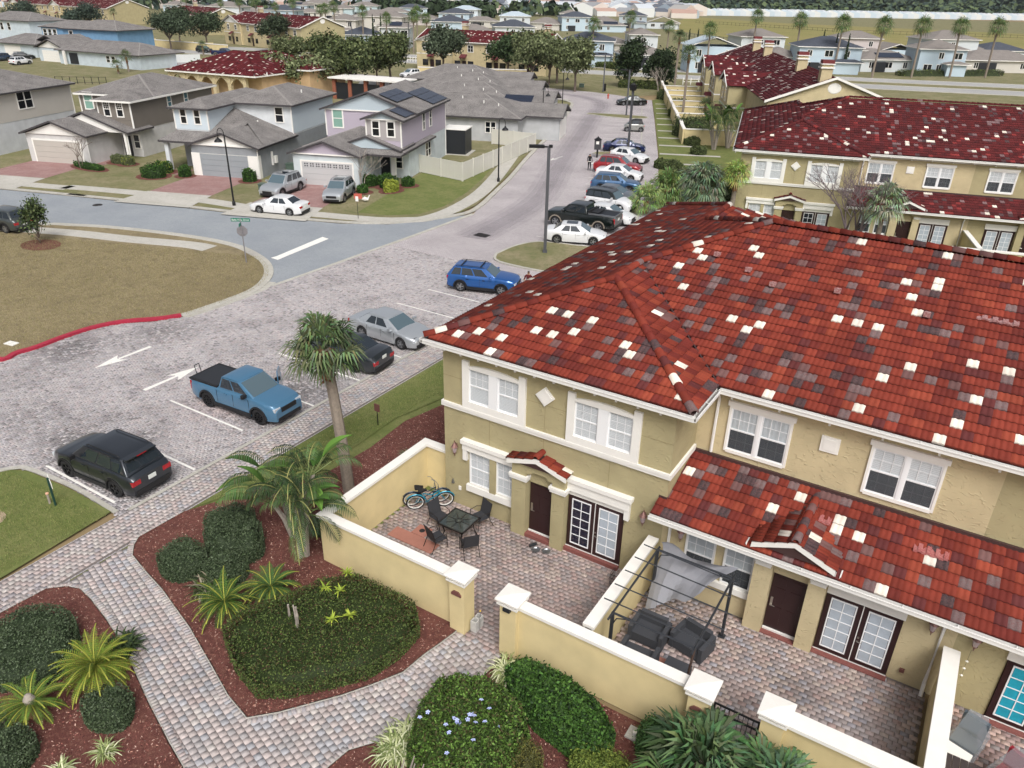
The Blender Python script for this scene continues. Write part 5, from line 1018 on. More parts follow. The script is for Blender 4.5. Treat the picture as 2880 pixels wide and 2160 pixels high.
def car(name, label, cat, pos, m, P, extras=(), group=None):
 x_, y_, hd = pos; T = thing(name, label, cat, (x_, y_, 0), hd, group)
 L_, W, H, wb, r = P['L'], P['W'], P['H'], P['wb'], P['r']; fo = P['fo']; xf = wb / 2 + fo; xr = xf - L_; gc = P.get('gc', .2); hw = W / 2
 zt = P['top']; ax = (wb / 2, -wb / 2); R_ = r + .055
 xs = sorted(set([round(xr + (xf - xr) * i / 30, 3) for i in range(31)] + [round(a + R_ * cos(t), 3) for a in ax for t in [pi * k / 10 for k in range(11)]] + [round(xf - .04, 3), round(xr + .04, 3)]))
 xs = [x for x in xs if xr <= x <= xf]
 mb = MB(); rings = []
 for x in xs:
  ef = max(0, (x - (xf - .75)) / .75); er = max(0, ((xr + .6) - x) / .6); wd = hw * (1 - P.get('tf', .17) * ef ** 2.4 - .11 * er ** 2.6)
  z1 = interp(zt, x); zb = gc + .06 * ef + .1 * er
  for a in ax:
   if abs(x - a) < R_: zb = max(zb, r + sqrt(max(0, R_ ** 2 - (x - a) ** 2)) * .98)
  zb = min(zb, z1 - .08); H1 = z1 - zb; nose = 1 - .10 * ef ** 6 - .05 * er ** 6
  sec = [(wd * .955, zb), (wd * .985, zb + H1 * .14), (wd, zb + H1 * .45), (wd * .985, zb + H1 * .72), (wd * .955, zb + H1 * .90), (wd * .90, z1 - .012), (wd * .72, z1 + .012), (wd * .35, z1 + .03), (0, z1 + .035)]
  rings.append([len(mb.v) + i for i in range(17)]); mb.v += [(x, y, z) for y, z in sec] + [(x, -y, z) for y, z in sec[-2::-1]]
 for a, b in zip(rings, rings[1:]):
  for i in range(16): mb.f.append((a[i], a[i+1], b[i+1], b[i])); mb.c.append(None); mb.m.append(0)
 mb.f.append(tuple(rings[0])); mb.f.append(tuple(rings[-1][::-1])); mb.c += [None, None]; mb.m += [0, 0]
 body = part(mb, 'body', m, T, smooth=radians(32))
 ub = MB(); ub.box(xr + .15, xf - .15, -hw + .27, hw - .27, gc - .03, .75); ub.box(xr + .03, xf - .05, -hw * .78, hw * .78, gc - .02, gc + .25); part(ub, 'underbody', m_blackp, T)
 if P.get('clad'):
  c_ = MB()
  for s in (-1, 1):
   y0, y1 = sorted((s * (hw + .012), s * (hw - .1))); c_.box(-wb / 2 + R_, wb / 2 - R_, y0, y1, gc - .02, gc + .16)
   for a in ax:
    for k in range(9):
     t0, t1 = pi * k / 9, pi * (k + 1) / 9; q = [(a + rr * cos(t), r + rr * sin(t) * .98) for rr, t in ((R_ - .01, t0), (R_ + .07, t0), (R_ + .07, t1), (R_ - .01, t1))]; c_.xprism([q[0], q[1], q[2], q[3]], *sorted((s * (hw + .014), s * (hw - .06))))
  part(c_, 'wheel_arch_trim', P.get('cladm', m_blackp), T)
 g = P['gh']; zb = P['belt']                                      # (rear base x, rear top x, front top x, front base x)
 def wat(x): ef = max(0, (x - (xf - .75)) / .75); return hw
 yb, yt = hw * .89, hw * P.get('tum', .70); s = MB(); zr = H
 A = [(g[0], yb, zb), (g[1], yt, zr - .05), (g[2], yt, zr - .05), (g[3], yb * .97, zb)]
 B_ = [(x, -y, z) for x, y, z in A]
 s.face([A[3], A[2], A[1], A[0]]); s.face(B_)
 s.face([A[3], B_[3], B_[2], A[2]]); s.face([B_[0], A[0], A[1], B_[1]])
 n = 8; top = []
 for i in range(n + 1):
  t = i / n; x = g[1] + (g[2] - g[1]) * t; z = zr - .045 + .045 * (1 - (2 * t - 1) ** 4); top.append([(x, yt, zr - .05 if i in (0, n) else zr - .03), (x, yt * .93, z - .008), (x, yt * .5, z), (x, 0, z + .006), (x, -yt * .5, z), (x, -yt * .93, z - .008), (x, -yt, zr - .05 if i in (0, n) else zr - .03)])
 for a, b in zip(top, top[1:]):
  for i in range(6): s.face([a[i], b[i], b[i+1], a[i+1]])
 cabm = P.get('roofm', m); cab = part(s, 'cabin', cabm, T); bm = bmesh.new(); bm.from_mesh(cab.data); bmesh.ops.remove_doubles(bm, verts=bm.verts, dist=.004); [setattr(f, 'smooth', True) for f in bm.faces]; bm.to_mesh(cab.data); bm.free(); bv = cab.modifiers.new('bevel', 'BEVEL'); bv.width = .045; bv.segments = 3; bv.limit_method = 'ANGLE'; bv.angle_limit = radians(24)
 def off(poly, nrm, d=.008): nrm = Vector(nrm).normalized() * d; return [tuple(Vector(p) + nrm) for p in poly]
 def quadin(Q, u0, u1, v0, v1):    # Q: bl, br, tr, tl
  Q = [Vector(q) for q in Q]; f = lambda u, v: (Q[0] * (1-u) + Q[1] * u) * (1-v) + (Q[3] * (1-u) + Q[2] * u) * v
  return [f(u0, v0), f(u1, v0), f(u1, v1), f(u0, v1)]
 def pane(Q, u0, u1, v0, v1, nm, mm, par=T):
  q = quadin(Q, u0, u1, v0, v1); nr = (q[1] - q[0]).cross(q[3] - q[0]).normalized(); o = MB(); q2 = [p + nr * .010 for p in q]; o.face([tuple(p) for p in q2]); n0 = len(o.v)
  for i in range(4): j = (i + 1) % 4; o.face([tuple(q[i] - nr * .004), tuple(q[j] - nr * .004), tuple(q2[j]), tuple(q2[i])])
  return part(o, nm, mm, par)
 pane([B_[3], A[3], A[2], B_[2]], .045, .955, .05, .94, 'windscreen', m_wsh)
 pane([A[0], B_[0], B_[1], A[1]], .07, .93, P.get('rw0', .16), .90, 'rear_window', m_cglass)
 for k, Q in ((1, [A[3], A[0], A[1], A[2]]), (-1, [B_[0], B_[3], B_[2], B_[1]])):
  for (u0, u1) in P['win']: pane(Q, *((1 - u1, 1 - u0) if k > 0 else (u0, u1)), .10, .90, 'side_window', m_cglass)
 # lamps, grille, bumpers
 zn = interp(zt, xf - .12); ztl = interp(zt, xr + .06)
 for s in (-1, 1):
  h = MB(); y0, y1 = sorted((s * hw * .50, s * hw * .86)); h.box(xf - .34, xf - .025, y0, y1, zn - .20, zn - .055); part(h, 'headlight', m_headl, T)
  t = MB(); y0, y1 = sorted((s * hw * P.get('tl0', .52), s * hw * .905)); t.box(xr - .006, xr + .30, y0, y1, ztl - .28 if not P.get('tlh') else ztl - .5, ztl - .10); part(t, 'tail_light', m_tail, T)
  mr = MB(); y0, y1 = sorted((s * hw * .98, s * (hw + .2))); mr.box(g[3] - .42, g[3] - .28, y0, y1, zb + .02, zb + .17); part(mr, 'wing_mirror', P.get('mirm', m), T)
  for a in (wb / 2, -wb / 2): wheel(T, a, s * (hw - .125), r, .22, P.get('rim', m_rims), P.get('spk', 5), s)
  for xx in P.get('hnd', ()):
   d = MB(); y0, y1 = sorted((s * (hw - .01), s * (hw + .028))); d.box(xx - .09, xx + .09, y0, y1, zb - .16, zb - .125); part(d, 'door_handle', P.get('hndm', m), T)
  for i, xx in enumerate(P.get('seams', ())):
   d = MB(); y0, y1 = sorted((s * (hw - .012), s * (hw + .0025))); d.box(xx - .006, xx + .006, y0, y1, gc + .24, zb - .06); part(d, 'door_gap', m_blackp, T)
 gr = MB(); gr.box(xf - .06, xf + .012, -hw * .48, hw * .48, zn - .30, zn - .09); part(gr, 'grille', m_blackp, T)
 gr = MB(); gr.box(xf - .12, xf + .015, -hw * .72, hw * .72, gc + .04, gc + .2); part(gr, 'bumper_intake', m_blackp, T)
 gr = MB(); gr.box(xr - .02, xr + .12, -hw * .80, hw * .80, gc + .06, gc + .24); part(gr, 'rear_bumper_trim', m_blackp, T)
 pl = MB(); zp = P.get('zp', ztl - .28); pl.box(xr - .022, xr, -.16, .16, zp - .08, zp + .08); part(pl, 'number_plate', m_plate, T)
 if 'rails' in extras:
  for s in (-1, 1): q = MB(); q.tube([(g[1] + .15, s * yt * .9, H - .02), (g[1] + .25, s * yt * .92, H + .04), (g[2] - .25, s * yt * .92, H + .04), (g[2] - .12, s * yt * .9, H - .02)], .018, 5); part(q, 'roof_rail', m_blackp if 'srails' not in extras else m_rims, T)
 if 'bars' in extras:
  for xx in (g[1] + .5, g[2] - .35): q = MB(); q.box(xx - .03, xx + .03, -yt * .95, yt * .95, H + .03, H + .06); part(q, 'roof_bar', m_blackp, T)
 if 'sunroof' in extras: q = MB(); q.box(g[2] - 1.05, g[2] - .22, -yt * .62, yt * .62, H + .003, H + .014); part(q, 'sunroof', m_cglass, T)
 if 'panoroof' in extras: q = MB(); q.box(g[1] + .25, g[2] - .12, -yt * .8, yt * .8, H - .004, H + .012); part(q, 'glass_roof', m_cglass, T)
 if 'spoiler' in extras: q = MB(); q.box(g[1] - .22, g[1] + .06, -yt * .92, yt * .92, H - .075, H - .035); part(q, 'roof_spoiler', m, T); q = MB(); q.box(g[1] - .235, g[1] - .215, -.2, .2, H - .07, H - .045); part(q, 'brake_lamp', m_tail, T)
 if 'spare' in extras: q = MB(); q.lathe([(0, .0), (.3, .0), (.34, .05), (.34, .16), (0, .18)], 14); part(q, 'spare_wheel', m_tyre, T, Matrix.Translation((xr - .02, 0, .95)) @ Matrix.Rotation(-pi / 2, 4, 'Y'))
 return T, dict(xf=xf, xr=xr, hw=hw)
SED = dict(L=4.65, W=1.82, H=1.45, wb=2.72, fo=.92, r=.325, gc=.19, belt=.93, gh=(-1.78, -1.05, .32, 1.12), win=((.23, .46), (.49, .76)), top=[(-2.4, .80), (-2.3, .98), (-1.7, 1.02), (-1.4, .96), (1.0, .95), (1.5, .88), (2.1, .74), (2.28, .62)], hnd=(-.75, .25), seams=(-.95, .02, .95))
SUV = dict(L=4.62, W=1.86, H=1.68, wb=2.70, fo=.92, r=.36, gc=.25, belt=1.08, gh=(-2.12, -1.80, .28, 1.0), win=((.05, .25), (.28, .54), (.57, .84)), top=[(-2.35, .95), (-2.2, 1.08), (-1.5, 1.10), (1.0, 1.08), (1.5, 1.03), (2.05, .93), (2.27, .72)], hnd=(-.85, .2), seams=(-1.1, -.05, .95), tum=.74, clad=1)
def V(base, **k): d = dict(base); d.update(k); return d
# near row of bays
car('parked_car', 'dark charcoal crossover parked nose-in by the grass corner, black wheels', 'car', (-25.85, 13.05, -3.0710), paint('charcoal', '#33383e', .6), V(SUV, rim=m_rimd, tf=.2, mirm=m_blackp, zp=.78), ('rails', 'spoiler'))
PK = dict(L=5.07, W=1.84, H=1.74, wb=3.08, fo=.94, r=.38, gc=.28, belt=1.16, gh=(-.82, -.62, .45, 1.28), win=((.06, .44), (.48, .86)), tum=.78, top=[(-2.8, 1.12), (-2.6, 1.16), (1.2, 1.16), (1.6, 1.13), (2.3, 1.05), (2.47, .84)], hnd=(-.3, .6), seams=(-.85, .12, 1.05), clad=1, rim=m_rimd, spk=10, mirm=m_blackp, tlh=1, tl0=.84, rw0=.2)
m_pbl = paint('slate_blue', '#4a7796', .25)
T, q = car('pickup_truck', 'slate blue pickup truck with black bed cover and a door open', 'pickup truck', (-25.77, 19.59, 0.0539), m_pbl, PK)
b = MB(); b.box(-2.52, -.9, -.76, .76, 1.165, 1.215); part(b, 'bed_cover', mat('tonneau_black', '#26282c', .55), T); b = MB()
for s in (-1, 1): b.box(-2.56, -.86, *sorted((s * .76, s * .86)), 1.15, 1.225)
b.box(-2.58, -2.52, -.86, .86, 1.15, 1.225); part(b, 'bed_rail', m_blackp, T)
b = MB(); b.box(0, 1.0, -.03, .03, .35, 1.15); b.xprism([(0, 1.15), (.95, 1.15), (.75, 1.6), (.0, 1.68)], -.02, .02); d_ = part(b, 'open_door', m_pbl, T, Matrix.Translation((1.02, .93, 0)) @ Matrix.Rotation(radians(128), 4, 'Z')); b = MB()
b.tube([(-2.62, -.35, .95), (-2.75, -.35, 1.55)], .02, 6); b.tube([(-2.75, -.35, 1.55), (-2.75, -.1, 1.55)], .02, 6); b.tube([(-2.75, -.1, 1.55), (-2.62, -.1, .95)], .02, 6); part(b, 'rear_rack', m_blackp, T); b = MB(); b.tube([(-.75, .0, 1.72), (-.85, 0, 1.95)], .01, 5); part(b, 'aerial', m_blackp, T)
car('parked_car', 'dark graphite sedan under the palm crown, red rear lamps and white plate', 'car', (-25.78, 25.60, -3.0523), paint('graphite', '#33383d', .5), V(SED, L=4.96, wb=2.82, W=1.84, rim=m_rimd, zp=.82, gh=(-1.95, -1.15, .3, 1.15), top=[(-2.6, .8), (-2.5, 1.0), (-1.9, 1.04), (-1.5, .97), (1.0, .96), (1.5, .9), (2.2, .76), (2.36, .62)]))
car('parked_car', 'silver sedan nose-in between graphite sedan and empty bays', 'car', (-25.48, 29.14, -0.0241), paint('silver', '#b4b9bd', .5), V(SED, tf=.22))
car('parked_car', 'bright blue crossover with black roof bars near the roof edge', 'car', (-25.64, 38.32, 0.3158), paint('bright_blue', '#215a9e', .4), V(SUV, L=4.45, wb=2.635, H=1.6, belt=1.02, W=1.78, r=.345, rim=m_rims, hndm=m_blackp), ('rails', 'bars'))
car('parked_car', 'white sedan with sunroof beside the grass island', 'car', (-25.74, 50.90, 0.3922), paint('white', '#d9dadb', 0), V(SED, L=4.5, r=.33), ('sunroof',))
# far row
TRK = dict(L=5.9, W=2.02, H=1.94, wb=3.68, fo=.94, r=.42, gc=.38, belt=1.3, gh=(-.82, -.66, .8, 1.5), win=((.08, .46), (.5, .86)), tum=.8, top=[(-3.2, 1.3), (-3.0, 1.34), (-.85, 1.34), (-.8, 1.28), (1.5, 1.27), (2.0, 1.22), (2.6, 1.15), (2.78, .9)], hnd=(-.1, .9), seams=(-.86, .25, 1.3), clad=1, cladm=mat('tan_trim', '#8d8478', .4), tlh=1, tl0=.83, rw0=.2)
T, q = car('pickup_truck', 'black full size pickup with tan wheel arches and open bed', 'pickup truck', (-27.32, 54.79, -3.0542), paint('black', '#0b1512', .3), TRK)
b = MB(); b.box(-3.0, -1.0, -.78, .78, 1.37, 1.385); part(b, 'truck_bed', m_dark, T); b = MB()
for s in (-1, 1): b.box(-3.05, -.9, *sorted((s * .8, s * .94)), 1.33, 1.44)
b.box(-3.12, -3.05, -.94, .94, 1.33, 1.44); part(b, 'bed_rail', m_rims, T); b = MB(); b.box(-1.0, -.86, -.9, .9, 1.38, 1.6); b.box(-1.7, -.95, -.7, .7, 1.46, 1.5); part(b, 'folded_bed_cover', m_blackp, T)
WHT = paint('white', '#d9dadb', 0)
car('parked_car', 'white coupe like sedan half hidden behind the black pickup', 'car', (-26.32, 57.42, 0.1047), WHT, V(SED, L=4.75))
car('parked_car', 'boxy white small jeep like crossover with dark roof', 'car', (-27.80, 61.09, -0.0120), WHT, V(SUV, L=4.25, wb=2.57, H=1.7, belt=1.12, gh=(-2.0, -1.85, .45, .95), top=[(-2.1, 1.1), (1.0, 1.12), (1.5, 1.08), (1.9, 1.02), (2.1, .75)], roofm=paint('black', '#0b1512', .3)), ('rails',))
car('parked_car', 'grey sedan whose nose shows behind the small white crossover', 'car', (-28.80, 64.00, 0.1074), paint('steel', '#6b7178', .5), SED)
car('parked_car', 'steel blue crossover nose toward the pavement', 'car', (-30.29, 67.71, 0.2933), paint('steel_blue', '#3d6288', .45), V(SUV, H=1.66))
car('parked_car', 'white sedan between steel blue crossover and red crossover', 'car', (-32.23, 72.74, 0.1494), WHT, SED)
car('parked_car', 'bright red long crossover with roof rails', 'car', (-33.61, 75.40, 0.2093), paint('red', '#8f0f18', .2), V(SUV, L=4.9, wb=2.89, H=1.72, clad=0), ('rails', 'srails'))
car('parked_car', 'white hatchback behind the red crossover by the lamp pole', 'car', (-35.32, 81.70, -0.1093), WHT, V(SED, L=4.3, gh=(-1.95, -1.3, .35, 1.1)))
car('parked_car', 'deep blue sedan parked alone beside the post box shelter', 'car', (-38.16, 86.83, 0.4339), paint('deep_blue', '#0d1f4c', .4), V(SED, L=4.95, wb=2.97, W=1.87), ('sunroof',))
SM = dict(L=2.7, W=1.56, H=1.54, wb=1.87, fo=.42, r=.3, gc=.2, belt=.98, gh=(-1.2, -1.0, .25, .95), win=((.3, .85),), tum=.78, top=[(-1.4, .95), (-1.1, 1.0), (.9, .98), (1.2, .8), (1.36, .6)], roofm=m_blackp, seams=(-.35,))
car('parked_car', 'tiny silver and black two seat city car', 'car', (-43.37, 101.22, -2.7293), paint('grey_silver', '#9c9d98', .5), SM)
car('parked_car', 'black sedan at the far end of the row by the hydrant lawn', 'car', (-54.70, 125.44, -2.4977), paint('black', '#0b1512', .3), V(SED, L=4.9, wb=2.9))
# drives and street on the left
car('parked_car', 'white sedan parked on the asphalt street by the driveway apron', 'car', (-49.68, 43.74, -2.8291), WHT, V(SED, tf=.22))
car('parked_car', 'large silver crossover with black panoramic roof in the driveway', 'car', (-54.49, 48.57, -1.3355), paint('silver', '#b4b9bd', .5), V(SUV, L=5.0, W=1.98, H=1.78, wb=2.86, r=.39), ('rails', 'srails', 'sunroof'))
car('parked_car', 'silver crossover facing the street in front of the checkered garage door', 'car', (-49.06, 50.15, -1.1140), paint('silver', '#b4b9bd', .5), V(SUV, L=4.6), ('rails', 'srails', 'sunroof'))
car('parked_car', 'dark olive grey crossover cut off by the left edge', 'car', (-62.72, 28.32, -2.9356), paint('olive_grey', '#4b5150', .5), V(SUV, L=4.65))
car('parked_car', 'white crossover with dark roof behind the vinyl fence', 'car', (-54.74, 84.76, 2.7291), WHT, V(SUV, L=4.2, wb=2.6, H=1.57), ())
car('parked_car', 'dark blue crossover in the driveway before the low grey houses', 'car', (-61.57, 104.64, -0.4523), paint('navy', '#1c2634', .5), SUV, ('rails', 'srails', 'panoroof'))
car('parked_car', 'blue grey hatchback in the farthest driveway of the cul-de-sac', 'car', (-66.24, 116.69, -0.3120), paint('denim', '#33475e', .5), V(SUV, L=4.3, H=1.55))
car('parked_car', 'small white crossover on the road behind the low grey roofs', 'car', (-108.10, 133.88, -1.7352), WHT, SUV)
car('parked_car', 'white crossover in front of the pale blue duplex at upper left', 'car', (-185.56, 96.68, 1.7939), WHT, SUV)
car('parked_car', 'black pickup like crossover behind the white crossover at upper left', 'car', (-197.28, 103.60, 1.0949), paint('black', '#0b1512', .3), V(SUV, L=5.2, wb=3.0))
car('parked_car', 'blue grey crossover at the far upper left edge', 'car', (-196.51, 97.89, -1.3785), paint('denim', '#33475e', .5), SUV)
car('pickup_truck', 'dark blue pickup beyond the arcaded clubhouse roof', 'pickup truck', (-174.16, 141.37, 0.3982), paint('deep_blue', '#0d1f4c', .4), TRK)
car('parked_car', 'dark grey crossover between shrubs beyond the clubhouse', 'car', (-187.17, 145.68, 0.1300), paint('graphite', '#33383d', .5), SUV)
# ------------------------ vegetation
m_leaf = mat('foliage', (.2, .3, .1), .7, attr=True, spec=.25); m_bark = mat('bark', '#6b5f55', .95, noise=(6, .3), bump=(14, .8)); m_pbark = mat('palm_bark', '#857a6e', .95, noise=(9, .3), bump=(20, .9)); m_boot = mat('palm_boots', '#8a6349', .95, noise=(10, .35)); m_pale = mat('pale_wood', '#9a9187', .9, noise=(9, .25), bump=(20, .6))
def leafcols(n, pal, seed, var=.42):
 rs = np.random.RandomState(seed); P = np.array([srgb(c) for c in pal]); return P[rs.randint(0, len(P), n)] * rs.uniform(1 - var, 1 + var, (n, 1))
def leaf_quads(C, Nn, size, seed, asp=.55):
 rs = np.random.RandomState(seed); n = len(C); r = rs.normal(size=(n, 3)); t = np.cross(Nn, r); t /= np.linalg.norm(t, axis=1, keepdims=True) + 1e-9; b = np.cross(Nn, t); s = size * rs.uniform(.6, 1.3, (n, 1))
 V = np.stack([C - t * s, C + b * s * asp, C + t * s, C - b * s * asp], 1).reshape(-1, 3); F = np.arange(4 * n).reshape(-1, 4); return V, F
def blob_points(blobs, n, seed, shell=.4, up=0.0):
 rs = np.random.RandomState(seed); B = np.array(blobs, float); w_ = (B[:, 3] * B[:, 4] * B[:, 5]) ** .67; k = rs.choice(len(B), n, p=w_ / w_.sum())
 d = rs.normal(size=(n, 3)); d[:, 2] += up; d /= np.linalg.norm(d, axis=1, keepdims=True); r = rs.uniform(0, 1, (n, 1)) ** shell; r *= rs.uniform(.85, 1.12, (n, 1))
 return B[k, :3] + d * r * B[k, 3:6], d
def leaves(name, blobs, n, size, pal, parent, seed=1, shell=.3, up=.2, tilt=.7, cl=0):
 C, d = blob_points(blobs, n, seed, shell, up)
 if cl:                            # gather leaves into sprays so gaps show between them
  rs = np.random.RandomState(seed + 3); k = rs.randint(0, max(1, n // cl), n); C = C[k] + rs.normal(size=(n, 3)) * size * 1.5; d = d[k]
 rs = np.random.RandomState(seed + 1); N_ = d + rs.normal(size=d.shape) * tilt; N_ /= np.linalg.norm(N_, axis=1, keepdims=True)
 V, F = leaf_quads(C, N_, size, seed + 2); return npmesh(name, V, F, m_leaf, leafcols(n, pal, seed), parent)
OAK = ['#3f4a2c', '#4a5533', '#566039', '#3a4429', '#616845']; OLV = ['#5b6442', '#66704b', '#4d5638', '#737a58']; DK = ['#26331f', '#2d3b24', '#35442a']
def tree(label, base, H, R, n=5000, pal=OAK, seed=1, trunk_h=None, group=None, name='oak_tree', size=.2, blobs=16, flat=.75, rt=.22):
 T = thing(name, label, 'tree', (*base, 0), 0, group); rnd = random.Random(seed); th = trunk_h or H * .35; tk = MB()
 tk.tube([(0, 0, -.1), (.05, 0, th * .5), (rnd.uniform(-.2, .2), rnd.uniform(-.2, .2), th)], [rt * 1.25, rt, rt * .85], 8); B = []
 for i in range(blobs):
  a = 2 * pi * i / blobs * 2.4 + rnd.uniform(-.3, .3); rr = R * rnd.uniform(.2, .72); z = th + (H - th) * rnd.uniform(.25, .8); k = 1 - .5 * abs((z - th) / (H - th) - .45); x, y = rr * cos(a) * k, rr * sin(a) * k; s = R * rnd.uniform(.28, .46)
  B.append((x, y, z, s, s, s * flat)); tk.tube([(0, 0, th * .9), (x * .5, y * .5, (th + z) / 2 - .1), (x * .9, y * .9, z)], [rt * .5, rt * .3, .03], 5)
 B.append((0, 0, th + (H - th) * .65, R * .45, R * .45, R * .35)); part(tk, 'trunk', m_bark, T); leaves('crown', B, n, size, pal, T, seed, cl=7); return T
def frond_fan(mb, o, az, el, ln, fan, nb, rnd, col, droop=.35):
 """palmate frond: petiole then radiating blades"""
 o = Vector(o); d = Vector((cos(az) * cos(el), sin(az) * cos(el), sin(el))); tip = o + d * ln; side = d.cross(Vector((0, 0, 1))).normalized(); up = side.cross(d)
 mb.face([tuple(o + side * .02), tuple(o - side * .02), tuple(tip - side * .012), tuple(tip + side * .012)], col)
 for i in range(nb):
  t = (i / (nb - 1) - .5) * 2; a = t * 1.75; bd = (d * cos(a) + side * sin(a)).normalized(); l = fan * (1 - .28 * abs(t)) * rnd.uniform(.85, 1.1); w_ = fan * .045; fold = up * (.12 * fan * (1 if i % 2 else .4)); mid = tip + bd * l * .6 + fold; end = tip + bd * l + Vector((0, 0, -droop * l * rnd.uniform(.5, 1.4))); sd = bd.cross(up).normalized() * w_
  c = tuple(x * rnd.uniform(.8, 1.25) for x in col); mb.face([tuple(tip), tuple(mid + sd), tuple(end), tuple(mid - sd)], c)
def fanpalm(label, base, H, fr=30, pet=.8, fan=.9, nb=16, pal=('#4c5b3a', '#576744', '#414f33', '#67744f'), seed=1, trunk_r=.17, lean=0.0, boots=True, group=None, name='fan_palm', skirt=0, bootr=.36, minel=-.6):
 T = thing(name, label, 'palm tree', (*base, 0), 0, group); rnd = random.Random(seed); lx = lean
 t = MB(); k = 8; t.tube([(lx * (i / k) ** 1.3, 0, H * i / k - (.1 if i == 0 else 0)) for i in range(k + 1)], [trunk_r * (1.2 - .25 * i / k) for i in range(k + 1)], 9); part(t, 'trunk', m_pbark, T)
 if boots:
  b = MB(); n = 90
  for i in range(n):
   a = i * 2.399; z = H - 1.15 + 1.15 * i / n; r0 = trunk_r * .8; q = Vector((lx, 0, z)); d = Vector((cos(a), sin(a), 0)); s = Vector((-sin(a), cos(a), 0)) * .06; e = q + d * (r0 + bootr * rnd.uniform(.4, .8)) + Vector((0, 0, rnd.uniform(-.12, .2))); b.face([tuple(q + d * r0 * .5 + s), tuple(q + d * r0 * .5 - s), tuple(e - s * .5), tuple(e + s * .5)])
  b.tube([(lx, 0, H - 1.1), (lx, 0, H)], trunk_r * 1.2, 8); part(b, 'old_boots', m_boot, T)
 cr = MB(); cols = [srgb(c) for c in pal]
 for i in range(fr):
  el = 1.45 - (i / fr) * (1.45 - minel); az = i * 2.399 + rnd.uniform(-.2, .2); frond_fan(cr, (lx, 0, H), az, el, pet * rnd.uniform(.8, 1.1), fan * rnd.uniform(.85, 1.1), nb, rnd, rnd.choice(cols))
 for i in range(skirt):
  az = rnd.uniform(0, 6.3); frond_fan(cr, (lx, 0, H - .2), az, rnd.uniform(-1.3, -.9), pet * .6, fan * .8, 8, rnd, srgb('#7a6a4e'))
 o = part(cr, 'crown', m_leaf, T); return T
def frond_pin(mb, o, az, el, ln, n, lw, rnd, col, arch=.9, vee=.5, twist=0, lm=.24, taper=True, rc=None, droop=.2):
 """pinnate frond: arching rachis with rows of leaflets"""
 p = Vector(o); pts = [p.copy()]; e = el; st = ln / n
 for i in range(n): e -= arch / n * (1 + i / n); p = p + Vector((cos(az) * cos(e), sin(az) * cos(e), sin(e))) * st; pts.append(p.copy())
 sd = Vector((-sin(az), cos(az), 0)); rc = rc or tuple(c * 1.5 for c in col)
 for a, b in zip(pts, pts[1:]): w_ = .014; mb.face([tuple(a + sd * w_), tuple(a - sd * w_), tuple(b - sd * w_), tuple(b + sd * w_)], rc)
 for i in range(1, n):
  a, b = pts[i], pts[i + 1]; d = (b - a).normalized(); up = sd.cross(d) * -1; up = up if up.z > 0 else -up; f = i / n; l = lm * (sin(pi * min(1, f * 1.0 + .12)) ** .6 if taper else 1)
  for s in (-1, 1):
   t = (sd * s + d * .55 + up * vee * .6).normalized() * l * rnd.uniform(.85, 1.12); tip = a + t + Vector((0, 0, -droop * l)); w_ = d * lw; c = tuple(x * rnd.uniform(.82, 1.2) for x in col); mb.face([tuple(a), tuple(a + t * .5 + w_), tuple(tip), tuple(a + t * .5 - w_ * .4)], c)
def cycad(label, base, n=34, ln=1.1, pal=('#425a25', '#4e692b', '#395024'), seed=1, z=.35, el0=1.2, el1=-.05, cone=False):
 T = thing('cycad', label, 'cycad', (*base, 0), 0, 'cycads in the mulch beds'); rnd = random.Random(seed); part(MB().tube([(0, 0, -.05), (0, 0, z)], [.2, .14], 8), 'trunk', m_boot, T); c = MB()
 for i in range(n): frond_pin(c, (0, 0, z), i * 2.399, el0 - (el0 - el1) * i / n, ln * rnd.uniform(.85, 1.1), 26, .022, rnd, srgb(rnd.choice(pal)), 1.0, .5, lm=.17, rc=srgb('#93953f'))
 part(c, 'crown', m_leaf, T)
 if cone: k = MB(); k.lathe([(.0, 0), (.13, .06), (.15, .16), (.08, .3), (0, .36)], 10, (0, 0, z)); part(k, 'cone', m_pale, T)
def grasstuft(label, base, n=90, ln=.6, pal=('#8f9a63', '#b3b98a', '#6f7f4b', '#d0d2ad'), seed=1, w_=.016, group='striped grassy tufts', name='grassy_plant', spread=.1, el=(.5, 1.4), z=0, curve=1.3, sc=(1, 1)):
 T = thing(name, label, 'plant', (*base, z), 0, group); rnd = random.Random(seed); mb = MB()
 for i in range(n):
  az = rnd.uniform(0, 2 * pi); e = rnd.uniform(*el); p = Vector((rnd.uniform(-spread, spread) * sc[0], rnd.uniform(-spread, spread) * sc[1], .02)); l = ln * rnd.uniform(.6, 1.1); sd = Vector((-sin(az), cos(az), 0)); c = srgb(rnd.choice(pal)); k = 4; ww = [w_ * .6, w_, w_ * .9, w_ * .5, 0]
  pr = p
  for j in range(k):
   q = pr + Vector((cos(az) * cos(e), sin(az) * cos(e), sin(e))) * l / k; mb.face([tuple(pr + sd * ww[j]), tuple(pr - sd * ww[j]), tuple(q - sd * ww[j+1]), tuple(q + sd * ww[j+1])], c); pr = q; e -= curve / k * 1.5
 part(mb, 'leaves', m_leaf, T); return T
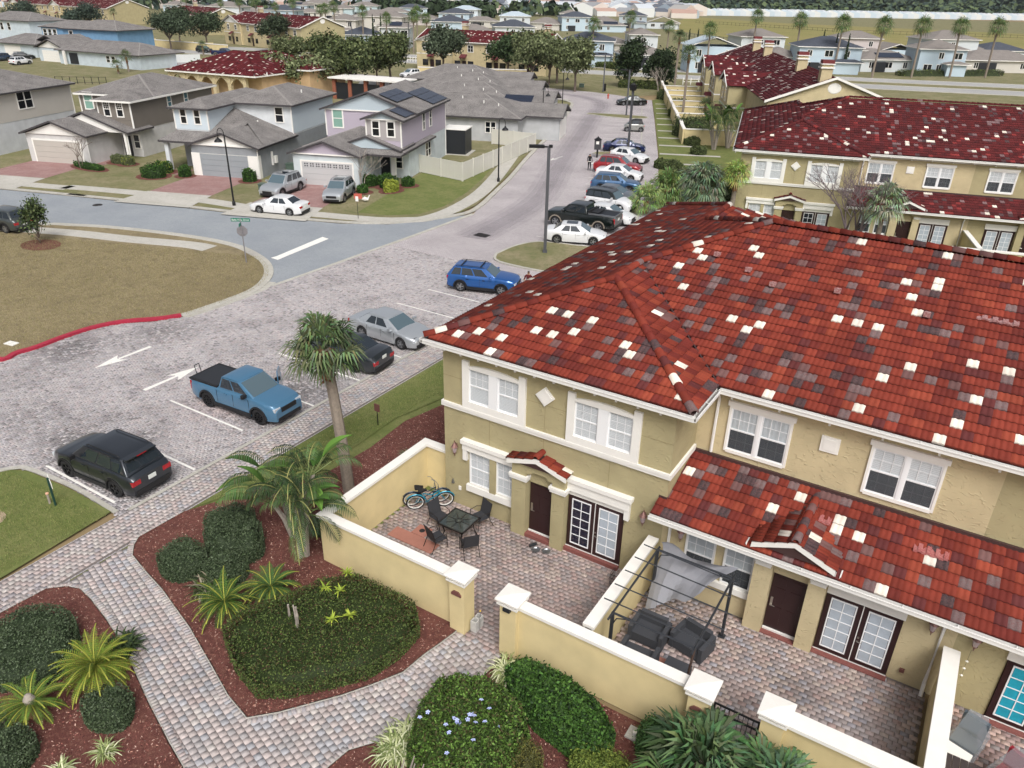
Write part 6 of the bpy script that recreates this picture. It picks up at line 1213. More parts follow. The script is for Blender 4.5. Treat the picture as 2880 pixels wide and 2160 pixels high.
def mound(label, base, r, h, pal, n=2500, size=.035, seed=1, group=None, name='shrub', shape=None, z=.02, cat='shrub', asp=.45):
 """rounded clipped shrub: leafy shell over a twiggy core. r = (rx, ry) or a polygon in world xy"""
 T = thing(name, label, cat, (*base, z), 0, group); rs = np.random.RandomState(seed)
 if shape is None: th_ = np.linspace(0, 2 * pi, 28)[:-1]; shape = [(base[0] + r[0] * cos(t) * (1 + .07 * sin(3 * t + seed)), base[1] + r[1] * sin(t) * (1 + .07 * cos(2 * t + seed))) for t in th_]
 P = np.array(shape) - np.array(base); lo, hi = P.min(0), P.max(0)
 def dist(Q):
  d = np.full(len(Q), 1e9)
  for i in range(len(P)):
   a, b = P[i], P[(i + 1) % len(P)]; ab = b - a; t = np.clip(((Q - a) @ ab) / (ab @ ab + 1e-9), 0, 1); d = np.minimum(d, np.linalg.norm(Q - a - t[:, None] * ab, axis=1))
  return d
 soft = min(.35, min(hi - lo) * .32)
 def height(Q): d = dist(Q); return h * (1 - np.clip(1 - d / soft, 0, 1) ** 2.4) ** .5 * (1 + .15 * np.sin(Q[:, 0] * 3.6 + seed) * np.cos(Q[:, 1] * 3.3 + seed) + .09 * np.sin(Q[:, 0] * 8 + 2) * np.sin(Q[:, 1] * 7))
 Q = rs.uniform(lo, hi, (n * 3, 2)); Q = Q[inside(Q, [tuple(p) for p in P])][:n]; m_ = len(Q); hz = height(Q); d = dist(Q); zz_ = hz * np.where(rs.rand(m_) < .75, rs.uniform(.9, 1.04, m_), rs.uniform(.45, 1, m_)); C = np.stack([Q[:, 0], Q[:, 1], zz_], -1)
 e = len(P) * 0; per = rs.rand(int(m_ * .7)) * len(P); i0 = per.astype(int); f = per - i0; E = P[i0] * (1 - f)[:, None] + P[(i0 + 1) % len(P)] * f[:, None]; C2 = np.stack([E[:, 0] * .985, E[:, 1] * .985, rs.uniform(.02, h * .8, len(E))], -1)
 C = np.vstack([C, C2]); sp_ = rs.rand(len(C)) < .07; C[:, 2] += sp_ * rs.uniform(.02, .16, len(C)) * (h > .4); C[:, :2] += sp_[:, None] * rs.normal(0, .05, (len(C), 2)); N_ = rs.normal(size=C.shape) * .8 + np.array([0, 0, .9]); N_ /= np.linalg.norm(N_, axis=1, keepdims=True); V_, F = leaf_quads(C, N_, size, seed, asp); npmesh('foliage', V_, F, m_leaf, leafcols(len(C), pal, seed), T)
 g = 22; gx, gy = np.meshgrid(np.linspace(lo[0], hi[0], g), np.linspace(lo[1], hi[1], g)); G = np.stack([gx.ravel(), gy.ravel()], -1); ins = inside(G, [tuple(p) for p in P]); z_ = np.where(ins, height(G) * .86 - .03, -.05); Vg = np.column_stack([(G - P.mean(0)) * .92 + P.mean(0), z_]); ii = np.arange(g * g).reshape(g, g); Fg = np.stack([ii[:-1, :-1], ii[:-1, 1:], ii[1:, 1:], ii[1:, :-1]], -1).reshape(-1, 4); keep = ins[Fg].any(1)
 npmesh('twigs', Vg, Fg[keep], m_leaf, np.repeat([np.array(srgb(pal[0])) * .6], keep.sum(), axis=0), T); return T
def bare(label, base, H, R, seed=1, m=None, leafpal=None, n=0, group=None, name='bare_tree', depth=4, r0=.07):
 T = thing(name, label, 'tree', (*base, 0), 0, group); rnd = random.Random(seed); mb = MB(); tips = []
 def br(p, d, l, r, k):
  q = p + d * l + Vector((rnd.uniform(-.1, .1), rnd.uniform(-.1, .1), 0)) * l; mb.tube([tuple(p), tuple(q)], [r, r * .65], 5 if k > 1 else 3, cap=False)
  if k == 0: tips.append(q); return
  for i in range(rnd.choice((2, 3, 3))):
   nd = (d + Vector((rnd.uniform(-1, 1) * R, rnd.uniform(-1, 1) * R, rnd.uniform(-.15, .5)))).normalized(); br(q, nd, l * rnd.uniform(.62, .85), r * .62, k - 1)
 for i in range(3): a = i * 2.1 + seed; br(Vector((0.08 * cos(a), .08 * sin(a), 0)), Vector((.3 * cos(a) * R, .3 * sin(a) * R, 1)).normalized(), H * .3, r0, depth)
 part(mb, 'branches', m or m_pale, T)
 if n: P = np.array([tips[rnd.randrange(len(tips))] + Vector((rnd.gauss(0, .12), rnd.gauss(0, .12), rnd.gauss(0, .12))) for _ in range(n)]); N_ = np.random.RandomState(seed).normal(size=P.shape); N_ /= np.linalg.norm(N_, axis=1, keepdims=True); V_, F = leaf_quads(P, N_, .06, seed); npmesh('leaves', V_, F, m_leaf, leafcols(n, leafpal, seed), T)
 return T
# --- foreground palm and garden
fanpalm('cabbage palm with orange brown old boots standing over the graphite sedan', (-17.62, 17.24), 5.75, 34, .75, .92, 20, seed=3, trunk_r=.19, lean=-.55, bootr=.42, minel=-.75)
def bop(label, base, n=5, seed=1, H=1.9, sc=1.0):
 T = thing('bird_of_paradise_plant', label, 'plant', (*base, 0), 0, 'giant bird of paradise clumps'); rnd = random.Random(seed); tr = MB(); lf_ = MB(); greens = [srgb(c) for c in ('#37482b', '#405231', '#4a5f38', '#2f3f26', '#566d40')]
 for k in range(n):
  a0 = 2 * pi * k / n + rnd.uniform(-.4, .4); top = Vector((cos(a0) * rnd.uniform(.3, .8) * sc, sin(a0) * rnd.uniform(.3, .8) * sc, H * rnd.uniform(.7, 1.15))); tr.tube([(.15 * cos(a0), .15 * sin(a0), -.05), tuple(top * .55), tuple(top)], [.11, .1, .07], 6); pl = rnd.uniform(0, pi)
  for j in range(7):
   t = (j - 3) / 3; az = pl if t > 0 else pl + pi; az += rnd.uniform(-.35, .35); el = 1.35 - abs(t) * 1.0; pe = .7 * sc; d = Vector((cos(az) * cos(el), sin(az) * cos(el), sin(el))); q = top + d * pe; lf_.tube([tuple(top), tuple(q)], .02, 4, srgb('#6f7d4d'), cap=False)
   if rnd.random() < .14:          # young untorn paddle
    p = q; e = el; sd = Vector((-sin(az), cos(az), 0)); c = srgb(rnd.choice(('#4c6c2e', '#567832', '#416128'))); m_ = 7; W_ = [.05, .17, .22, .23, .2, .14, .07, 0]
    for i in range(m_): r_ = p + Vector((cos(az) * cos(e), sin(az) * cos(e), sin(e))) * 1.2 * sc / m_; [lf_.face([tuple(p), tuple(p + s * sd * W_[i] + Vector((0, 0, .05))), tuple(r_ + s * sd * W_[i+1] + Vector((0, 0, .05))), tuple(r_)], tuple(x * (1.1 if s > 0 else .85) for x in c)) for s in (-1, 1)]; p = r_; e -= .16
   else: frond_pin(lf_, q, az, el - .1, 1.45 * sc * rnd.uniform(.8, 1.1), 22, .035, rnd, rnd.choice(greens), 1.25, .1, lm=.34 * sc, droop=.75, rc=srgb('#8b8a55'))
 part(tr, 'trunk', m_pale, T); part(lf_, 'leaves', m_leaf, T); return T
bop('giant bird of paradise clump with torn arching leaves right of the blue pickup', (-17.3, 14.3), 6, 5, 2.1, 1.05); bop('smaller bird of paradise clump close to the patio wall corner', (-16.4, 13.7), 4, 9, 1.7, .95)
cycad('bright green cycad spreading over the mulch beside the walkway', (-16.42, 10.54), 36, 1.2, seed=2); cycad('darker cycad behind the bright one near the bird of paradise', (-15.75, 11.75), 34, 1.1, ('#3f5a2c', '#4a6632'), 4)
cycad('large yellow green cycad in the lower left bed', (-17.15, 6.9), 60, 1.25, ('#66762a', '#717f2f', '#586b27'), 6, .5, 1.4, -.2); cycad('cycad with a pale cone at its heart at the lower left edge', (-17.55, 5.35), 26, 1.1, ('#5f7530', '#52682b'), 8, .4, 1.1, -.1, True)
GR = ['#3b4a31', '#445237', '#4f5c42', '#5a6650', '#34422b']; HG = ['#35431f', '#43532a', '#51602f', '#4a3a28', '#5b6a36', '#2e3a1e']
sh = 'rounded grey green shrubs'
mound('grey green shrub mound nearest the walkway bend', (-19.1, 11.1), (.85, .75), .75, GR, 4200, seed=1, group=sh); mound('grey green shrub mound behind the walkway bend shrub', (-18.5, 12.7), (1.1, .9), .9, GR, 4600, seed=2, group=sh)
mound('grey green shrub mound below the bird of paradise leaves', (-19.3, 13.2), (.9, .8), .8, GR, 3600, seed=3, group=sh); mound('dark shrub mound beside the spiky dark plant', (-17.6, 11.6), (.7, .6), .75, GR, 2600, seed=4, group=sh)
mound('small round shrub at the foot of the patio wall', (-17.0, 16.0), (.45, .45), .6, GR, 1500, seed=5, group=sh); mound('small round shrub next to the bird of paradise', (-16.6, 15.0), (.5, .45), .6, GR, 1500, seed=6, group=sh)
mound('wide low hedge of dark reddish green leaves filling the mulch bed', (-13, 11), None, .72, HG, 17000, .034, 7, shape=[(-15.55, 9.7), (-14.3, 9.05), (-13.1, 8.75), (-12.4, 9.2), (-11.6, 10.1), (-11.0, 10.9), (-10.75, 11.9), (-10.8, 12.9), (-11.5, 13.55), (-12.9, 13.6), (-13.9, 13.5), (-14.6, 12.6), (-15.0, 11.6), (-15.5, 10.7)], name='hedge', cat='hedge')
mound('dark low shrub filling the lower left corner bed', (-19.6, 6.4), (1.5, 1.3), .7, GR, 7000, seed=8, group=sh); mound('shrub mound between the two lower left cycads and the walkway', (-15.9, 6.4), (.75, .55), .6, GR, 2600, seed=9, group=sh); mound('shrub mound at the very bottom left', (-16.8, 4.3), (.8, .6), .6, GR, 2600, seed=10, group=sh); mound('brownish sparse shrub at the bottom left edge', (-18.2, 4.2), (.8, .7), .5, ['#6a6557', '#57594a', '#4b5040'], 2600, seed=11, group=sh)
grasstuft('dark strappy plant with dry curled leaves beside the bright cycad', (-17.6, 10.85), 120, .75, ('#3e4a2c', '#2f3a22', '#4f5a36', '#8b8470'), 3, .028, None, 'strappy_plant', .25); grasstuft('dark upright strappy plant above the yellow green cycad', (-17.6, 8.0), 120, .75, ('#34432a', '#2b3822', '#43532f'), 5, .03, None, 'strappy_plant', .25)
for i, (x, y, l) in enumerate(((-14.95, 5.65, 'striped tuft nearest the walkway in the lower left bed'), (-15.35, 4.75, 'striped tuft left of its pair at the bottom left'), (-14.1, 4.55, 'striped tuft at the bottom beside the walkway edge'), (-14.5, 4.15, 'striped tuft half cut by the bottom edge'))): grasstuft(l, (x, y), 110, .5, seed=20 + i)
grasstuft('big fountain of striped leaves where the walkway meets the bottom bed', (-8.95, 9.75), 420, .85, seed=31, spread=.3, w_=.019, el=(.6, 1.5), curve=1.9, sc=(.8, 1.6)); grasstuft('striped fountain plant against the gate pillar', (-8.0, 13.15), 240, .75, seed=32, spread=.18, w_=.018, curve=1.7)
for i, (x, y, l) in enumerate(((-14.0, 12.35, 'yellow green shoot rising from the hedge by the stump'), (-13.55, 12.5, 'pair of yellow green shoots in the middle of the hedge'), (-12.9, 11.5, 'bright yellow green shoot near the hedge centre'), (-12.6, 11.9, 'yellow green shoot right of the centre shoot'), (-13.9, 13.2, 'yellow green shoot near the patio wall'))): grasstuft(l, (x, y), 22, .3, ('#8fa03a', '#a3b045', '#7b8f35'), 40 + i, .022, 'yellow green shoots', 'shoot', .04, (.1, 1.3), .72, .8)
s = MB(); s.tube([(0, 0, .1), (.02, .02, .6), (.1, -.02, 1.0), (.08, .0, 1.3)], [.07, .06, .05, .035], 6); s.tube([(-.28, .1, .1), (-.34, .08, .7), (-.3, .05, 1.15)], [.05, .04, .03], 6); s.tube([(.04, 0, .7), (-.08, .05, 1.25)], [.04, .025], 5); tag(s.build('dead_stump', m_pale, loc=(-13.75, 10.9, 0)), 'bleached forked dead stump standing in the dark hedge', 'tree stump')
BR = ['#294018', '#33501e', '#3f6128', '#22371a', '#4a6a2c']
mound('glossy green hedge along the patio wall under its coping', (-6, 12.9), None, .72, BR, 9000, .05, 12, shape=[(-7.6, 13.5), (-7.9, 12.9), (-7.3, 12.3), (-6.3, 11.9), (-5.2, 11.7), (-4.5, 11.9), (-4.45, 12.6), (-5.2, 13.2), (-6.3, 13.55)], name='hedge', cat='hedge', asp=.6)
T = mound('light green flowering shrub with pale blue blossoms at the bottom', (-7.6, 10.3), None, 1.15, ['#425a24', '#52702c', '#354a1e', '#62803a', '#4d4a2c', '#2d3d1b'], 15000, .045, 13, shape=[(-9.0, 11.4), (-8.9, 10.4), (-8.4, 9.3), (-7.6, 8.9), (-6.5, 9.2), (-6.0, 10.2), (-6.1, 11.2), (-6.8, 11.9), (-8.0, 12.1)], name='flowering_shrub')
m_flw = mat('pale_blue_petals', '#b9c4ee', .7); rnd = random.Random(4)
for i in range(22):
 f = MB(); a0 = rnd.uniform(0, 6)
 for k in range(5): a = a0 + k * 1.2566; f.face([(0, 0, 0), (.05 * cos(a - .5), .05 * sin(a - .5), .02), (.065 * cos(a), .065 * sin(a), .01), (.05 * cos(a + .5), .05 * sin(a + .5), .02)])
 o = part(f, 'flower', m_flw, T); a, r_ = rnd.uniform(0, 6.28), rnd.uniform(0, 1.1); o.location = (r_ * cos(a) * .95, r_ * sin(a), 1.2 + rnd.uniform(-.06, .1) - .2 * (r_ > 1)); o.rotation_euler = (rnd.uniform(-.5, .2), rnd.uniform(-.3, .3), 0)
s = MB()
for k, (x, y) in enumerate(((-.5, -1.3), (-.35, -1.45), (-.15, -1.35), (.05, -1.5), (-.65, -1.5))): s.tube([(x, y, 0), (x * .9, y - .05, .6), (x * .9 + .1, y + .05, 1.15)], [.04, .03, .015], 5)
part(s, 'bare_stem', m_pale, T)
mound('round dense shrub against the wall right of the sprinkler', (-3.55, 13.05), (.5, .5), .95, ['#3f5a2f', '#4b6a38', '#36502a'], 3200, .035, 14, group='small round wall shrubs'); mound('loose yellowish shrub at the bottom edge by the round shrub', (-4.3, 11.6), (.85, .6), .7, ['#5f6f2e', '#737f38', '#4f5f2a'], 3600, .035, 15); mound('olive twiggy shrub at the bottom centre', (-6.0, 10.6), (.55, .6), .9, ['#55562f', '#63612f', '#474a2a'], 2200, .03, 16)
fanpalm('bushy fan palm with long blue green blades rising at the bottom right', (-2.15, 12.2), .75, 26, 1.0, 1.05, 22, ('#43593a', '#4e6641', '#597248', '#394e33'), 6, .15, 0, False, None, 'fan_palm', 0, minel=.3); fanpalm('second bottom fan palm right of the first, bluish fronds', (-.55, 12.6), .6, 20, 1.0, 1.0, 20, ('#4f6a45', '#5a7550', '#6b8560'), 8, .15, 0, False, None, 'fan_palm', 0, minel=.3)
mound('bright glossy clipped hedge outside the left patio wall', (-15.9, 21), None, .75, BR, 7000, .04, 18, shape=[(-15.65, 16.2), (-15.7, 19.6), (-14.6, 19.8), (-14.5, 22.6), (-15.4, 22.7), (-16.4, 19.8), (-16.35, 16.0)], name='hedge', cat='hedge')
for i, (x, y) in enumerate(((-17.4, 20.3), (-17.0, 19.6), (-16.8, 21.0), (-16.3, 22.6))): grasstuft(('sparse grey tuft in the mulch by the hedge, %s' % ('nearest the palm', 'nearest the wall corner', 'by the straw heap', 'farthest by the house'))[0:60] if False else ('sparse grey tuft by the hedge ' + ('in the middle of the mulch', 'nearest the wall corner', 'beside the straw heap', 'close to the house wall')[i]), (x, y), 70, .42, ('#6b7355', '#59634a', '#8a8c70'), 60 + i, .012, 'grey mulch bed tufts')
sheet('straw_heap', [(-15.9 + .55 * cos(a / 6 * pi), 22.0 + .5 * sin(a / 6 * pi)) for a in range(12)], .05, mat('straw', '#c0a277', .95, noise=(9, .2), coord='World'))
# --- bark chips and grass blades near the camera
def scatter_polys(name, polys, n, zf, size, pal, seed, m=None, asp=.35, upright=False, kind='stuff', maxd=60):
 rs = np.random.RandomState(seed); out = []; A = []
 for P in polys: p = np.array(P); A.append(np.ptp(p[:, 0]) * np.ptp(p[:, 1]))
 for P, a in zip(polys, A):
  p = np.array(P); k = int(n * a / sum(A)); Q = rs.uniform(p.min(0), p.max(0), (k, 2)); Q = Q[inside(Q, P)]; v, z = in_view(Q[:, 0], Q[:, 1]); out.append(Q[v & (z < maxd)])
 Q = np.concatenate(out); C = np.column_stack([Q, zf + rs.uniform(0, .012, len(Q))])
 if upright:
  a = rs.uniform(0, 2 * pi, len(Q)); h = size * rs.uniform(.6, 1.3, len(Q)); t = np.column_stack([np.cos(a), np.sin(a), np.zeros(len(Q))]) * .008; up = np.column_stack([rs.normal(0, .4, len(Q)) * h, rs.normal(0, .4, len(Q)) * h, h]); V_ = np.stack([C - t, C + t, C + up], 1).reshape(-1, 3); F = np.arange(3 * len(Q)).reshape(-1, 3)
 else:
  N_ = rs.normal(size=C.shape) * .45 + [0, 0, 1]; N_ /= np.linalg.norm(N_, axis=1, keepdims=True); V_, F = leaf_quads(C, N_, size, seed, asp)
 o = npmesh(name, V_, F, m_leaf, leafcols(len(C), pal, seed, .3)); o['kind'] = kind; return o
bedA_full = BEDA + [(-15.4, 14), (-15.4, 19.2), (-14.4, 19.2), (-14.4, 28), (-16.5, 27), (-18.6, 25.2), (-19.2, 22.5), (-19.0, 20), (-19.2, 17.4), (-20.5, 15.5)]
scatter_polys('bark_chips', [bedA_full, BEDB + [(-21.95, -2)], BEDC + [(-3.2, 13.65), (-3.0, -2)]], 90000, .032, .035, ['#7d4b44', '#8f5b51', '#6a3f39', '#a57b6b', '#563430', '#b9998a'], 3)
GB = ['#62743a', '#738443', '#526433', '#858c54', '#93905f']
scatter_polys('grass_blades', [[(-32, -4), (-23.7, -4), (-23.7, 11.4), (-29.4, 11)], [(-21.4, 14), (-19.8, 18), (-19.6, 25), (-15, 28.4), (-15, 40), (-21.4, 40)]], 150000, .02, .06, GB, 5, upright=True)
scatter_polys('dry_grass_blades', [[(-60, 17.5)] + RK[4:] + CK[:36] + [(-66, 26)]], 160000, .03, .07, ['#9a8d66', '#857a57', '#a79b74', '#6f6947', '#75763f'], 6, upright=True, maxd=80)
# --- plants round the left hand houses
bare('small tree with sparse purplish leaves by the beige garage', l2(-2.2, -5.6), 3.6, .8, 3, m_bark, ['#6e5a52', '#7d6a55', '#5d6140', '#8a7a5a'], 700, depth=4, r0=.05)
bare('leafless crape myrtle with reddish twigs before the lavender house', l4(-2.6, -4.2), 4.0, .75, 5, m_pale, ['#a8584a', '#96675c', '#8a7a6a'], 500, depth=4, r0=.05)
fs = 'front garden shrubs'
for i, (f_, x, y, r_, h_, pal, lab) in enumerate(((l2, -1.6, -5.2, (2.4, .6), .45, BR, 'low dark ground cover under the purplish tree'), (l2, .9, -2.6, (.7, .6), .9, OLV + ['#8a9440'], 'yellowish bush by the white downpipe of the taupe house'), (l2, -.6, -2.2, (.9, .5), .8, OLV, 'pale bush beside the black front door'), (l3, -10.2, -1.8, (1.3, 1.1), 1.0, BR, 'large dark green bush left of the ice blue house path'), (l3, -10.4, .2, (1.0, .8), 1.0, BR + ['#a3ad4f'], 'bush with yellow flowers under the porch post'), (l3, -7.4, -.9, (.6, .55), 1.0, BR, 'clipped bush against the white garage pier'), (l3, -.5, -1.0, (.65, .6), 1.1, BR, 'round dark bush at the right corner of the grey garage'), (l4, -2.6, -2.4, (.7, .7), 1.0, BR, 'dark round bush beside the checkered garage door'), (l4, -1.5, -1.6, (.7, .7), .9, BR, 'green bush by the porch of the lavender house'), (l4, -.6, -2.6, (.9, .9), 1.1, BR, 'large green bush at the front corner of the lavender house'), (l4, .1, -3.9, (.6, .9), 1.0, ['#8f9a3a', '#a3a94a', '#6f7f33'], 'yellow variegated bush at the corner lawn'), (l4, -2.2, -5.2, (.5, .5), .7, BR, 'small ball shaped bush by the driveway edge'), (l4, .9, -1.5, (.6, .6), .8, BR, 'bush tucked against the mint wall'))):
 sheet('mulch_disc', [(f_(x, y)[0] + (r_[0] + .5) * cos(a / 6 * pi), f_(x, y)[1] + (r_[1] + .5) * sin(a / 6 * pi)) for a in range(12)], .05 + i * .001, g_mulch); mound(lab, f_(x, y), r_, h_, pal, 900, .075, 80 + i, fs, z=.05)
tree('young columnar holly on its mulch ring in the big dry lawn', (-56.822, 27.768), 3.3, 1.0, 2200, ['#3c4a2c', '#4a5a33', '#2f3c24', '#5b6640'], 90, .5, size=.1, flat=1.5, rt=.05, name='young_tree'); sheet('mulch_disc', [((-56.441, 27.586)[0] + 1.6 * cos(a / 6 * pi), (-56.441, 27.586)[1] + 1.2 * sin(a / 6 * pi)) for a in range(12)], .045, g_mulch)
# --- trees beyond the houses
og = 'oaks round the clubhouse and cul-de-sac'
for i, (b, H_, R_, n_, pal, lab) in enumerate((((-102.942, 121.416), 9, 4.6, 6500, OAK, 'oak right of the pair above the solar roof'), ((-102.446, 117.047), 8.5, 4.4, 6000, OAK, 'oak between two others by the parking lot'), ((-98.640, 105.571), 8.5, 4.8, 6500, OAK, 'oak left of the parking lot beside the brick pergola'), ((-105.575, 141.787), 10, 5.2, 6500, ['#47523f', '#525e49', '#3b4635'], 'dark grey green oak in front of the yellow townhouse wall'), ((-92.957, 147.397), 8.5, 4.6, 5500, ['#34452a', '#3f5032'], 'dark oak left of three in front of the centre townhouses'), ((-79.981, 135.586), 9.5, 4.8, 6500, OLV, 'olive oak in the middle of the cul-de-sac row'), ((-80.503, 143.279), 8.5, 4.2, 5000, OLV, 'olive oak behind the cul-de-sac kerb'), ((-80.303, 146.089), 8, 3.6, 4000, OLV, 'narrow oak by the brown gate in the yellow wall'), ((-70.831, 135.981), 9, 3.9, 5500, OLV, 'round topped oak alone on the cul-de-sac lawn'), ((-197.762, 143.326), 9, 5.2, 5500, ['#3f4c39', '#4a5743', '#35412f'], 'grey green oak before the upper left townhouses'), ((-213.466, 158.035), 10, 5.6, 5500, ['#3a4733', '#45523c'], 'tall oak left of the downpipe townhouse'), ((-199.841, 156.701), 9, 5.4, 5500, ['#36432f', '#414e38'], 'dark oak shading the upper townhouse yard'), ((-178.921, 162.982), 9, 5, 4500, ['#34402d', '#404b37'], 'dark oak in front of the upper right townhouse gable'), ((-151.706, 142.183), 5.0, 4.2, 4500, OLV, 'pale green oak behind the clubhouse roof'), ((-110.095, 98.206), 5.2, 5.4, 7500, OLV, 'wide olive oak hiding the clubhouse arches'), ((-102.432, 99.373), 5.4, 4.6, 5500, OLV, 'olive oak right end of the clubhouse'), ((-118.239, 90.893), 4.2, 3.6, 3000, OAK, 'small tree before the clubhouse corner'), ((-116.182, 119.368), 8.5, 4.6, 4500, OAK, 'oak beside the palm behind the clubhouse'), ((-321.685, 172.599), 9, 6, 3500, ['#39463a', '#445144'], 'dark tree before the far left townhouses'), ((-279.100, 171.449), 9, 6, 3500, ['#36433a', '#414e42'], 'dark tree between the blue house and townhouses'), ((-290.354, 172.160), 7, 4, 2500, ['#36433a', '#414e42'], 'smaller dark tree left of its big neighbour'))):
 tree(lab, b, H_, R_, n_, pal, 100 + i, group=og, size=.3)
tree('dark conical magnolia by the boulevard verge', (-66.797, 150.462), 9, 3.3, 4500, DK, 130, .8, size=.28, flat=1.2, name='magnolia_tree'); tree('dark round magnolia right of the conical one', (-59.926, 150.460), 7.5, 3.6, 4500, DK, 131, .8, size=.28, name='magnolia_tree')
bare('leafless tree on the lawn between the magnolias', (-56.028, 140.616), 5.5, .7, 9, m_pale, ['#8a6a58', '#7a6a58'], 500, r0=.07)
bare('big leafless tree in front of the second townhouse row', (-7.7, 59.6), 6.2, .85, 12, mat('purple_twigs', '#6f6264', .9), None, 0, depth=6, r0=.13)
hg_ = 'boulevard hedges'
for i, (a, b) in enumerate((((-67.741, 148.882), (-58.559, 151.024)), ((-26.497, 217.862), (-5.610, 238.981)), ((-92.242, 185.288), (-84.679, 184.391)))):
 a = Vector(a); b = Vector(b); d = (b - a).normalized(); nn = Vector((-d.y, d.x)) * 1.2; c = (a + b) / 2; mound(('dark hedge below the magnolias', 'long green hedge along the right end of the boulevard', 'hedge behind the boulevard under the pale blue house')[i], (c.x, c.y), None, 1.2, OAK + ['#6f7f3a'], 4500, .16, 140 + i, hg_, 'hedge', [tuple(a - nn), tuple(b - nn), tuple(b + nn), tuple(a + nn)], cat='hedge')
# palms
pg = 'tall boulevard palms'
tall = [(1,0,145,290), (1,0,297,310), (1,0,470,335), (1,0,497,325), (1,0,560,320), (1,0,1625,425), (1,0,1850,345), (1,0,2100,405), (2,0,150,478), (2,0,730,400), (2,0,980,475), (2,0,1225,503), (2,0,1480,503), (2,0,1728,503), (2,0,1958,503), (2,0,455,330)]
TB = [(-180.041, 200.246), (-158.487, 186.087), (-147.946, 185.124), (-150.694, 190.499), (-150.622, 194.980), (-93.224, 187.235), (-101.865, 227.568), (-82.841, 210.465), (-63.690, 187.854), (-51.568, 220.340), (-40.148, 212.250), (-30.575, 207.696), (-23.048, 214.869), (-15.569, 221.997), (-8.488, 228.745), (-69.408, 242.466), (-304.238, 248.426), (-284.719, 241.823), (-267.093, 235.247), (-254.236, 233.910), (-259.155, 247.220), (-348.369, 264.453), (-222.587, 225.266), (-208.612, 213.966), (-201.055, 210.172)]
TL = ['far left palm above the clubhouse oaks', 'palm right of the far left one', 'left palm of the trio by the chimney', 'middle palm of the trio by the chimney', 'right palm of the trio by the chimney', 'palm in front of the pale blue house with dark roof', 'palm left of the white two storey house', 'palm at the right of the white houses', 'palm before the blue gable house', 'palm behind the near chimney', 'palm left of the two cypresses on the blue house', 'palm before the solar roofed white house', 'palm left of the light blue house', 'palm in front of the light blue house', 'palm before the long white house on the right', 'palm peeping beside the far chimney', 'first palm over the upper left townhouses', 'second palm over the upper left townhouses', 'third palm over the upper left townhouses', 'fourth palm over the upper townhouses', 'fifth small palm over the upper townhouses', 'palm above the upper left chimney', 'left palm of the cluster right of the gable', 'middle palm of the cluster right of the gable', 'right palm of the cluster right of the gable']
proto = fanpalm(TL[0] + ', tall and thin', TB[0], 9.6, 40, 1.1, 1.5, 9, ('#4c6038', '#5a6e42', '#6a7c4c'), 5, .19, .3, False, pg, 'tall_palm', 6, minel=-.9)
for i, (b, l) in enumerate(list(zip(TB, TL))[1:]): dup(proto, b, i * 1.3, l + ', tall and thin', scale=(1.15 if i > 7 and i < 15 else .9 + .15 * ((i * 7) % 3) / 2))
cg = 'slim cypresses'; cyp = thing('cypress', 'slim cypress, left of the pair before the blue gable house', 'tree', (*(-72.827, 199.046), 0), 0, cg); part(MB().tube([(0, 0, -.1), (0, 0, 1)], .1, 5), 'trunk', m_bark, cyp); leaves('crown', [(0, 0, 1 + .75 * i, .55 - .045 * i, .55 - .045 * i, .7) for i in range(11)], 1600, .16, DK, cyp, 5)
for b, l in (((-71.205, 200.670), 'right of the pair before the blue gable house'), ((-47.615, 230.392), 'shortest, left of the blue porch'), ((-41.233, 214.862), 'between palm and porch of the blue house'), ((-38.085, 212.711), 'right of the blue house porch'), ((-173.395, 197.516), 'left of three before the white house'), ((-176.388, 204.636), 'middle of three before the white house'), ((-172.342, 204.040), 'right of three before the white house')): dup(cyp, b, 0, 'slim cypress, ' + l)
mg = 'fan palms of the far yards'
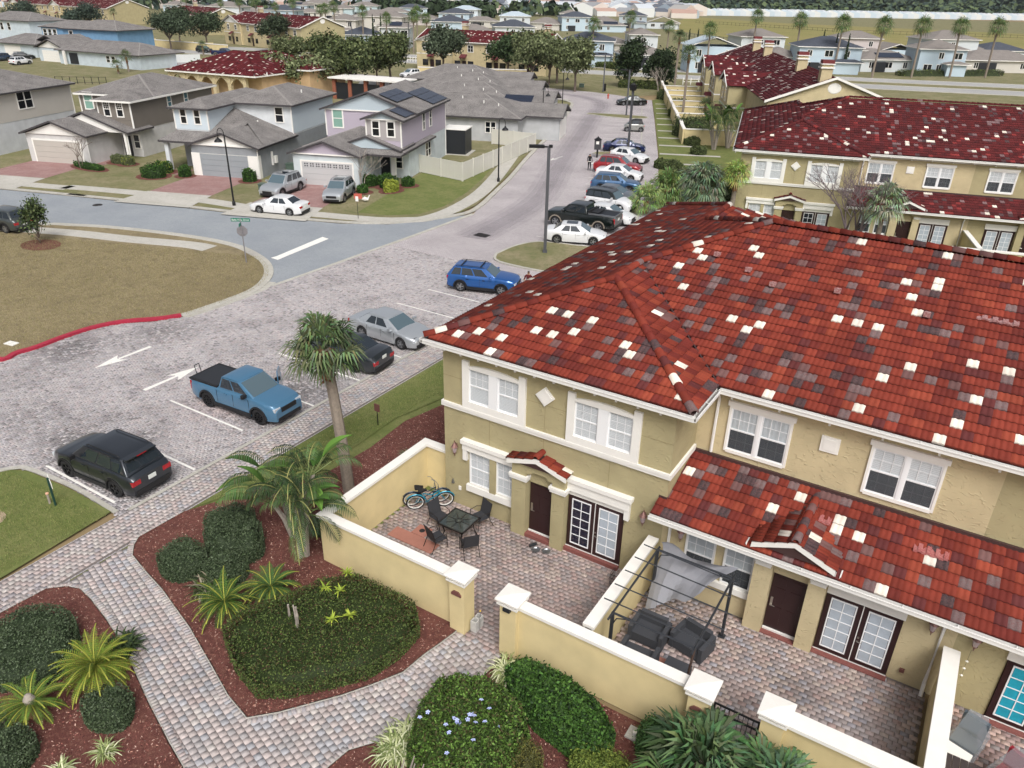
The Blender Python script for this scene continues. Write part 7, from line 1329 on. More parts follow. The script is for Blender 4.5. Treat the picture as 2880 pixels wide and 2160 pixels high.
for i, (b, H_, fr, pe, fn, nb, lab, kw) in enumerate((((-16.4, 58.2), 4.9, 26, .6, .95, 16, 'yellow green fan palm at the corner of the second townhouse row', dict(pal=('#7c8f45', '#8c9c55', '#6a7d3a', '#9aa860'))), ((-18.5, 57.2), 4.0, 40, 1.1, 1.35, 20, 'big silvery fan palm left of the second townhouse row', dict(pal=('#66755a', '#737f66', '#586850'))), ((-6.1, 59.6), 4.0, 30, .9, 1.1, 18, 'silvery fan palm standing before the double doors of the second row', dict(pal=('#6a7a58', '#78876a', '#8a967a'))), ((-24.378, 65.451), 1.4, 32, 1.0, 1.3, 18, 'low bushy fan palm right of the pavement', dict(pal=('#6b8048', '#7a8f55', '#5d7240'))), ((-24.774, 61.883), 1.0, 26, .9, 1.1, 18, 'low fan palm just above the roof edge', dict(pal=('#6b8048', '#7a8f55', '#86995f'))), ((-41.459, 114.174), 9.0, 30, .9, 1.0, 12, 'tall palm with shaggy boots by the staggered yard walls', {}), ((-55.408, 146.539), 9.5, 30, .9, 1.0, 12, 'second tall palm behind the shaggy one', {}), ((-36.912, 135.542), 4.2, 28, .7, .95, 12, 'palm growing at the near end of the gabled row', dict(pal=('#75884a', '#84965a'))), ((-38.166, 114.208), 2.2, 20, .8, 1.0, 10, 'small palm before the yellow yard walls', {}), ((-154.435, 98.913), 1.6, 20, .8, .9, 10, 'short palm of three on the dry lawn behind the taupe roof', {}), ((-157.031, 102.895), 2.8, 26, .9, 1.0, 10, 'tallest palm of three on the dry lawn', {}), ((-162.199, 109.526), 2.0, 20, .8, .9, 10, 'right palm of three on the dry lawn', {}), ((-315.361, 204.758), 5, 26, 1, 1.1, 10, 'palm beside the dark trees at upper left', {}), ((-179.369, 139.125), 2.2, 20, .9, 1, 10, 'palm beyond the clubhouse left end', {}), ((-114.856, 116.843), 5.5, 24, .9, 1, 10, 'palm rising behind the clubhouse right end', {}))):
 fanpalm(lab, b, H_, fr, pe, fn, nb, seed=200 + i, group=mg, minel=-.7, **kw)
T = thing('date_palm', 'broad feather palm right of the clubhouse roof', 'palm tree', (*(-140.689, 141.824), 0)); c = MB(); rnd = random.Random(3)
for i in range(46): frond_pin(c, (0, 0, 3.2), i * 2.399, 1.3 - 1.5 * i / 46, 3.4, 16, .07, rnd, srgb(rnd.choice(('#5d7048', '#6a7d54', '#52643e'))), 1.1, .3, lm=.5)
part(c, 'crown', m_leaf, T); part(MB().tube([(0, 0, -.1), (0, 0, 3.2)], [.35, .3], 8), 'trunk', m_pbark, T)
bop('giant bird of paradise clump left of the second townhouse row', (-29.923, 94.606), 7, 15, 3.0, 1.5); bop('dark bird of paradise clump against the second townhouse roof edge', (-28.883, 96.708), 7, 17, 3.2, 1.5)
yg = 'yard shrubs by the gabled row'
for i, (px_, r_, h_, lab) in enumerate((((-35.606, 102.576), (2.6, 2.2), 2.2, 'dense dark shrub mass left of the bird of paradise clumps'), ((-33.161, 95.952), (1, .8), .9, 'ball shrub by the lowest garden path'), ((-30.405, 90.544), (.9, .8), .8, 'ball shrub below the garden path'), ((-47.310, 128.369), (1.6, 4), 1.3, 'shrub strip below the tall shaggy palm'), ((-52.239, 136.415), (2.5, 1.6), 1.4, 'shrub mass at the far end of the yard walls'), ((-43.991, 118.718), (1.3, 2), 1.2, 'shrub beside the third garden path'), ((-30.144, 80.538), (1.6, .9), .8, 'brownish clipped shrub by the pavement'), ((-40.964, 118.010), (2, 1.5), 1.3, 'shrub in front of the nearest yellow yard wall'), ((-25.563, 73.230), (2.2, 2), 1.6, 'wild shrub below the silvery palm'), ((-21.024, 70.752), (1.8, 1.2), 1.4, 'green shrub at the foot of the yellow green palm'), ((-23.387, 68.274), (2, 1.2), 1.5, 'green shrub touching the near roof ridge'))): mound(lab, px_, r_, h_, OAK + ['#5f6f3f'], 1700, .12, 160 + i, yg)
# ------------------------ distant townhouse rows, clubhouse, estate beyond
def row(label, o, ang, L_, D, wings, K=2, seed=1, chim=(), units=7.0, yard=None, front=-1, porch=True):
 """long gabled row, front facade on local y=0 facing -y"""
 T = thing('townhouse_row', label, 'townhouse', (*o, 0), radians(ang), 'red tiled townhouse rows'); sl = .36; c = 1 / sqrt(1 + sl * sl); ze = 6.1; n = max(1, round(L_ / units))
 ld = D + .9; ln = ld / 2 / c; zr = ze + ld / 2 * sl
 w_ = MB(); w_.box(0, L_, 0, D, 0, ze - .05); part(w_, 'wall', m_crm, T); g = MB(); g.face([(-.01, 0, 5.9), (-.01, D, 5.9), (-.01, D / 2, zr - .1)][::-1]); g.face([(L_ + .01, 0, 5.9), (L_ + .01, D, 5.9), (L_ + .01, D / 2, zr - .1)]); part(g, 'gable', m_crm if yard else m_oliv, T)
 e = MB(); e.box(L_, L_ + .02, 0, D, 0, 5.9); part(e, 'end_wall', m_oliv, T) if not yard else None
 e = MB(); e.box(-.3, L_ + .3, -.5, -.38, ze - .18, ze); e.box(-.06, L_ + .06, -.05, 0, 5.6, 5.72); part(e, 'eave_trim', m_wht, T)
 for x0 in (-.42, L_ + .3):
  e = MB(); e.xprism([(-.45, ze - .12), (D / 2, zr - .12), (D + .45, ze - .12), (D + .45, ze + .14), (D / 2, zr + .14), (-.45, ze + .14)], 0, .12); part(e, 'verge_board', m_wht, T, Matrix.Translation((x0 + .12, 0, 0)) @ Matrix.Rotation(pi / 2, 4, 'Z'))
  ov = MB(); ov.lathe([(0, .0), (.5, 0), (.62, -.05)], 14); part(ov, 'oval_vent', m_wht, T, Matrix.Translation((-.04 if x0 < 0 else L_ + .06, D / 2, zr - 1.1)) @ Matrix.Rotation(pi / 2 if x0 > 0 else -pi / 2, 4, 'Y') @ Matrix.Scale(1.3, 4, (0, 1, 0)))
 tiles(T, (-.3, -.45, ze), (1, 0, 0), (0, c, sl * c), [(0, 0), (L_ + .6, 0), (L_ + .6, ln), (0, ln)], TPAL3, K, .34, .4, seed=seed); tiles(T, (L_ + .3, D + .45, ze), (-1, 0, 0), (0, -c, sl * c), [(0, 0), (L_ + .6, 0), (L_ + .6, ln), (0, ln)], TPAL3, K, .34, .4, seed=seed + 1)
 M = FR((0, 0, 0), 0)
 for (a, b, dd) in wings:
  w_ = MB(); w_.box(a, b, -dd, 0, 0, ze - .1); part(w_, 'wing_wall', m_crm, T); hw_ = (b - a) / 2 + .35; l2_ = hw_ / c; xm = (a + b) / 2; yd = -dd - .35; ya = hw_ * 1.0
  tiles(T, (a - .35, hw_ * .95, ze + .02), (0, -1, 0), (c, 0, sl * c), [(0, 0), (ya + dd + .3, 0), (ya + dd + .3, l2_), (0, l2_)], TPAL3, K, .34, .4, seed=seed + 3); tiles(T, (b + .35, yd, ze + .02), (0, 1, 0), (-c, 0, sl * c), [(0, 0), (ya + dd + .3, 0), (ya + dd + .3, l2_), (0, l2_)], TPAL3, K, .34, .4, seed=seed + 4)
  e = MB(); zt_ = ze + hw_ * sl; e.xprism([(a - .35, ze - .2), (xm, zt_ - .2), (b + .35, ze - .2), (b + .35, ze + .05), (xm, zt_ + .05), (a - .35, ze + .05)], yd - .08, yd); e.xprism([(a, ze - .1), (xm, zt_ - .2), (b, ze - .1)], -dd - .01, -dd + .1); part(e, 'verge_board', m_wht, T)
  s_ = MB(); s_.box(a - .05, b + .05, -dd - .05, -dd, 3.3, 3.45); part(s_, 'string_course', m_wht, T)
 for i in range(n):
  for j in range(2):
   x = (i + .28 + .42 * j) * L_ / n; y = 0
   for (a, b, dd) in wings:
    if a + .4 < x < b - .4: y = -dd
   Mw = FR((0, y, 0), 0); s_ = MB(); w2 = .6; s_.box(x - w2 - .12, x + w2 + .12, -.06, 0, 4.0, 4.14); s_.box(x - w2 - .12, x - w2, -.06, 0, 4.14, 5.4); s_.box(x + w2, x + w2 + .12, -.06, 0, 4.14, 5.4); s_.xprism([(x - w2 - .12, 5.4), (x - w2 - .12, 5.5), (x, 5.78), (x + w2 + .12, 5.5), (x + w2 + .12, 5.4)], -.06, 0); s_.box(x - .04, x + .04, -.05, 0, 4.14, 5.4); s_.box(x - w2, x + w2, -.05, 0, 4.72, 4.78); wn = part(s_, 'window', m_wht, T, Mw); part(MB().box(x - w2, x + w2, -.035, 0, 4.14, 5.4), 'pane', m_glassd, wn, Mw)
   part(MB().box(x - .7, x + .7, -.04, 0, .9, 2.2), 'window', m_glassd, T, Mw)
  if porch:
   x = (i + .5) * L_ / n; y = 0
   for (a, b, dd) in wings:
    if a < x < b: y = -dd
   p = MB(); p.face([(x - .8, y - 1.1, 3.0), (x + .8, y - 1.1, 3.0), (x + .8, y - .05, 3.6), (x - .8, y - .05, 3.6)]); p.face([(x - .8, y - 1.1, 2.98), (x - .8, y - .05, 3.58), (x + .8, y - .05, 3.58), (x + .8, y - 1.1, 2.98)]); p.box(x - .8, x + .8, y - 1.12, y - 1.1, 2.8, 3.0); part(p, 'door_canopy', mat('canopy_red', '#5d262b', .8, noise=(6, .3)), T); part(MB().box(x - .5, x + .5, y - .05, y, .1, 2.2), 'front_door', m_brown, T)
 for i, x in enumerate(chim):
  k = MB(); z0 = zr - .6; k.box(x - .55, x + .55, D * .5 - .6 + (D * .07), D * .5 + .6 + (D * .07), z0 - 1, z0 + 1.9); part(k, 'chimney', m_crm, T); k = MB(); yy = D * .57; k.box(x - .7, x + .7, yy - .75, yy + .75, z0 + 1.5, z0 + 1.65); k.box(x - .7, x + .7, yy - .75, yy + .75, z0 + 1.9, z0 + 2.0); part(k, 'chimney_band', m_wht, T); k = MB(); k.box(x - .6, x + .6, yy - .65, yy + .65, z0 + 2.0, z0 + 2.35); part(k, 'chimney_cap', mat('cap_red', '#6a2b2c', .8), T)
 return T
R3 = row('gabled townhouse row with four chimneys seen end-on at upper right', (-24.2, 93.9), 115, 62, 14, [], seed=301, chim=(1.2, 14, 39, 50), units=7.7, yard=True)
bpy.data.objects.remove(R3) if False else None
# its facade faces the yards (local +y side), so build wings there
def wing_back(T, a, b, dd, D):
 sl = .36; c = 1 / sqrt(1 + sl * sl); ze = 6.1; hw_ = (b - a) / 2 + .35; l2_ = hw_ / c; xm = (a + b) / 2
 part(MB().box(a, b, D, D + dd, 0, ze - .1), 'wing_wall', m_crm, T); part(MB().box(a - .02, a, D, D + dd, 0, ze - .1), 'side_wall', m_oliv, T)
 tiles(T, (a - .35, D + dd + .35, ze + .02), (0, -1, 0), (c, 0, sl * c), [(0, 0), (dd + 5, 0), (dd + 5, l2_), (0, l2_)], TPAL3, 2, .34, .4, seed=int(a)); tiles(T, (b + .35, D - 4.6, ze + .02), (0, 1, 0), (-c, 0, sl * c), [(0, 0), (dd + 5, 0), (dd + 5, l2_), (0, l2_)], TPAL3, 2, .34, .4, seed=int(b))
 e = MB(); zt_ = ze + hw_ * sl; e.xprism([(a - .35, ze - .2), (xm, zt_ - .2), (b + .35, ze - .2), (b + .35, ze + .05), (xm, zt_ + .05), (a - .35, ze + .05)], D + dd + .35, D + dd + .43); e.xprism([(a, ze - .1), (xm, zt_ - .2), (b, ze - .1)], D + dd - .05, D + dd + .01); part(e, 'verge_board', m_wht, T)
 e = MB(); e.box(a - .05, b + .05, D + dd, D + dd + .06, 3.3, 3.45); e.box(a - .06, a - .02, D, D + dd, 3.3, 3.45); part(e, 'string_course', m_wht, T)
 for x in (xm - 1.5, xm + 1.5):
  e = MB(); e.box(x - .62, x + .62, D + dd, D + dd + .05, 3.95, 5.5); w_ = part(e, 'window', m_wht, T); part(MB().box(x - .48, x + .48, D + dd + .05, D + dd + .06, 4.1, 5.35), 'pane', m_glassd, w_)
 p = MB(); p.xprism([(xm - 1, 2.8), (xm + 1, 2.8), (xm, 3.3)], D + dd, D + dd + 1.0); part(p, 'door_canopy', MC['canopy_red'], T); part(MB().box(xm - .5, xm + .5, D + dd, D + dd + .04, .1, 2.3), 'front_door', m_brown, T)
T3 = R3; R3.location = (-24.2, 93.9, 0); R3.rotation_euler = (0, 0, radians(115)); R3.location = (-24.2 + 14 * sin(radians(115)), 93.9 - 14 * cos(radians(115)), 0)
for a in (15.3, 30, 44): wing_back(R3, a, a + 7.8, 2.4, 14)
def l5(x, y): c, s = cos(radians(115)), sin(radians(115)); return (-24.2 + c * x - s * y, 93.9 + s * x + c * y)
W5 = thing('patio_wall', 'stepped row of yellow yard walls with white copings beside the gabled row', 'patio wall', (*l5(6, 8.4), 0), radians(115))
s_ = MB(); s_.box(0, 56, -.12, .12, 0, 1.8); part(s_, 'wall_body', m_yel, W5); cps = MB()
for i in range(8): part(MB().box(i * 7 - .12 + 6.5 * 0, i * 7 + .12, -8.3 if i % 2 == 0 else -6, -.13, 0, 1.8), 'wall_body', m_yel, W5); cps = MB().box(i * 7 - .2, i * 7 + .2, -8.3 if i % 2 == 0 else -6, -.21, 1.8, 1.9); part(cps, 'coping', m_cap, W5)
for i in range(14): part(MB().box(i * 4, i * 4 + 3.9, -.2, .2, 1.8, 1.92 + .1 * (i % 2)), 'coping', m_cap, W5)
row('centre townhouse row behind the cul-de-sac oaks with two chimneys', (-118.9, 150.3), 9.8, 31, 11, [(0, 9, .6)], seed=311, chim=(9, 29), units=7.7)
row('upper townhouse row with gable above the clubhouse', (-211.8, 173.8), -12.8, 43, 14, [(0, 10, .6)], seed=321, chim=(8,), units=10)
row('upper left townhouse row half hidden by two grey green oaks', (-279, 203), -15, 34, 13, [(0, 9, .6)], seed=331, chim=(9,), units=8.5)
row('longest townhouse row along the top left edge of the estate', (-425, 220.3), -6.8, 101, 18, [(8, 18, .6), (50, 60, .6)], seed=341, chim=(), units=12)
for lab, pts in (('yellow yard wall below the upper left townhouse row', [(-224.376, 146.966), (-181.112, 148.364)]), ('yellow yard wall before the centre row', [(-107.442, 135.696), (-87.557, 146.330)])):
 a, b = Vector(pts[0]), Vector(pts[1]); d = b - a; T = thing('patio_wall', lab, 'patio wall', (a.x, a.y, 0), atan2(d.y, d.x)); part(MB().box(0, d.length, -.15, .15, 0, 1.9), 'wall_body', m_yel, T); part(MB().box(0, d.length, -.25, .25, 1.9, 2.05), 'coping', m_cap, T)
 for i in range(1, int(d.length / 8)): part(MB().box(i * 8 - .15, i * 8 + .15, .15, 5, 0, 1.88), 'wall_body', m_yel, T)
# clubhouse
m_orn = stucco_mat('stucco_orange', '#bda17c', False); T = thing('clubhouse', 'clubhouse with big red tiled hip roof and arched openings', 'clubhouse', (-119, 85.2, 0), radians(8)); sl = .36; c = 1 / sqrt(1 + sl * sl)
def hiptiles(T, x0, x1, y0, y1, ze, seed, w=.34):
 W, D = x1 - x0, y1 - y0; r = min(W, D) / 2; s_ = r / c
 tiles(T, (x0, y0, ze), (1, 0, 0), (0, c, sl * c), [(0, 0), (W, 0), (W - r, s_), (r, s_)], TPAL3, 4, w, .4, seed=seed); tiles(T, (x1, y0, ze), (0, 1, 0), (-c, 0, sl * c), [(0, 0), (D, 0), (D - r, s_), (r, s_)], TPAL3, 4, w, .4, seed=seed + 1)
 tiles(T, (x0, y1, ze), (0, -1, 0), (c, 0, sl * c), [(0, 0), (D, 0), (D - r, s_), (r, s_)], TPAL3, 4, w, .4, seed=seed + 2); tiles(T, (x1, y1, ze), (-1, 0, 0), (0, -c, sl * c), [(0, 0), (W, 0), (W - r, s_), (r, s_)], TPAL3, 4, w, .4, seed=seed + 3)
 part(MB().box(x0, x1, y0, y1, ze - .25, ze - .02), 'eave_trim', m_wht, T)
for k, (x0, x1, y0, y1, ze, wz) in enumerate(((-.5, 18, -.5, 15, 4.0, 1), (4, 15, 3, 20, 4.6, 0), (13, 22, 8, 19, 4.5, 0))):
 hiptiles(T, x0, x1, y0, y1, ze, 400 + 10 * k); part(MB().box(x0 + .6, x1 - .6, y0 + (2.2 if k == 0 else .6), y1 - .6, 0, ze - .2), 'wall', m_orn, T)
for i in range(6):
 x = -.1 + i * 3.1; part(MB().box(x - .3, x + .3, -.1, .5, 0, 3.8), 'arcade_column', m_crm, T)
 if i < 5:
  a_ = MB(); n = 8; arc = [(x + .3 + 2.5 * t / n, 2.4 + .95 * sin(pi * t / n)) for t in range(n + 1)]
  for p, q_ in zip(arc, arc[1:]): a_.xprism([(p[0], p[1]), (q_[0], q_[1]), (q_[0], 3.78), (p[0], 3.78)], .0, .4)
  part(a_, 'arch', m_crm, T)
m_rbrick = mat('red_brick', '#8a5440', .85, noise=(6, .25)); T = thing('pergola', 'brick and timber pavilion behind the lavender house roof', 'pavilion', (*(-96.577, 99.167), 0), radians(10))
for i in range(5): part(MB().box(i * 3, i * 3 + .6, 0, .6, 0, 3.2), 'brick_pier', m_rbrick, T); part(MB().box(i * 3 + .6, i * 3 + 3, .2, .3, 0, 2.6), 'screen_bay', m_dark, T) if i < 4 else None
part(MB().box(-.5, 13.1, -.5, 5, 3.2, 3.4), 'flat_roof', m_wht, T)
# upper left grey roofed duplexes
w_sky = stucco_mat('render_sky', '#6f93b2', False); w_ice = stucco_mat('render_ice', '#bcc7cd', False)
T = house('house', 'sky blue two storey duplex with grey hip roofs at upper left', (-204.530, 118.165), 12); part(MB().box(0, 17, .3, 12, 0, 5.8), 'wall', w_sky, T); roofpart(T, 'hip', -.6, 17.6, -.3, 12.6, 5.9, .3, m_shg); part(MB().box(-10, 0, 3, 12, 0, 5.8), 'wall', w_sky, T); roofpart(T, 'hip', -10.6, 8, 2.6, 12.6, 5.88, .3, m_shg)
for x in (2, -9.4, -7.8, -6.2): housewin(T, FR((0, .3 if x > 0 else 3, 0), 0), x, 3.6, 1.0, 1.7, .2)
T = house('bungalow', 'long grey roofed bungalow with white fence in front of the sky blue duplex', (-182.414, 103.230), 6); part(MB().box(0, 25, .4, 10, 0, 2.8), 'wall', w_ice, T); roofpart(T, 'hip', -.6, 25.6, -.2, 12, 2.9, .32, m_shg); part(MB().box(-9, 0, 2, 10, 0, 2.8), 'wall', w_ice, T); roofpart(T, 'gable', -9.6, .4, 1.4, 12, 2.95, .36, m_shg, 'y'); garage(T, FR((0, 2, 0), 0), -7.6, -1.8, 2.2, m=m_wht); g_ = MB(); g_.xprism([(-8.8, 2.9), (-.4, 2.9), (-4.6, 4.4)], 1.9, 2.0); part(g_, 'gable_board', m_wht, T)
housewin(T, FR((0, .4, 0), 0), 15, 1.1, 1.0, 1.2, .1); housewin(T, FR((0, .4, 0), 0), 16.6, 1.1, 1.0, 1.2, .1); part(MB().box(2.5, 3, -.6, -.2, 0, 2.8), 'porch_post', m_wht, T); part(MB().box(3.4, 6, .3, .39, .2, 2.4), 'dark_porch_panel', m_dark, T)  # flat dark panel painted as the shade inside a porch
T = house('house', 'white two storey house cut by the left edge above the black pickup', (-256.340, 128.424), 8); part(MB().box(-6, 15, 0, 12, 0, 5.8), 'wall', w_ice, T); roofpart(T, 'hip', -6.5, 15.6, -.5, 12.5, 5.9, .32, m_shg); housewin(T, FR((0, 0, 0), 0), 6, 3.4, 1.1, 1.8, .12); housewin(T, FR((0, 0, 0), 0), 3, 3.4, 1.1, 1.8, .12)
T = house('bungalow', 'grey roofed bungalow with white garage at the left edge', (-212.912, 105.685), 8); part(MB().box(0, 14, .3, 10, 0, 2.8), 'wall', w_ice, T); roofpart(T, 'hip', -1, 14.6, -.3, 11, 2.9, .34, m_shg); garage(T, FR((0, .3, 0), 0), 3.2, 8.4, 2.2, m=m_wht); part(MB().box(10.5, 20, 3, 12, 0, 2.8), 'wall', w_ice, T); roofpart(T, 'gable', 10, 20.6, 2.2, 13, 2.95, .36, m_shg, 'y')
panel_fence('vinyl_fence', 'long white vinyl fence behind the dry lawn at upper left', [(-175.672, 107.931), (-172.931, 107.408), (-168.291, 118.359), (-164.216, 126.227)], m=mat('white_fence', '#c9cdcb', .5), pw=2.2, h=1.8)
sheet('parking_lot', [(-112.032, 123.277), (-108.832, 134.369), (-103.333, 131.470), (-100.765, 119.267), (-93.709, 101.692), (-100.111, 107.172)], .04, m_bound)
# --- the estate beyond the boulevard
WB = {'w': '#c3c9cb', 'b': '#b2c3cd', 'c': '#c1bdb4', 'm': '#aebfc3', 'p': '#beb5b2', 'y': '#a9b4ba'}
wm = {k: mat('wall_' + n_, WB[k], .85, noise=(.6, .04)) for k, n_ in zip('wbcmpy', ('white', 'pale_blue', 'cream', 'mint', 'blush', 'blue_grey'))}
rm = {'g': m_shb, 'd': m_shd, 'w': mat('pale_roof', '#a9b6be', .8, noise=(3, .1))}
FH = [((-93.7, 185.8, 12.3), 2, 'b', 'd'), ((-164.1, 345.8, 14.5), 1, 'b', 'g'), ((-177.4, 340.2, 14.5), 2, 'b', 'd'), ((-192.6, 337.1, 15.1), 1, 'c', 'g'), ((-198.3, 320.0, 13.4), 2, 'w', 'w'), ((-143.7, 232.1, 12.9), 2, 'w', 'd'), ((-174.2, 393.0, 13.8), 2, 'y', 'd'), ((-95.8, 225.2, 7.9), 2, 'w', 'g'), ((-80.5, 192.9, 12.0), 1, 'w', 'g'), ((-161.2, 401.0, 16.2), 1, 'w', 'g'), ((-203.8, 382.8, 10.5), 2, 'w', 'g'), ((-189.4, 394.6, 11.4), 1, 'w', 'g'), ((-108.6, 232.3, 7.5), 1, 'c', 'g'),
 ((-162.7, 194.9, 8.2), 2, 'w', 'g'), ((-180.4, 199.7, 12.3), 1, 'b', 'd'), ((-224.1, 257.7, 20.4), 2, 'c', 'g'), ((-258.5, 308.0, 14.4), 2, 'b', 'g'), ((-299.4, 375.2, 15.7), 2, 'b', 'd'), ((-234.2, 323.6, 14.4), 2, 'b', 'd'), ((-178.7, 243.6, 12.3), 2, 'b', 'd'), ((-221.7, 329.2, 15.1), 1, 'c', 'g'), ((-270.2, 383.4, 14.8), 2, 'w', 'w'), ((-338.5, 378.0, 16.2), 2, 'm', 'g'), ((-305.6, 325.4, 10.3), 2, 'm', 'g'), ((-208.7, 221.1, 10.5), 2, 'c', 'g'), ((-251.1, 322.8, 14.0), 1, 'p', 'g'), ((-170.9, 249.0, 14.0), 1, 'p', 'g'),
 ((-344.3, 282.0, 17.1), 2, 'w', 'g'), ((-355.4, 291.1, 13.7), 1, 'c', 'g'), ((-355.0, 308.8, 11.8), 1, 'p', 'g'), ((-294.5, 272.4, 14.0), 2, 'b', 'd'), ((-298.5, 274.5, 12.4), 1, 'c', 'g'), ((-339.5, 335.0, 12.1), 1, 'c', 'g'), ((-359.4, 345.1, 13.5), 2, 'b', 'g'), ((-392.5, 395.4, 19.0), 2, 'c', 'g'), ((-374.3, 276.8, 10.5), 2, 'b', 'g'), ((-309.6, 322.4, 10.6), 2, 'c', 'g'), ((-416.8, 321.7, 13.8), 1, 'w', 'g'), ((-454.8, 398.9, 17.7), 2, 'w', 'g'), ((-441.3, 349.9, 15.2), 1, 'c', 'd'),
 ((-63.2, 190.6, 11.3), 2, 'b', 'w'), ((-67.5, 246.2, 13.2), 2, 'w', 'g'), ((-41.7, 212.2, 14.6), 2, 'b', 'd'), ((-52.7, 214.4, 10.5), 1, 'w', 'g'), ((-29.8, 226.3, 15.0), 1, 'w', 'g'), ((-18.5, 227.5, 10.8), 2, 'b', 'g'), ((-6.1, 247.1, 19.9), 1, 'c', 'g'), ((-20.7, 285.0, 15.0), 2, 'w', 'g'), ((-44.6, 264.4, 12.7), 2, 'p', 'g'), ((-34.2, 271.2, 8.7), 1, 'b', 'g'), ((-7.1, 295.2, 14.3), 1, 'w', 'd'), ((-15.2, 290.7, 7.0), 1, 'w', 'g')]
names = {'w': 'white', 'b': 'pale blue', 'c': 'cream', 'm': 'mint', 'p': 'blush', 'y': 'blue grey'}; rn = {'g': 'grey roof', 'd': 'dark slate roof', 'w': 'pale roof'}
whereH = ['between two palms across the boulevard', 'with solar panels behind the palm house', 'behind the left palm house', 'with deep lanai beside the chimney', 'left of the lanai bungalow', 'just above the centre townhouse roof', 'with porch before the brown field', 'with lower wing by the field fence', 'nearest the boulevard magnolias', 'with gabled porch by the field', 'peeping over its dark roofed neighbour', 'behind the solar bungalow', 'hidden behind the palm house', 'with solar roof behind the palm trio', 'low beside the three cypresses', 'long, above the palm trio', 'behind the long cream one', 'at the foot of the dark tree clump', 'left of its pale roofed neighbour', 'just left of the first chimney', 'between two dark roofed houses', 'with stepped roof by the dark trees', 'at the far top left of the estate', 'beside the mint house with palm', 'left of the tall thin palm', 'roof only, right of the long house', 'roof only, above the townhouse ridge', 'above the second chimney from left', 'low behind the townhouse chimney', 'low right of the townhouse chimney', 'above the upper townhouse ridge', 'with solar strips behind the palms', 'low, left of the palm cluster', 'with solar roof at the top edge', 'top edge, right of the cyan sign', 'top edge, over the longest row', 'right of the solar roofed one', 'low, over the longest townhouse row', 'top edge, left of the cyan sign', 'top edge, left part', 'with gable front beside two cypresses', 'behind the chimneys of the gabled row', 'large, right of the chimneys', 'low with white gables between chimneys', 'low with solar panels at the right', 'with hipped porch at the right', 'long and low at the right edge', 'rearmost at the right', 'rearmost in the middle right', 'low gable between two larger ones', 'rear right with dark roof', 'small gable tucked at the right']
for i, ((x, y, wd), st, wc, rc_) in enumerate(FH):
 ang = 31.4 + (i % 3 - 1) * 7; hgt = 5.7 if st == 2 else 2.8; dp = 10 + (i * 5) % 4; c_, s2 = cos(radians(ang)), sin(radians(ang)); T = thing('house' if st == 2 else 'bungalow', '%s %s with %s, %s' % (names[wc], 'two storey house' if st == 2 else 'bungalow', rn[rc_], whereH[i]), 'house', (x - c_ * wd / 2, y - s2 * wd / 2, 0), radians(ang), 'houses of the estate beyond the boulevard')
 part(MB().box(0, wd, 0, dp, 0, hgt), 'wall', wm[wc], T); roofpart(T, 'hip' if i not in (9, 40, 49) else 'gable', -.5, wd + .5, -.5, dp + .5, hgt + .1, .33, rm[rc_], 'y', fm=m_wht)
 if i % 3 == 0: part(MB().box(wd * .55, wd * .95, -3, 0, 0, 2.6), 'wall', wm[wc], T); roofpart(T, 'hip', wd * .5, wd + .3, -3.5, .5, 2.7, .3, rm[rc_], fm=m_wht)
 M = FR((0, 0, 0), 0)
 for k, xx in enumerate((.14, .42, .74)):
  for z in ((1.0, 3.7) if st == 2 else (1.0,)):
   if (i + k + int(z)) % 4 == 0: continue
   s_ = MB(); x0 = wd * xx; ww = 1.0 + .8 * ((i + k) % 2); s_.box(x0 - .12, x0 + ww + .12, -.05, 0, z - .12, z + 1.4); s_.box(x0 + ww / 2 - .05, x0 + ww / 2 + .05, -.08, -.05, z, z + 1.3); wn = part(s_, 'window', m_wht, T, M); part(MB().box(x0, x0 + ww, -.07, -.05, z, z + 1.28), 'pane', m_glassd, wn, M)
 s_ = MB(); s_.box(wd, wd + .06, dp * .3, dp * .3 + 1.1, hgt - 1.7, hgt - .4); part(s_, 'window', m_glassd, T)
 if i in (1, 13, 31, 33, 44): part(MB().box(wd * .3, wd * .75, .6, 3.4, 0, .08), 'solar_panel', m_solar, T, Matrix.Translation((0, 0, hgt + .35)) @ Matrix.Rotation(atan2(.33, 1), 4, 'X'))
 if i % 2 == 0: part(MB().box(wd * .2, wd * .42, -.4, 0, .05, 2.3), 'lanai', m_dark, T)
for a, b, lab in (((-39.245, 232.702), (-1.040, 260.254), 'thin dark metal fence along the hedge of the right hand houses'), ((-128.580, 343.303), (-94.787, 315.846), 'dark metal fence across the dry field left of the white house'), ((-178.590, 496.597), (-80.455, 456.547), 'long dark fence between field and meadow'), ((-79.588, 451.840), (-5.867, 476.605), 'long dark fence continuing to the right edge')):
 a, b = Vector(a), Vector(b); d = b - a; T = thing('metal_fence', lab, 'fence', (a.x, a.y, 0), atan2(d.y, d.x)); n = int(d.length / 3); sc = 1 if d.length < 250 else 1
 part(MB().box(0, d.length, -.03, .03, 1.35, 1.42), 'fence_rail', m_dark, T); part(MB().box(0, d.length, -.03, .03, .2, .27), 'fence_rail', m_dark, T)
 for i in range(min(n, 60)): part(MB().box(d.length * i / n - .04, d.length * i / n + .04, -.04, .04, 0, 1.5), 'fence_post', m_dark, T) if i < n else None
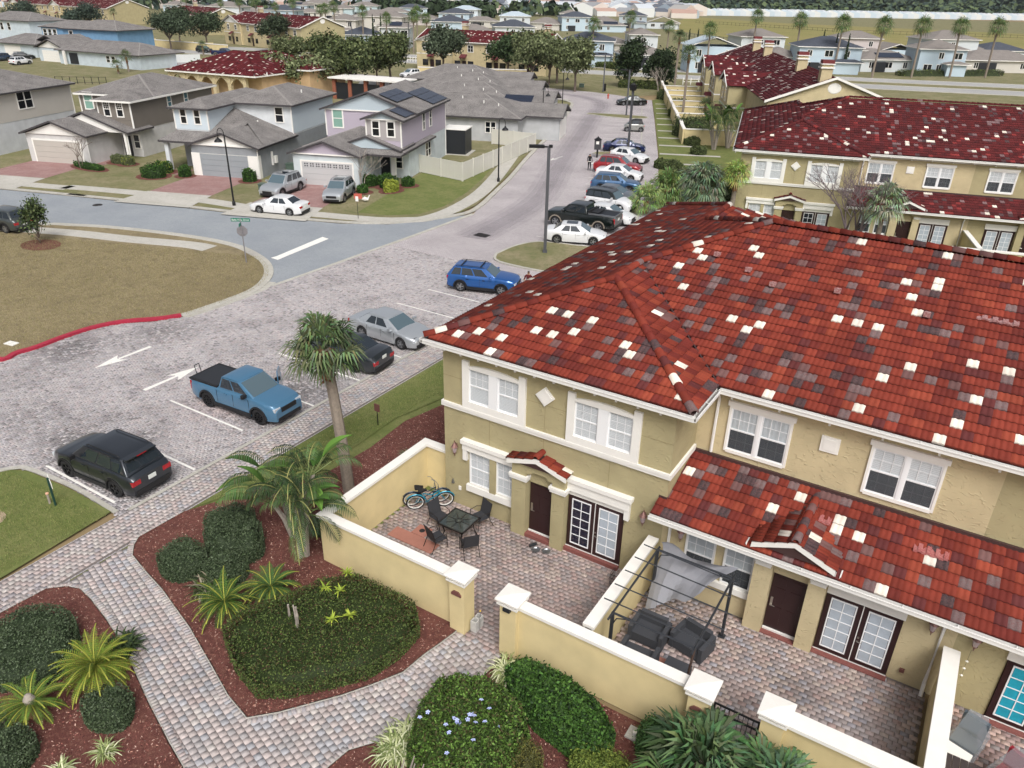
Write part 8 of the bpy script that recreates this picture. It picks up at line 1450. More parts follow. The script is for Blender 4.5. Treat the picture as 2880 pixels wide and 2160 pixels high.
# --- the town beyond the brown field
PW = ['#c6cdd2', '#d0d2d0', '#b9c6cf', '#cfc6bd', '#c9b8ab']; PR = ['#8d8f92', '#b9bfc4', '#5b6069', '#a98d80', '#9c9a97']
def far_house(mb, x, y, w_, d_, h_, ang, wc, rc_):
 c_, s2 = cos(ang), sin(ang); f = lambda a, b, z: (x + c_ * a - s2 * b, y + s2 * a + c_ * b, z); r = h_ + w_ * .17
 P = [f(-w_/2, -d_/2, 0), f(w_/2, -d_/2, 0), f(w_/2, d_/2, 0), f(-w_/2, d_/2, 0)]; Q = [(p[0], p[1], h_) for p in P]; A, B = f(0, -d_/2, r), f(0, d_/2, r)
 mb.face([P[0], P[1], Q[1], A, Q[0]], wc); mb.face([P[2], P[3], Q[3], B, Q[2]], wc); mb.face([P[1], P[2], Q[2], Q[1]], wc); mb.face([P[3], P[0], Q[0], Q[3]], wc); mb.face([Q[1], Q[2], B, A], rc_); mb.face([Q[3], Q[0], A, B], rc_)
m_town = mat('town', (.5, .5, .5), .85, attr=True)
rnd = random.Random(8)
a, b = Vector((-250.533, 663.507)), Vector((-15.206, 895.193))
for i in range(64):
 p = a + (b - a) * (i / 63); mb = MB(); w_ = 13; far_house(mb, 0, 0, w_, 14, 3.2, 0, srgb(PW[i % 3]), srgb(PR[1]))
 o = mb.build('gable_house', m_town, loc=(p.x, p.y, 0), rz=radians(31.4 + rnd.uniform(-6, 6))); tag(o, ('white', 'off white', 'bluish white')[i % 3] + ' gabled house beyond the brown field, number %d from the left' % (i + 1), 'house', 'white gabled houses beyond the brown field')
mb = MB()
for i in range(3200):
 px_, t = rnd.uniform(0, 1), rnd.random() ** 1.3; D_ = 620 + 2600 * t; an_ = radians(102 + 46 * px_); 
 x, y = D_ * cos(an_ + radians(8)), D_ * sin(an_ + radians(8)); k = rnd.choice(range(5)); far_house(mb, x, y, rnd.uniform(12, 18), rnd.uniform(12, 18), rnd.choice((3.2, 3.2, 5.8)), rnd.uniform(0, 3), srgb(PW[k]), srgb(rnd.choice(PR)))
for i in range(260):
 t = rnd.random(); p = a + (b - a) * rnd.uniform(-.1, 1.05); q = p * (1.42 + .5 * t); far_house(mb, q.x, q.y, rnd.uniform(12, 17), 14, 3.4, rnd.uniform(0, 3), srgb(rnd.choice(['#cdb9ab', '#c9c3bb', '#d0d2d0'])), srgb(rnd.choice(['#b08d80', '#a98d80', '#b9bfc4'])))
o = mb.build('far_town', m_town); tag(o, 'dense mass of tiny roofs filling the distance below the horizon', 'town', kind='stuff')
def clumps(name, label, pts, r0, r1, pal, seed, cat='woods', n=26):
 rs = np.random.RandomState(seed); C = []; N_ = []; S_ = []; 
 P = np.array(pts); k = len(P); sz = rs.uniform(r0, r1, k); d = rs.normal(size=(k, n, 3)); d /= np.linalg.norm(d, axis=2, keepdims=True); d[:, :, 2] = abs(d[:, :, 2])
 C = np.column_stack([P, np.zeros(k)])[:, None, :] + d * sz[:, None, None] * rs.uniform(.75, 1.1, (k, n, 1)) * np.array([1, 1, 1.1]); C[:, :, 2] += sz[:, None] * .25; s = (sz[:, None] * .34 * np.ones((k, n))).ravel()[:, None]
 C = C.reshape(-1, 3); d = d.reshape(-1, 3) + rs.normal(size=(k * n, 3)) * .35; d /= np.linalg.norm(d, axis=1, keepdims=True); r = rs.normal(size=C.shape); t = np.cross(d, r); t /= np.linalg.norm(t, axis=1, keepdims=True); b = np.cross(d, t); V_ = np.stack([C - t * s, C + b * s, C + t * s, C - b * s], 1).reshape(-1, 3)
 o = npmesh(name, V_, np.arange(len(V_)).reshape(-1, 4), m_leaf, leafcols(len(C), pal, seed, .25)); tag(o, label, cat, kind='stuff'); return o
rs = np.random.RandomState(5); FG = ['#3b4a3c', '#46543f', '#33423a', '#52603f']
def sector(n, d0, d1, a0, a1, pw=1.0): D_ = d0 + (d1 - d0) * rs.rand(n) ** pw; A_ = np.radians(a0 + (a1 - a0) * rs.rand(n)); return np.column_stack([D_ * np.cos(A_), D_ * np.sin(A_)])
clumps('far_woods', 'hazy blue green forest along the horizon on the right', sector(6500, 1180, 4600, 80, 119, 1.0), 7, 13, FG, 7); clumps('far_woods', 'thin dark tree line between the distant roofs', np.vstack([sector(70, 560, 640, 118, 150), sector(420, 900, 2600, 112, 165)]), 4, 8, FG, 9, n=22)
p_ = np.array([a + (b - a) * rnd.uniform(0, 1) for _ in range(620)]); clumps('field_trees', 'scattered dark trees behind the row of white gabled houses', p_ * rs.uniform(1.0, 1.45, (620, 1)), 4, 7.5, FG, 11, n=26)
clumps('far_woods', 'belt of dark trees at the top centre behind the estate', np.array([np.array((-367.665, 437.470)) + rs.normal(0, 5, 2) for _ in range(6)] + [np.array((-348.862, 447.093)) + rs.normal(0, 14, 2) for _ in range(30)] + [np.array((-305.304, 436.960)) + rs.normal(0, 10, 2) for _ in range(22)] + [np.array((-293.681, 528.748)) + rs.normal(0, 5, 2) for _ in range(6)] + [np.array((-308.884, 591.773)) + rs.normal(0, 4, 2) for _ in range(5)]), 4, 7, DK, 13, n=60)
# --- air
hz = MB().box(-5200, 3000, -400, 5600, -1.2, 24).build('haze', m_haze := bpy.data.materials.new('haze')); hz['kind'] = 'stuff'; m_haze.use_nodes = True; nt = m_haze.node_tree; nt.nodes.clear(); v_ = nt.nodes.new('ShaderNodeVolumePrincipled'); v_.inputs['Color'].default_value = (.84, .9, 1, 1); v_.inputs['Density'].default_value = .00006; v_.inputs['Anisotropy'].default_value = .3; o_ = nt.nodes.new('ShaderNodeOutputMaterial'); nt.links.new(v_.outputs[0], o_.inputs['Volume'])
# ------------------------ street furniture
m_blk = mat('black_metal', '#18191b', .5, .3); m_gpole = mat('grey_pole', '#55565a', .6, .3); m_sgrn = mat('sign_green', '#00705a', .5); m_alu = mat('sign_back', '#8f8d91', .5, .4)
def lamp(label, x, y, H, rz):
 T = thing('street_lamp', label, 'street lamp', (x, y, 0), rz, 'arched black street lamps'); p = MB(); p.tube([(0, 0, 0), (0, 0, .5), (0, 0, H - .55)], [.12, .08, .055], 8); p.lathe([(.14, 0), (.14, .35), (.09, .45)], 10); part(p, 'pole', m_blk, T)
 a = MB(); a.tube([(0, 0, H - .6)] + [(.32 - .32 * cos(t), 0, H - .55 + .5 * sin(t)) for t in [pi * k / 8 for k in range(9)]] + [(.64, 0, H - .75)], .03, 6); part(a, 'curved_arm', m_blk, T); h = MB(); h.lathe([(.0, .34), (.07, .33), (.09, .22), (.26, .1), (.33, -.06), (.30, -.06), (0, .1)], 14, (.64, 0, H - 1.1)); part(h, 'lamp_shade', m_blk, T, smooth=True)
lamp('arched street lamp in front of the ice blue house', -54.33, 42.94, 6.4, radians(195)); lamp('arched street lamp on the grass strip by the vinyl fence corner', -41.28, 64.14, 6.1, radians(10)); lamp('arched street lamp beside the pavement at the first driveway', -51.86, 90.97, 5.9, radians(10)); lamp('thin street lamp nearest the cul-de-sac', -60.54, 112.27, 5.7, radians(10))
def tallpole(label, x, y, H, box=False, rz=0):
 T = thing('light_pole', label, 'light pole', (x, y, 0), rz, 'tall grey car park light poles'); p = MB(); p.box(-.11, .11, -.11, .11, 0, H); p.box(-.16, .16, -.16, .16, 0, .2); part(p, 'pole', m_gpole, T); h = MB()
 if box: h.box(-.28, .28, -.28, .28, H - .1, H + .5); h.lathe([(.36, 0), (.05, .22), (0, .24)], 4, (0, 0, H + .5))
 else: h.box(-1.35, -.3, -.2, .2, H - .12, H + .06); h.box(-.3, 0, -.05, .05, H - .1, H); h.box(.0, .25, -.12, .12, H - .1, H + .08)
 part(h, 'lantern' if box else 'lamp_head', m_blk, T)
tallpole('tall pole with flat black lamp head rising from the grass island', -26.22, 47.03, 7.5, rz=radians(30)); tallpole('tall pole with boxy lantern between the deep blue and red cars', -37.07, 85.32, 7.1, True); tallpole('tall pole on the far small island behind the city car', -50.15, 113.6, 6.5, rz=radians(30)); tallpole('tall pole on the lawn beyond the cul-de-sac', -66.45, 139, 6.6, rz=radians(30)); tallpole('tall boulevard pole at the left of the white house', *(-154.238, 190.892), 7.5, rz=radians(30)); tallpole('tall boulevard pole left of the magnolia clump', *(-164.960, 178.768), 7.5, rz=radians(30))
def text(s, size, root, M, m, name='lettering', ext=.003):
 c = bpy.data.curves.new(name, 'FONT'); c.body = s; c.size = size; c.align_x = 'CENTER'; c.align_y = 'CENTER'; c.extrude = ext; t = bpy.data.objects.new(name, c); dg = bpy.context.evaluated_depsgraph_get(); COL.objects.link(t); dg.update(); me = bpy.data.meshes.new_from_object(t.evaluated_get(bpy.context.evaluated_depsgraph_get())); bpy.data.objects.remove(t); me.transform(M @ Matrix.Rotation(pi / 2, 4, 'X')); me.materials.clear(); me.materials.append(m); o = bpy.data.objects.new(name, me); link(o, root); return o
T = thing('street_sign', 'green street name blades over the back of a stop sign', 'street sign', (-41.69, 33.27, 0), radians(33)); part(MB().tube([(0, 0, 0), (0, 0, 3.1)], .04, 8), 'post', m_alu, T)
part(MB().box(-.62, .62, -.015, .015, 2.86, 3.08), 'name_blade', m_sgrn, T); text('Bella Vista Drive', .17, T, Matrix.Translation((0, -.02, 2.97)), m_wht)
R_ = Matrix.Rotation(radians(-85), 4, 'Z'); part(MB().box(-.1, .6, -.015, .015, 2.64, 2.82), 'name_blade', m_sgrn, T, R_)
for i in range(5): part(MB().box(0 + i * .1, .07 + i * .1, -.02, -.016, 2.70, 2.77), 'letter_mark', m_wht, T, R_)
s_ = MB(); s_.xprism([(.38 * cos(pi / 8 + k * pi / 4), 2.2 + .38 * sin(pi / 8 + k * pi / 4)) for k in range(8)], .03, .05); s_.box(-.25, .25, .0, .03, 2.38, 2.42); s_.box(-.25, .25, .0, .03, 1.98, 2.02); part(s_, 'stop_sign_back', m_alu, T)
T = thing('yard_sign', 'dark green stake with a white plate on the near left grass', 'sign', (*(-25.785, 10.733), 0), radians(-20)); part(MB().tube([(0, 0, 0), (0, 0, 1.2)], .04, 6), 'stake', mat('dark_green', '#173a33', .5), T); part(MB().box(-.36, .36, .03, .05, .92, 1.16), 'plate', m_wht, T); T = thing('marker_post', 'short pinkish marker post beside the green stake', 'post', (*(-26.062, 10.684), 0)); part(MB().tube([(0, 0, 0), (0, 0, .42)], .04, 6), 'stake', m_pale, T); part(MB().lathe([(0, .0), (.06, .02), (.06, .06), (0, .08)], 8, (0, 0, .42)), 'cap', mat('peach', '#d8a88c', .6), T)
T = thing('garden_marker', 'thin black stake with brown plate in the mulch by the hedge', 'sign', (-19.95, 21.59, 0)); part(MB().tube([(0, 0, 0), (0, 0, 1.0)], .02, 5), 'stake', m_blk, T); part(MB().box(-.14, .14, -.02, .02, .7, 1.05), 'plate', m_plq, T)
T = thing('post_box_stand', 'dark post box shelter with white notice and pointed roof', 'post box', (-39.1, 81.4, 0), radians(20)); part(MB().box(-.09, .09, -.09, .09, 0, .9), 'post', m_blk, T); part(MB().box(-.36, .36, -.28, .28, .9, 1.95), 'box', mat('dark_grey_box', '#3a3a3d', .6), T); part(MB().lathe([(.5, 0), (.06, .3), (0, .42)], 4, (0, 0, 1.95)), 'roof', m_blk, T); part(MB().box(-.16, .16, -.30, -.28, 1.5, 1.82), 'notice', m_wht, T)
T = thing('waste_bin', 'black wheeled bin on the driveway apron', 'wheelie bin', (*(-54.820, 99.040), 0), radians(20)); b = MB(); b.xprism([(-.24, .05), (.24, .05), (.3, .95), (-.3, .95)], -.3, .3); part(b, 'bin_body', m_blk, T); part(MB().box(-.33, .33, -.36, .34, .95, 1.02), 'lid', m_blackp, T)
for p, l in (((-61.106, 100.444), 'beside the navy crossover'), ((-73.013, 142.996), 'on the lawn near the far light pole'), ((-56.448, 48.251), 'on the grass left of the silver crossover'), ((-61.210, 56.063), 'small pale one between two garages')): T = thing('utility_box', 'green utility box ' + l, 'utility box', (*p, 0), .4, 'utility boxes'); part(MB().box(-.45, .45, -.35, .35, 0, .6), 'cabinet', mat('utility_green', '#4d5f55', .6), T); part(MB().box(-.5, .5, -.4, .4, .6, .66), 'cabinet_lid', MC['utility_green'], T)
T = thing('fire_hydrant', 'red and white fire hydrant by the kerb of the cul-de-sac', 'hydrant', (*(-61.502, 130.872), 0)); b = MB(); b.lathe([(.2, 0), (.2, .06), (.12, .08), (.12, .55), (.17, .57), (.14, .7), (0, .8)], 10); b.tube([(-.22, 0, .45), (.22, 0, .45)], .06, 6); part(b, 'barrel', mat('hydrant_red', '#b4523e', .5), T)
T = thing('waste_station', 'small dark waste station with a post on the far lawn', 'litter bin', (*(-66.814, 140.247), 0)); part(MB().box(-.25, .25, -.2, .2, 0, 1.3), 'bin_body', m_blk, T)
for (p, s, m, lab, nm) in (((-46.849, 50.139), .5, mat('toy_red', '#b65a4c', .6), 'pinkish red lawn sign on a thin stake by the corner bushes', 'lawn_sign'), ((-46.366, 50.497), .32, m_wht, 'white goose shaped lawn ornament beside the red sign', 'lawn_ornament')):
 T = thing(nm, lab, 'ornament', (*p, 0), .5); b = MB()
 if nm == 'lawn_sign': b.box(-.35, .35, -.02, .02, .3, .75); b.tube([(0, 0, 0), (0, 0, .3)], .02, 5)
 else: b.tube([(-.3, 0, .25), (0, 0, .3), (.25, 0, .28), (.35, 0, .5), (.42, 0, .62)], [.05, .2, .12, .05, .06], 8)
 part(b, 'board' if nm == 'lawn_sign' else 'bird_body', m, T)
T = thing('lawn_sign', 'tiny white sign on a stake at the kerb of the lavender house', 'sign', (*(-43.110, 45.995), 0), .4); part(MB().tube([(0, 0, 0), (0, 0, 1.5)], .02, 5), 'stake', m_blk, T); part(MB().box(-.12, .12, -.01, .01, 1.45, 1.85), 'board', m_wht, T)
T = thing('lawn_plate', 'pair of white plates lying in the dry grass by the red kerb', 'cover plate', (*(-41.119, 17.358), .04), .2); part(MB().box(-.32, -.02, -.2, .2, 0, .04), 'plate', m_wht, T); part(MB().box(.02, .32, -.2, .2, 0, .04), 'plate', m_wht, T)
T = thing('sprinkler', 'white sprinkler head on a small grey slab under the round shrub', 'sprinkler', (*(-4.172, 13.242), .03)); part(MB().box(-.2, .2, -.2, .2, 0, .05), 'slab', m_conc, T); part(MB().lathe([(.06, .05), (.06, .1), (0, .11)], 10), 'head', m_wht, T)
T = thing('steel_fence', 'thin black railing crossing the dry lawn behind the taupe house', 'fence', (*(-157.332, 87.797), 0), 0); a = Vector((-146.954, 81.719)); b_ = Vector((-140.214, 87.095)); d = b_ - a; T.location = (a.x, a.y, 0); T.rotation_euler = (0, 0, atan2(d.y, d.x))
for i in range(8): part(MB().box(d.length * i / 7 - .04, d.length * i / 7 + .04, -.04, .04, 0, 1.3), 'fence_post', m_blk, T)
for z in (.3, 1.2): part(MB().box(0, d.length, -.02, .02, z, z + .05), 'fence_rail', m_blk, T)
for lab, a, b in (('low white rail fence beyond the yellow yard walls', (-59.410, 161.687), (-54.250, 165.700)), ('white sign board fence by the boulevard trees', (-132.038, 162.647), (-128.811, 162.878))):
 a, b = Vector(a), Vector(b); d = b - a; T = thing('rail_fence', lab, 'fence', (a.x, a.y, 0), atan2(d.y, d.x)); part(MB().box(0, d.length, -.04, .04, .5, .6), 'fence_rail', m_wht, T); part(MB().box(0, d.length, -.04, .04, 1.0, 1.1), 'fence_rail', m_wht, T)
 for i in range(5): part(MB().box(d.length * i / 4 - .06, d.length * i / 4 + .06, -.06, .06, 0, 1.3), 'fence_post', m_wht, T)
# ------------------------ people
m_skin = mat('skin', '#b08468', .6); m_hair = mat('dark_hair', '#1f1a18', .8)
def person(label, loc, rz, top, legs, shoe=m_dark, arms_up=0.0, topm=None):
 T = thing('person', label, 'person', loc, rz); V_ = [(0, 0, .93), (0, 0, 1.1), (0, 0, 1.32), (0, 0, 1.46), (0, .01, 1.53), (0, .02, 1.62), (0, .01, 1.73)]; R = [(.15, .11), (.13, .1), (.16, .11), (.1, .08), (.05, .05), (.085, .095), (.07, .08)]; E = [(0, 1), (1, 2), (2, 3), (3, 4), (4, 5), (5, 6)]
 for s in (-1, 1):
  n = len(V_); V_ += [(s * .10, 0, .86), (s * .11, .02, .5), (s * .11, -.02, .09), (s * .12, .1, .045)]; R += [(.095, .1), (.06, .065), (.04, .04), (.038, .03)]; E += [(0, n), (n, n + 1), (n + 1, n + 2), (n + 2, n + 3)]
  n = len(V_); ay = .18 if arms_up else .05; az = .35 if arms_up else 0; V_ += [(s * .18, 0, 1.42), (s * .25, ay * .4, 1.15), (s * (.18 if arms_up else .26), ay * 1.7, .92 + az), (s * (.14 if arms_up else .26), ay * 2.1, .84 + az)]; R += [(.06, .06), (.042, .042), (.03, .03), (.035, .022)]; E += [(3, n), (n, n + 1), (n + 1, n + 2), (n + 2, n + 3)]
 me = bpy.data.meshes.new('body'); me.from_pydata(V_, E, []); o = bpy.data.objects.new('body', me); COL.objects.link(o); md = o.modifiers.new('s', 'SKIN'); md.use_smooth_shade = True; o.modifiers.new('u', 'SUBSURF').levels = 2
 if not me.skin_vertices: me.attributes.new('skin_vertices_tmp', 'FLOAT', 'POINT')
 for i, r_ in enumerate(R): me.skin_vertices[0].data[i].radius = r_
 me.skin_vertices[0].data[0].use_root = True; me2 = bpy.data.meshes.new_from_object(o.evaluated_get(bpy.context.evaluated_depsgraph_get())); bpy.data.objects.remove(o); me2.name = 'body'; me2.materials.clear()
 for m in (m_skin, top, legs, shoe, m_hair): me2.materials.append(m)
 for p in me2.polygons:
  c = p.center; z = c.z; arm = abs(c.x) > .155 and z < 1.5
  p.material_index = 4 if z > 1.66 or (z > 1.57 and c.y < -.03) else 0 if z > 1.5 else (0 if (arm and (z < .93 or (topm and z < 1.25)) and abs(c.x) > .2) or (arms_up and c.y > .22) else 1) if (z > .97 or (arm and abs(c.x) > .2)) else 2 if z > .1 else 3
 link(bpy.data.objects.new('body', me2), T); f = MB(); f.lathe([(0, 0), (.012, .01), (0, .03)], 6, (0, .115, 1.60)); f.box(-.045, -.02, .095, .108, 1.635, 1.645); f.box(.02, .045, .095, .108, 1.635, 1.645); f.box(-.025, .025, .098, .108, 1.565, 1.572); part(f, 'face_features', m_hair, T); return T
try:
 person('person in black vest and dark trousers walking across the car park', (-36.6, 74.5, 0), radians(10), mat('black_cloth', '#131316', .9), mat('black_cloth', '#131316', .9)); T = bpy.data.objects['person']; part(MB().lathe([(.165, .92), (.17, .98)], 12), 'white_shirt_hem', m_wht, T)
 g2 = (-22.588, 38.610)
 person('person in dark red top beside the grass island, half hidden by the roof edge', (*g2, 0), radians(200), mat('maroon_cloth', '#57191d', .9), mat('dark_jeans', '#23272f', .9), arms_up=1)
except Exception as ex: print('person failed', ex)
# ------------------------ patio things
m_teal2 = mat('teal_paint', '#1787a3', .35, .2); m_wtyre = mat('white_rim', '#d5d5d2', .4)
def bicycle(label, a, b, m, lean=0.0):
 a = Vector(a); b = Vector(b); d = b - a; T = thing('bicycle', label, 'bicycle', (a.x, a.y, 0), atan2(d.y, d.x), 'bicycles by the patio wall'); T.rotation_euler = (lean, 0, atan2(d.y, d.x)); L_ = 1.08; r = .33
 for x in (0, L_):
  w_ = MB(); M = Matrix.Translation((x, 0, r)) @ Matrix.Rotation(pi / 2, 4, 'X'); n = 24
  for k in range(n):
   t0, t1 = 2 * pi * k / n, 2 * pi * (k + 1) / n; w_.tube([(r * cos(t0) * .95, r * sin(t0) * .95, 0), (r * cos(t1) * .95, r * sin(t1) * .95, 0)], .03, 5, cap=False)
  wh = part(w_, 'wheel', m_tyre, T, M); q = MB(); q.lathe([(r * .80, -.014), (r * .88, -.018), (r * .88, .018), (r * .80, .014), (r * .80, -.014)], 24); part(q, 'rim', m_wtyre, wh, M); q = MB()
  for k in range(10): t = 2 * pi * k / 10; q.tube([(0, 0, .02), (r * .8 * cos(t), r * .8 * sin(t), 0)], .003, 3, cap=False)
  part(q, 'spokes', m_rims, wh, M); f = MB(); f.tube([(x + r * 1.1 * cos(t), 0, r + r * 1.1 * sin(t)) for t in [.3 + 2.3 * k / 6 for k in range(7)]], .022, 4); part(f, 'mudguard', m, T)
 f = MB(); bb = (.42, 0, .3); st = (.28, 0, .72); hd = (.88, 0, .78)
 for p, q, r_ in (((0, 0, r), bb, .012), ((0, 0, r), st, .012), (bb, st, .018), (bb, (.84, 0, .62), .02), (st, (.60, 0, .60), .018), ((.6, 0, .6), hd, .018), ((.84, 0, .58), hd, .02), ((.86, 0, .66), (L_, 0, r), .016)): f.tube([p, q], r_, 6)
 part(f, 'frame', m, T); h = MB(); h.tube([hd, (.82, 0, .98)], .014, 6); h.tube([(.62, -.3, 1.06), (.74, -.28, 1.04), (.84, -.08, .99), (.84, .08, .99), (.74, .28, 1.04), (.62, .3, 1.06)], .013, 6); part(h, 'handlebar', m_rims, T); s_ = MB(); s_.tube([st, (.25, 0, .84)], .014, 6); s_.prism([(.1, -.1), (.16, -.12), (.42, -.03), (.42, .03), (.16, .12), (.1, .1)], .84, .90); part(s_, 'saddle', m_blackp, T); c = MB(); c.lathe([(0, 0), (.09, 0), (.09, .01), (0, .01)], 12); part(c, 'chainring', m_rims, T, Matrix.Translation(bb) @ Matrix.Rotation(pi / 2, 4, 'X')); c = MB(); c.tube([(.42, -.12, .3), (.5, -.12, .16), (.5, -.22, .16)], .012, 5); c.tube([(.42, .12, .3), (.34, .12, .44), (.34, .22, .44)], .012, 5); part(c, 'pedals', m_blackp, T)
bicycle('teal cruiser bicycle with white walled rims leaning in the patio corner, front one', (-14.85, 17.75), (-14.1, 18.5), m_teal2, .12); bicycle('darker bicycle leaning between the teal one and the wall', (-15.1, 17.85), (-14.35, 18.65), mat('navy_paint', '#22354a', .4, .3), .16)
m_wick = mat('dark_sling', '#2f3034', .8, noise=(60, .3)); m_dk = mat('dark_iron', '#2b2725', .5, .4)
T = thing('patio_table', 'square dark glass patio table with four sling chairs round it', 'table', (-12.6, 17.32, 0)); tb = MB(); tb.prism([(-.5, -.5), (.5, -.5), (.5, .5), (-.5, .5)], .68, .70); part(tb, 'table_top', mat('smoked_glass', '#39403f', .08, noise=(3, .3), spec=.8), T); tb = MB()
for k in range(4): R4 = Matrix.Rotation(k * pi / 2, 4, 'Z'); tb.box(-.53, .53, -.53, -.49, .665, .715, None, R4)
part(tb, 'table_frame', m_dk, T); tp_ = MB()
for k in range(8): a = k * pi / 4; tp_.box(.12, .44, -.012, .012, .701, .709, None, Matrix.Rotation(a, 4, 'Z'))
tp_.lathe([(.1, .0), (.13, .0), (.13, .009), (.1, .009)], 12, (0, 0, .701)); part(tp_, 'lattice', m_dk, T)
for k in range(4): lx = MB(); a = pi / 4 + k * pi / 2; lx.tube([(.6 * cos(a), .6 * sin(a), .68), (.5 * cos(a), .5 * sin(a), .35), (.62 * cos(a), .62 * sin(a), 0)], .025, 6); part(lx, 'leg', m_dk, T)
def chair(label, x, y, rz):
 T = thing('patio_chair', label, 'chair', (x, y, 0), rz, 'sling chairs round the glass table'); part(MB().box(-.25, .25, -.22, .25, .40, .43), 'seat', m_wick, T); b = MB(); b.face([(-.25, .24, .42), (.25, .24, .42), (.25, .36, .95), (-.25, .36, .95)]); b.face([(-.25, .37, .95), (.25, .37, .95), (.25, .25, .42), (-.25, .25, .42)]); part(b, 'backrest', m_wick, T)
 for s in (-1, 1):
  f = MB(); f.tube([(s * .26, -.24, 0), (s * .27, -.2, .4), (s * .3, -.16, .62), (s * .3, .1, .66), (s * .27, .28, .6)], .014, 5); part(f, 'armrest', m_dk, T); f = MB(); f.tube([(s * .27, .42, 0), (s * .26, .24, .4), (s * .26, .37, .96)], .014, 5); part(f, 'back_leg', m_dk, T)
chair('sling chair left of the glass table', -13.5, 17.45, radians(80)); chair('sling chair behind the glass table by the house wall', -12.35, 18.2, radians(-20)); chair('sling chair in front of the glass table', -12.9, 16.5, radians(160)); chair('sling chair right of the glass table', -11.85, 16.85, radians(-130))
m_slab = mat('red_slab', '#9b6a5c', .85, noise=(3, .12))
T = thing('paving_slab', 'long terracotta slab along the inside of the patio wall', 'slab', (-13.8, 16.3, .012)); part(MB().box(-.93, .93, -.27, .27, 0, .02), 'slab', m_slab, T); T = thing('paving_slab', 'square terracotta slab with a dark drain in its middle', 'slab', (-13.85, 16.85, .012)); part(MB().box(-.28, .28, -.26, .26, 0, .02), 'slab', m_slab, T); part(MB().lathe([(.12, .0), (.1, .03), (.03, .04), (0, .05)], 10), 'drain', m_iron, T)
for x, y, l in ((-10.0, 18.15, 'left'), (-9.66, 18.28, 'right')): T = thing('dog_bowl', 'steel dog bowl, %s one of the pair by the doors' % l, 'bowl', (x, y, .012), 0, 'steel dog bowls'); part(MB().lathe([(.13, 0), (.15, .05), (.12, .05), (.09, .02), (0, .02)], 14), 'bowl_body', m_rims, T)
T = thing('shoe', 'dark shoe lying beside the left steel bowl', 'shoe', (-10.2, 18.3, .012), 1.0); part(MB().tube([(-.14, 0, .05), (0, 0, .05), (.14, 0, .06)], [.045, .055, .05], 8), 'upper', m_dark, T)
T = thing('concrete_blocks', 'two stacked hollow grey concrete blocks beside the gate pillar', 'concrete block', (-9.66, 14.12, .01)); 
for k in range(2):
 b = MB(); z = k * .2; b.box(-.1, .1, -.2, -.17, z, z + .19); b.box(-.1, .1, .17, .2, z, z + .19); b.box(-.1, .1, -.015, .015, z, z + .19); b.box(-.1, -.07, -.17, .17, z, z + .19); b.box(.07, .1, -.17, .17, z, z + .19); part(b, 'hollow_block', mat('block_grey', '#b5b4b0', .9, noise=(9, .15)), T)
T = thing('garden_tool', 'small yellow topped stake standing in the concrete blocks', 'stake', (-9.6, 14.2, .4)); part(MB().tube([(0, 0, 0), (0, 0, .22)], .012, 5), 'stake', m_alu, T); part(MB().lathe([(0, 0), (.03, .02), (0, .06)], 8, (0, 0, .22)), 'yellow_tip', mat('yellow_tip', '#d9b53a', .5), T)
T = thing('wire_cart', 'black wire trolley tucked against the dividing wall', 'trolley', (-6.75, 17.75, 0)); b = MB()
for i in range(6): b.box(-.25, .25, -.2 + i * .08 - .004, -.2 + i * .08 + .004, .3, .31); b.box(-.25, -.242, -.2 + i * .08, -.192 + i * .08, .3, .85)
for z in (.3, .5, .7, .85): b.box(-.25, .25, -.21, -.2, z, z + .01); b.box(-.26, -.25, -.2, .2, z, z + .01)
part(b, 'wire_basket', m_blk, T); part(MB().box(-.2, .2, -.15, .15, .0, .28), 'black_bag', m_dark, T)
# gazebo with slipped canopy
m_steel = mat('gazebo_steel', '#3a3d42', .45, .4); m_fab = mat('grey_canopy', '#8f9096', .9, noise=(2, .08)); GX0, GX1, GY0, GY1, GZ = -5.68, -3.4, 14.72, 17.82, 2.22
T = thing('gazebo', 'steel framed gazebo with bare roof bars beside the dividing wall', 'gazebo', (GX0, GY0, 0))
for x, y in ((0, 0), (GX1 - GX0, GY1 - GY0), (0, GY1 - GY0), (GX1 - GX0, 0)):
 if not (x and not y): q = MB(); q.box(x - .04, x + .04, y - .04, y + .04, 0, GZ); q.box(x - .1, x + .1, y - .1, y + .1, 0, .03); part(q, 'leg', m_steel, T); sx = 1 if x == 0 else -1; sy = 1 if y == 0 else -1; q = MB(); q.tube([(x, y, GZ - .45), (x + sx * .12, y, GZ - .15), (x + sx * .4, y, GZ - .03)], .018, 5); part(q, 'corner_brace', m_steel, T)
q = MB(); q.tube([(2.28, .15, 0), (2.2, .1, 1.0), (2.28, 0, GZ)], .035, 5); part(q, 'bent_leg', mat('rusty_steel', '#5d4a42', .8, .3), T)
for a, b in (((0, 0), (2.28, 0)), ((0, 3.1), (2.28, 3.1)), ((0, -.3), (0, 3.25)), ((2.28, -.25), (2.28, 3.3))): part(MB().tube([(*a, GZ), (*b, GZ)], .033, 6), 'roof_beam', m_steel, T)
for i in range(5): part(MB().tube([(-.42, .32 + i * .68, GZ + .05), (2.72 - .25 * (i > 2), .32 + i * .68, GZ + .05 - .03 * i)], .02, 5), 'roof_bar', m_steel, T)
g = MB(); n, k_ = 14, 14; pts = {}
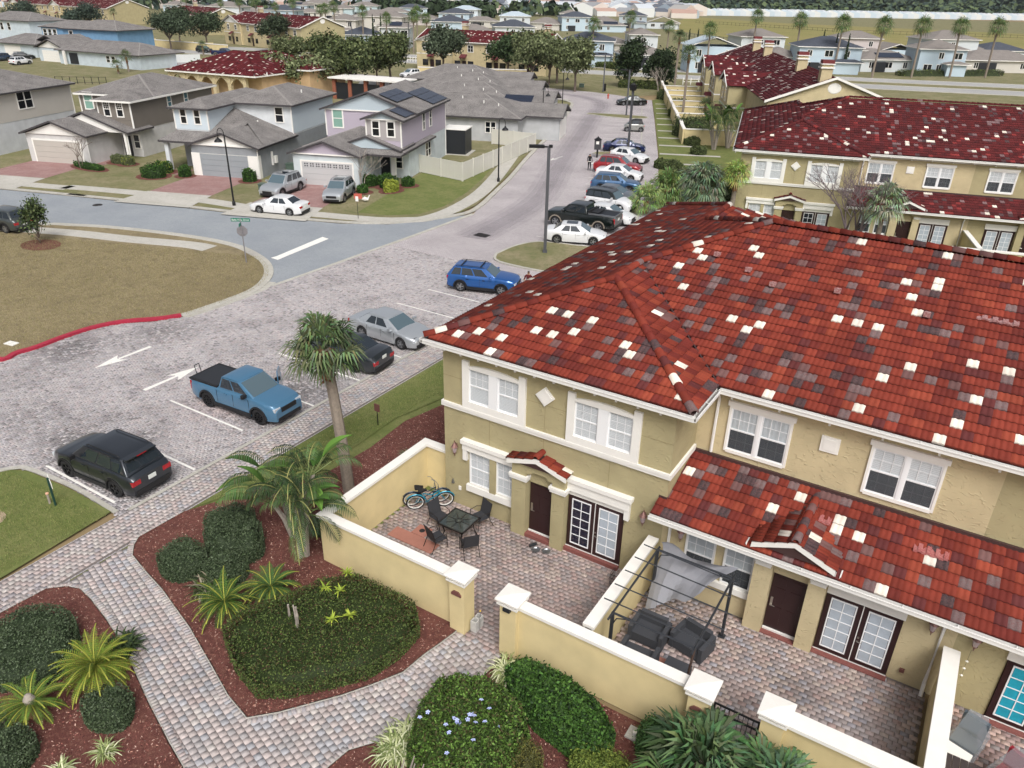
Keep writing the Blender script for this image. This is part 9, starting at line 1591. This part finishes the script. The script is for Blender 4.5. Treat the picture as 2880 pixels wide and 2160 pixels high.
for i in range(n + 1):
 for j in range(k_ + 1):
  u, v = i / n, j / k_; x = 2.35 * u * (1 - .35 * v * (u > .2)) + .1 * sin(v * 7) * .4; y = 3.35 + .25 * sin(v * 2) - .95 * v ** 1.6 + .12 * sin(u * 9 + v * 4); z = GZ + .12 - (2.0 * v ** 1.25) * (1 - .62 * u) - .1 * sin(u * pi) * (1 - v) + .05 * sin(u * 14); pts[i, j] = (x, y, max(.1, z))
for i in range(n):
 for j in range(k_): g.face([pts[i, j], pts[i+1, j], pts[i+1, j+1], pts[i, j+1]])
cn = g.build('fallen_canopy', m_fab, smooth=1.2, loc=(GX0, GY0, 0)); tag(cn, 'grey fabric canopy slipped off its bars and hanging to the ground', 'canopy')
m_rat = mat('charcoal_rattan', '#3c3e43', .85, noise=(50, .35))
def sofa(label, x, y, rz, w_=.82):
 T = thing('armchair', label, 'armchair', (x, y, 0), rz, 'rattan armchairs under the gazebo'); part(MB().box(-w_/2, w_/2, -.36, .36, .05, .36), 'seat', m_rat, T); part(MB().box(-w_/2, w_/2, .26, .40, .05, .68), 'backrest', m_rat, T)
 for s in (-1, 1): part(MB().box(*sorted((s * w_/2, s * (w_/2 + .12))), -.38, .4, .03, .56), 'armrest', m_rat, T)
sofa('charcoal rattan armchair nearest the dividing wall', -5.2, 16.55, radians(0)); sofa('charcoal rattan armchair right of its twin', -4.0, 16.85, radians(-12)); sofa('charcoal rattan footstool chair nearest the front wall', -5.1, 15.45, radians(182))
T = thing('coffee_table', 'low charcoal rattan table with red slab beside it', 'table', (-4.0, 15.6, 0)); part(MB().box(-.35, .35, -.3, .3, .1, .38), 'table_body', m_rat, T); T = thing('paving_slab', 'terracotta slab between the rattan seats', 'slab', (-4.55, 15.7, .012)); part(MB().box(-.25, .25, -.35, .35, 0, .02), 'slab', m_slab, T)
# gate, wrapped chairs, covers in the right hand patios
T = thing('iron_gate', 'black iron bar gate between the gate pillars at the bottom', 'gate', (-2.55, 13.95, 0)); 
for x in (0.02, 1.1): part(MB().box(x, x + .045, -.02, .02, .05, 1.6), 'gate_stile', m_blk, T)
for z in (.08, 1.3, 1.56): part(MB().box(.065, 1.1, -.018, .018, z, z + .04), 'gate_rail', m_blk, T)
for i in range(8): part(MB().box(.17 + i * .115, .185 + i * .115, -.008, .008, .12, 1.56), 'gate_bar', m_blk, T)
part(MB().box(.06, .2, -.05, .05, 1.0, 1.2), 'lock_case', m_blk, T)
m_wrap = mat('clear_plastic', '#aab2b8', .12, alpha=.35, spec=.9); 
for x, y, rz, m, lab in ((3.95, 16.7, -.5, mat('crimson_cushion', '#8c1426', .7), 'red cushioned chair wrapped in clear plastic'), (3.0, 17.3, -.3, mat('dark_cushion', '#4a545d', .8), 'dark chair wrapped in clear plastic against the dividing wall')):
 T = thing('wrapped_chair', lab, 'chair', (x, y, 0), rz, 'plastic wrapped chairs'); part(MB().box(-.3, .3, -.3, .3, .3, .5), 'seat', m, T); b = MB(); b.box(-.3, .3, .22, .34, .5, 1.05); part(b, 'backrest', m, T); b = MB(); b.xprism([(-.36, .25), (.36, .25), (.38, .6), (.2, 1.15), (-.22, 1.1), (-.38, .6)], -.36, .38); part(b, 'plastic_wrap', m_wrap, T)
 for a in (-.28, .28):
  for c in (-.28, .28): part(MB().tube([(a, c, 0), (a, c, .3)], .015, 5), 'leg', m_blk, T)
T = thing('patio_table', 'dark slatted wooden table by the right dividing wall', 'table', (3.15, 15.6, 0))
for i in range(7): part(MB().box(-.6 + i * .17, -.44 + i * .17, -.8, .8, .68, .71), 'slat', mat('dark_slat', '#3a3231', .7, noise=(8, .2)), T)
for a in (-.5, .5):
 for c in (-.7, .7): part(MB().tube([(a, c, 0), (a, c, .68)], .03, 5), 'leg', m_dk, T)
T = thing('storage_box', 'white box between wrapped chairs and slatted table', 'box', (2.8, 16.65, 0), -.3); part(MB().box(-.3, .3, -.25, .25, .0, .55), 'box_body', m_wht, T)
T = thing('lounge_chair', 'dark framed lounge chair with pale grey cushions at the right edge', 'chair', (5.1, 15.7, 0), radians(-75)); part(MB().box(-.35, .35, -.4, .35, .3, .45), 'seat_cushion', m_fab, T); b = MB(); b.face([(-.35, .3, .4), (.35, .3, .4), (.35, .5, 1.0), (-.35, .5, 1.0)]); b.box(-.35, .35, .33, .48, .42, .98); part(b, 'back_cushion', mat('pale_cushion', '#a9b0b8', .9), T)
for s in (-1, 1): b = MB(); b.tube([(s * .4, -.4, 0), (s * .4, -.4, .55), (s * .4, .45, .55), (s * .4, .55, 0)], .02, 5); part(b, 'armrest', m_blk, T)
T = thing('grill_cover', 'crumpled black cover lying against the wall corner', 'cover', (1.25, 14.85, 0), -.35); b = MB(); b.tube([(-.6, .1, .25), (-.3, 0, .35), (.1, .05, .32), (.6, -.1, .28)], [.2, .3, .33, .22], 9); part(b, 'black_cover', mat('black_tarp', '#17181c', .6, bump=(6, 1)), T)
T = thing('wind_chime', 'white shell wind chime hanging under the lantern', 'wind chime', (2.6, 18.75, 2.05)); part(MB().tube([(0, 0, 0), (0, 0, -1.0)], .004, 3), 'cord', m_dk, T)
for i in range(3): part(MB().lathe([(0, .04), (.04, 0), (0, -.03)], 7, (0, 0, -.4 - .25 * i)), 'shell', m_wht, T)
T = thing('spigot', 'brown hose tap box low on the cream wall', 'tap', (1.3, 18.88, .45)); part(MB().box(-.06, .06, -.06, 0, -.06, .06), 'tap_body', m_plq, T); T = thing('outlet_cover', 'small white outlet cover on the olive wall beside the bicycles', 'socket', (-13.65, 18.89, .75)); part(MB().box(-.05, .05, -.04, 0, -.08, .08), 'cover', m_wht, T); T = thing('vent_hood', 'small metal vent hood above the bicycles', 'vent', (-13.95, 18.89, .95)); part(MB().xprism([(-.05, -.08), (.05, -.08), (0, .1)], -.07, 0), 'hood', m_rims, T)
# fallen leaves on the paving
scatter_polys('fallen_leaves', [[(-15, 15.2), (-13, 15.2), (-13, 18.7), (-15, 18.7)], [(-15.2, 14.1), (-6.4, 14.1), (-6.4, 18.8), (-15.2, 18.8)], [(-29, 12), (-24, 12), (-24, 40), (-29, 40)], [(-39, 16), (-34, 16), (-34, 30), (-38, 28)], [(-21.5, 9), (-15, 8.4), (-12, 6), (-20, 9)]], 500, .014, .03, ['#4a382c', '#5d4a38', '#3a2c24', '#7a6248'], 21)
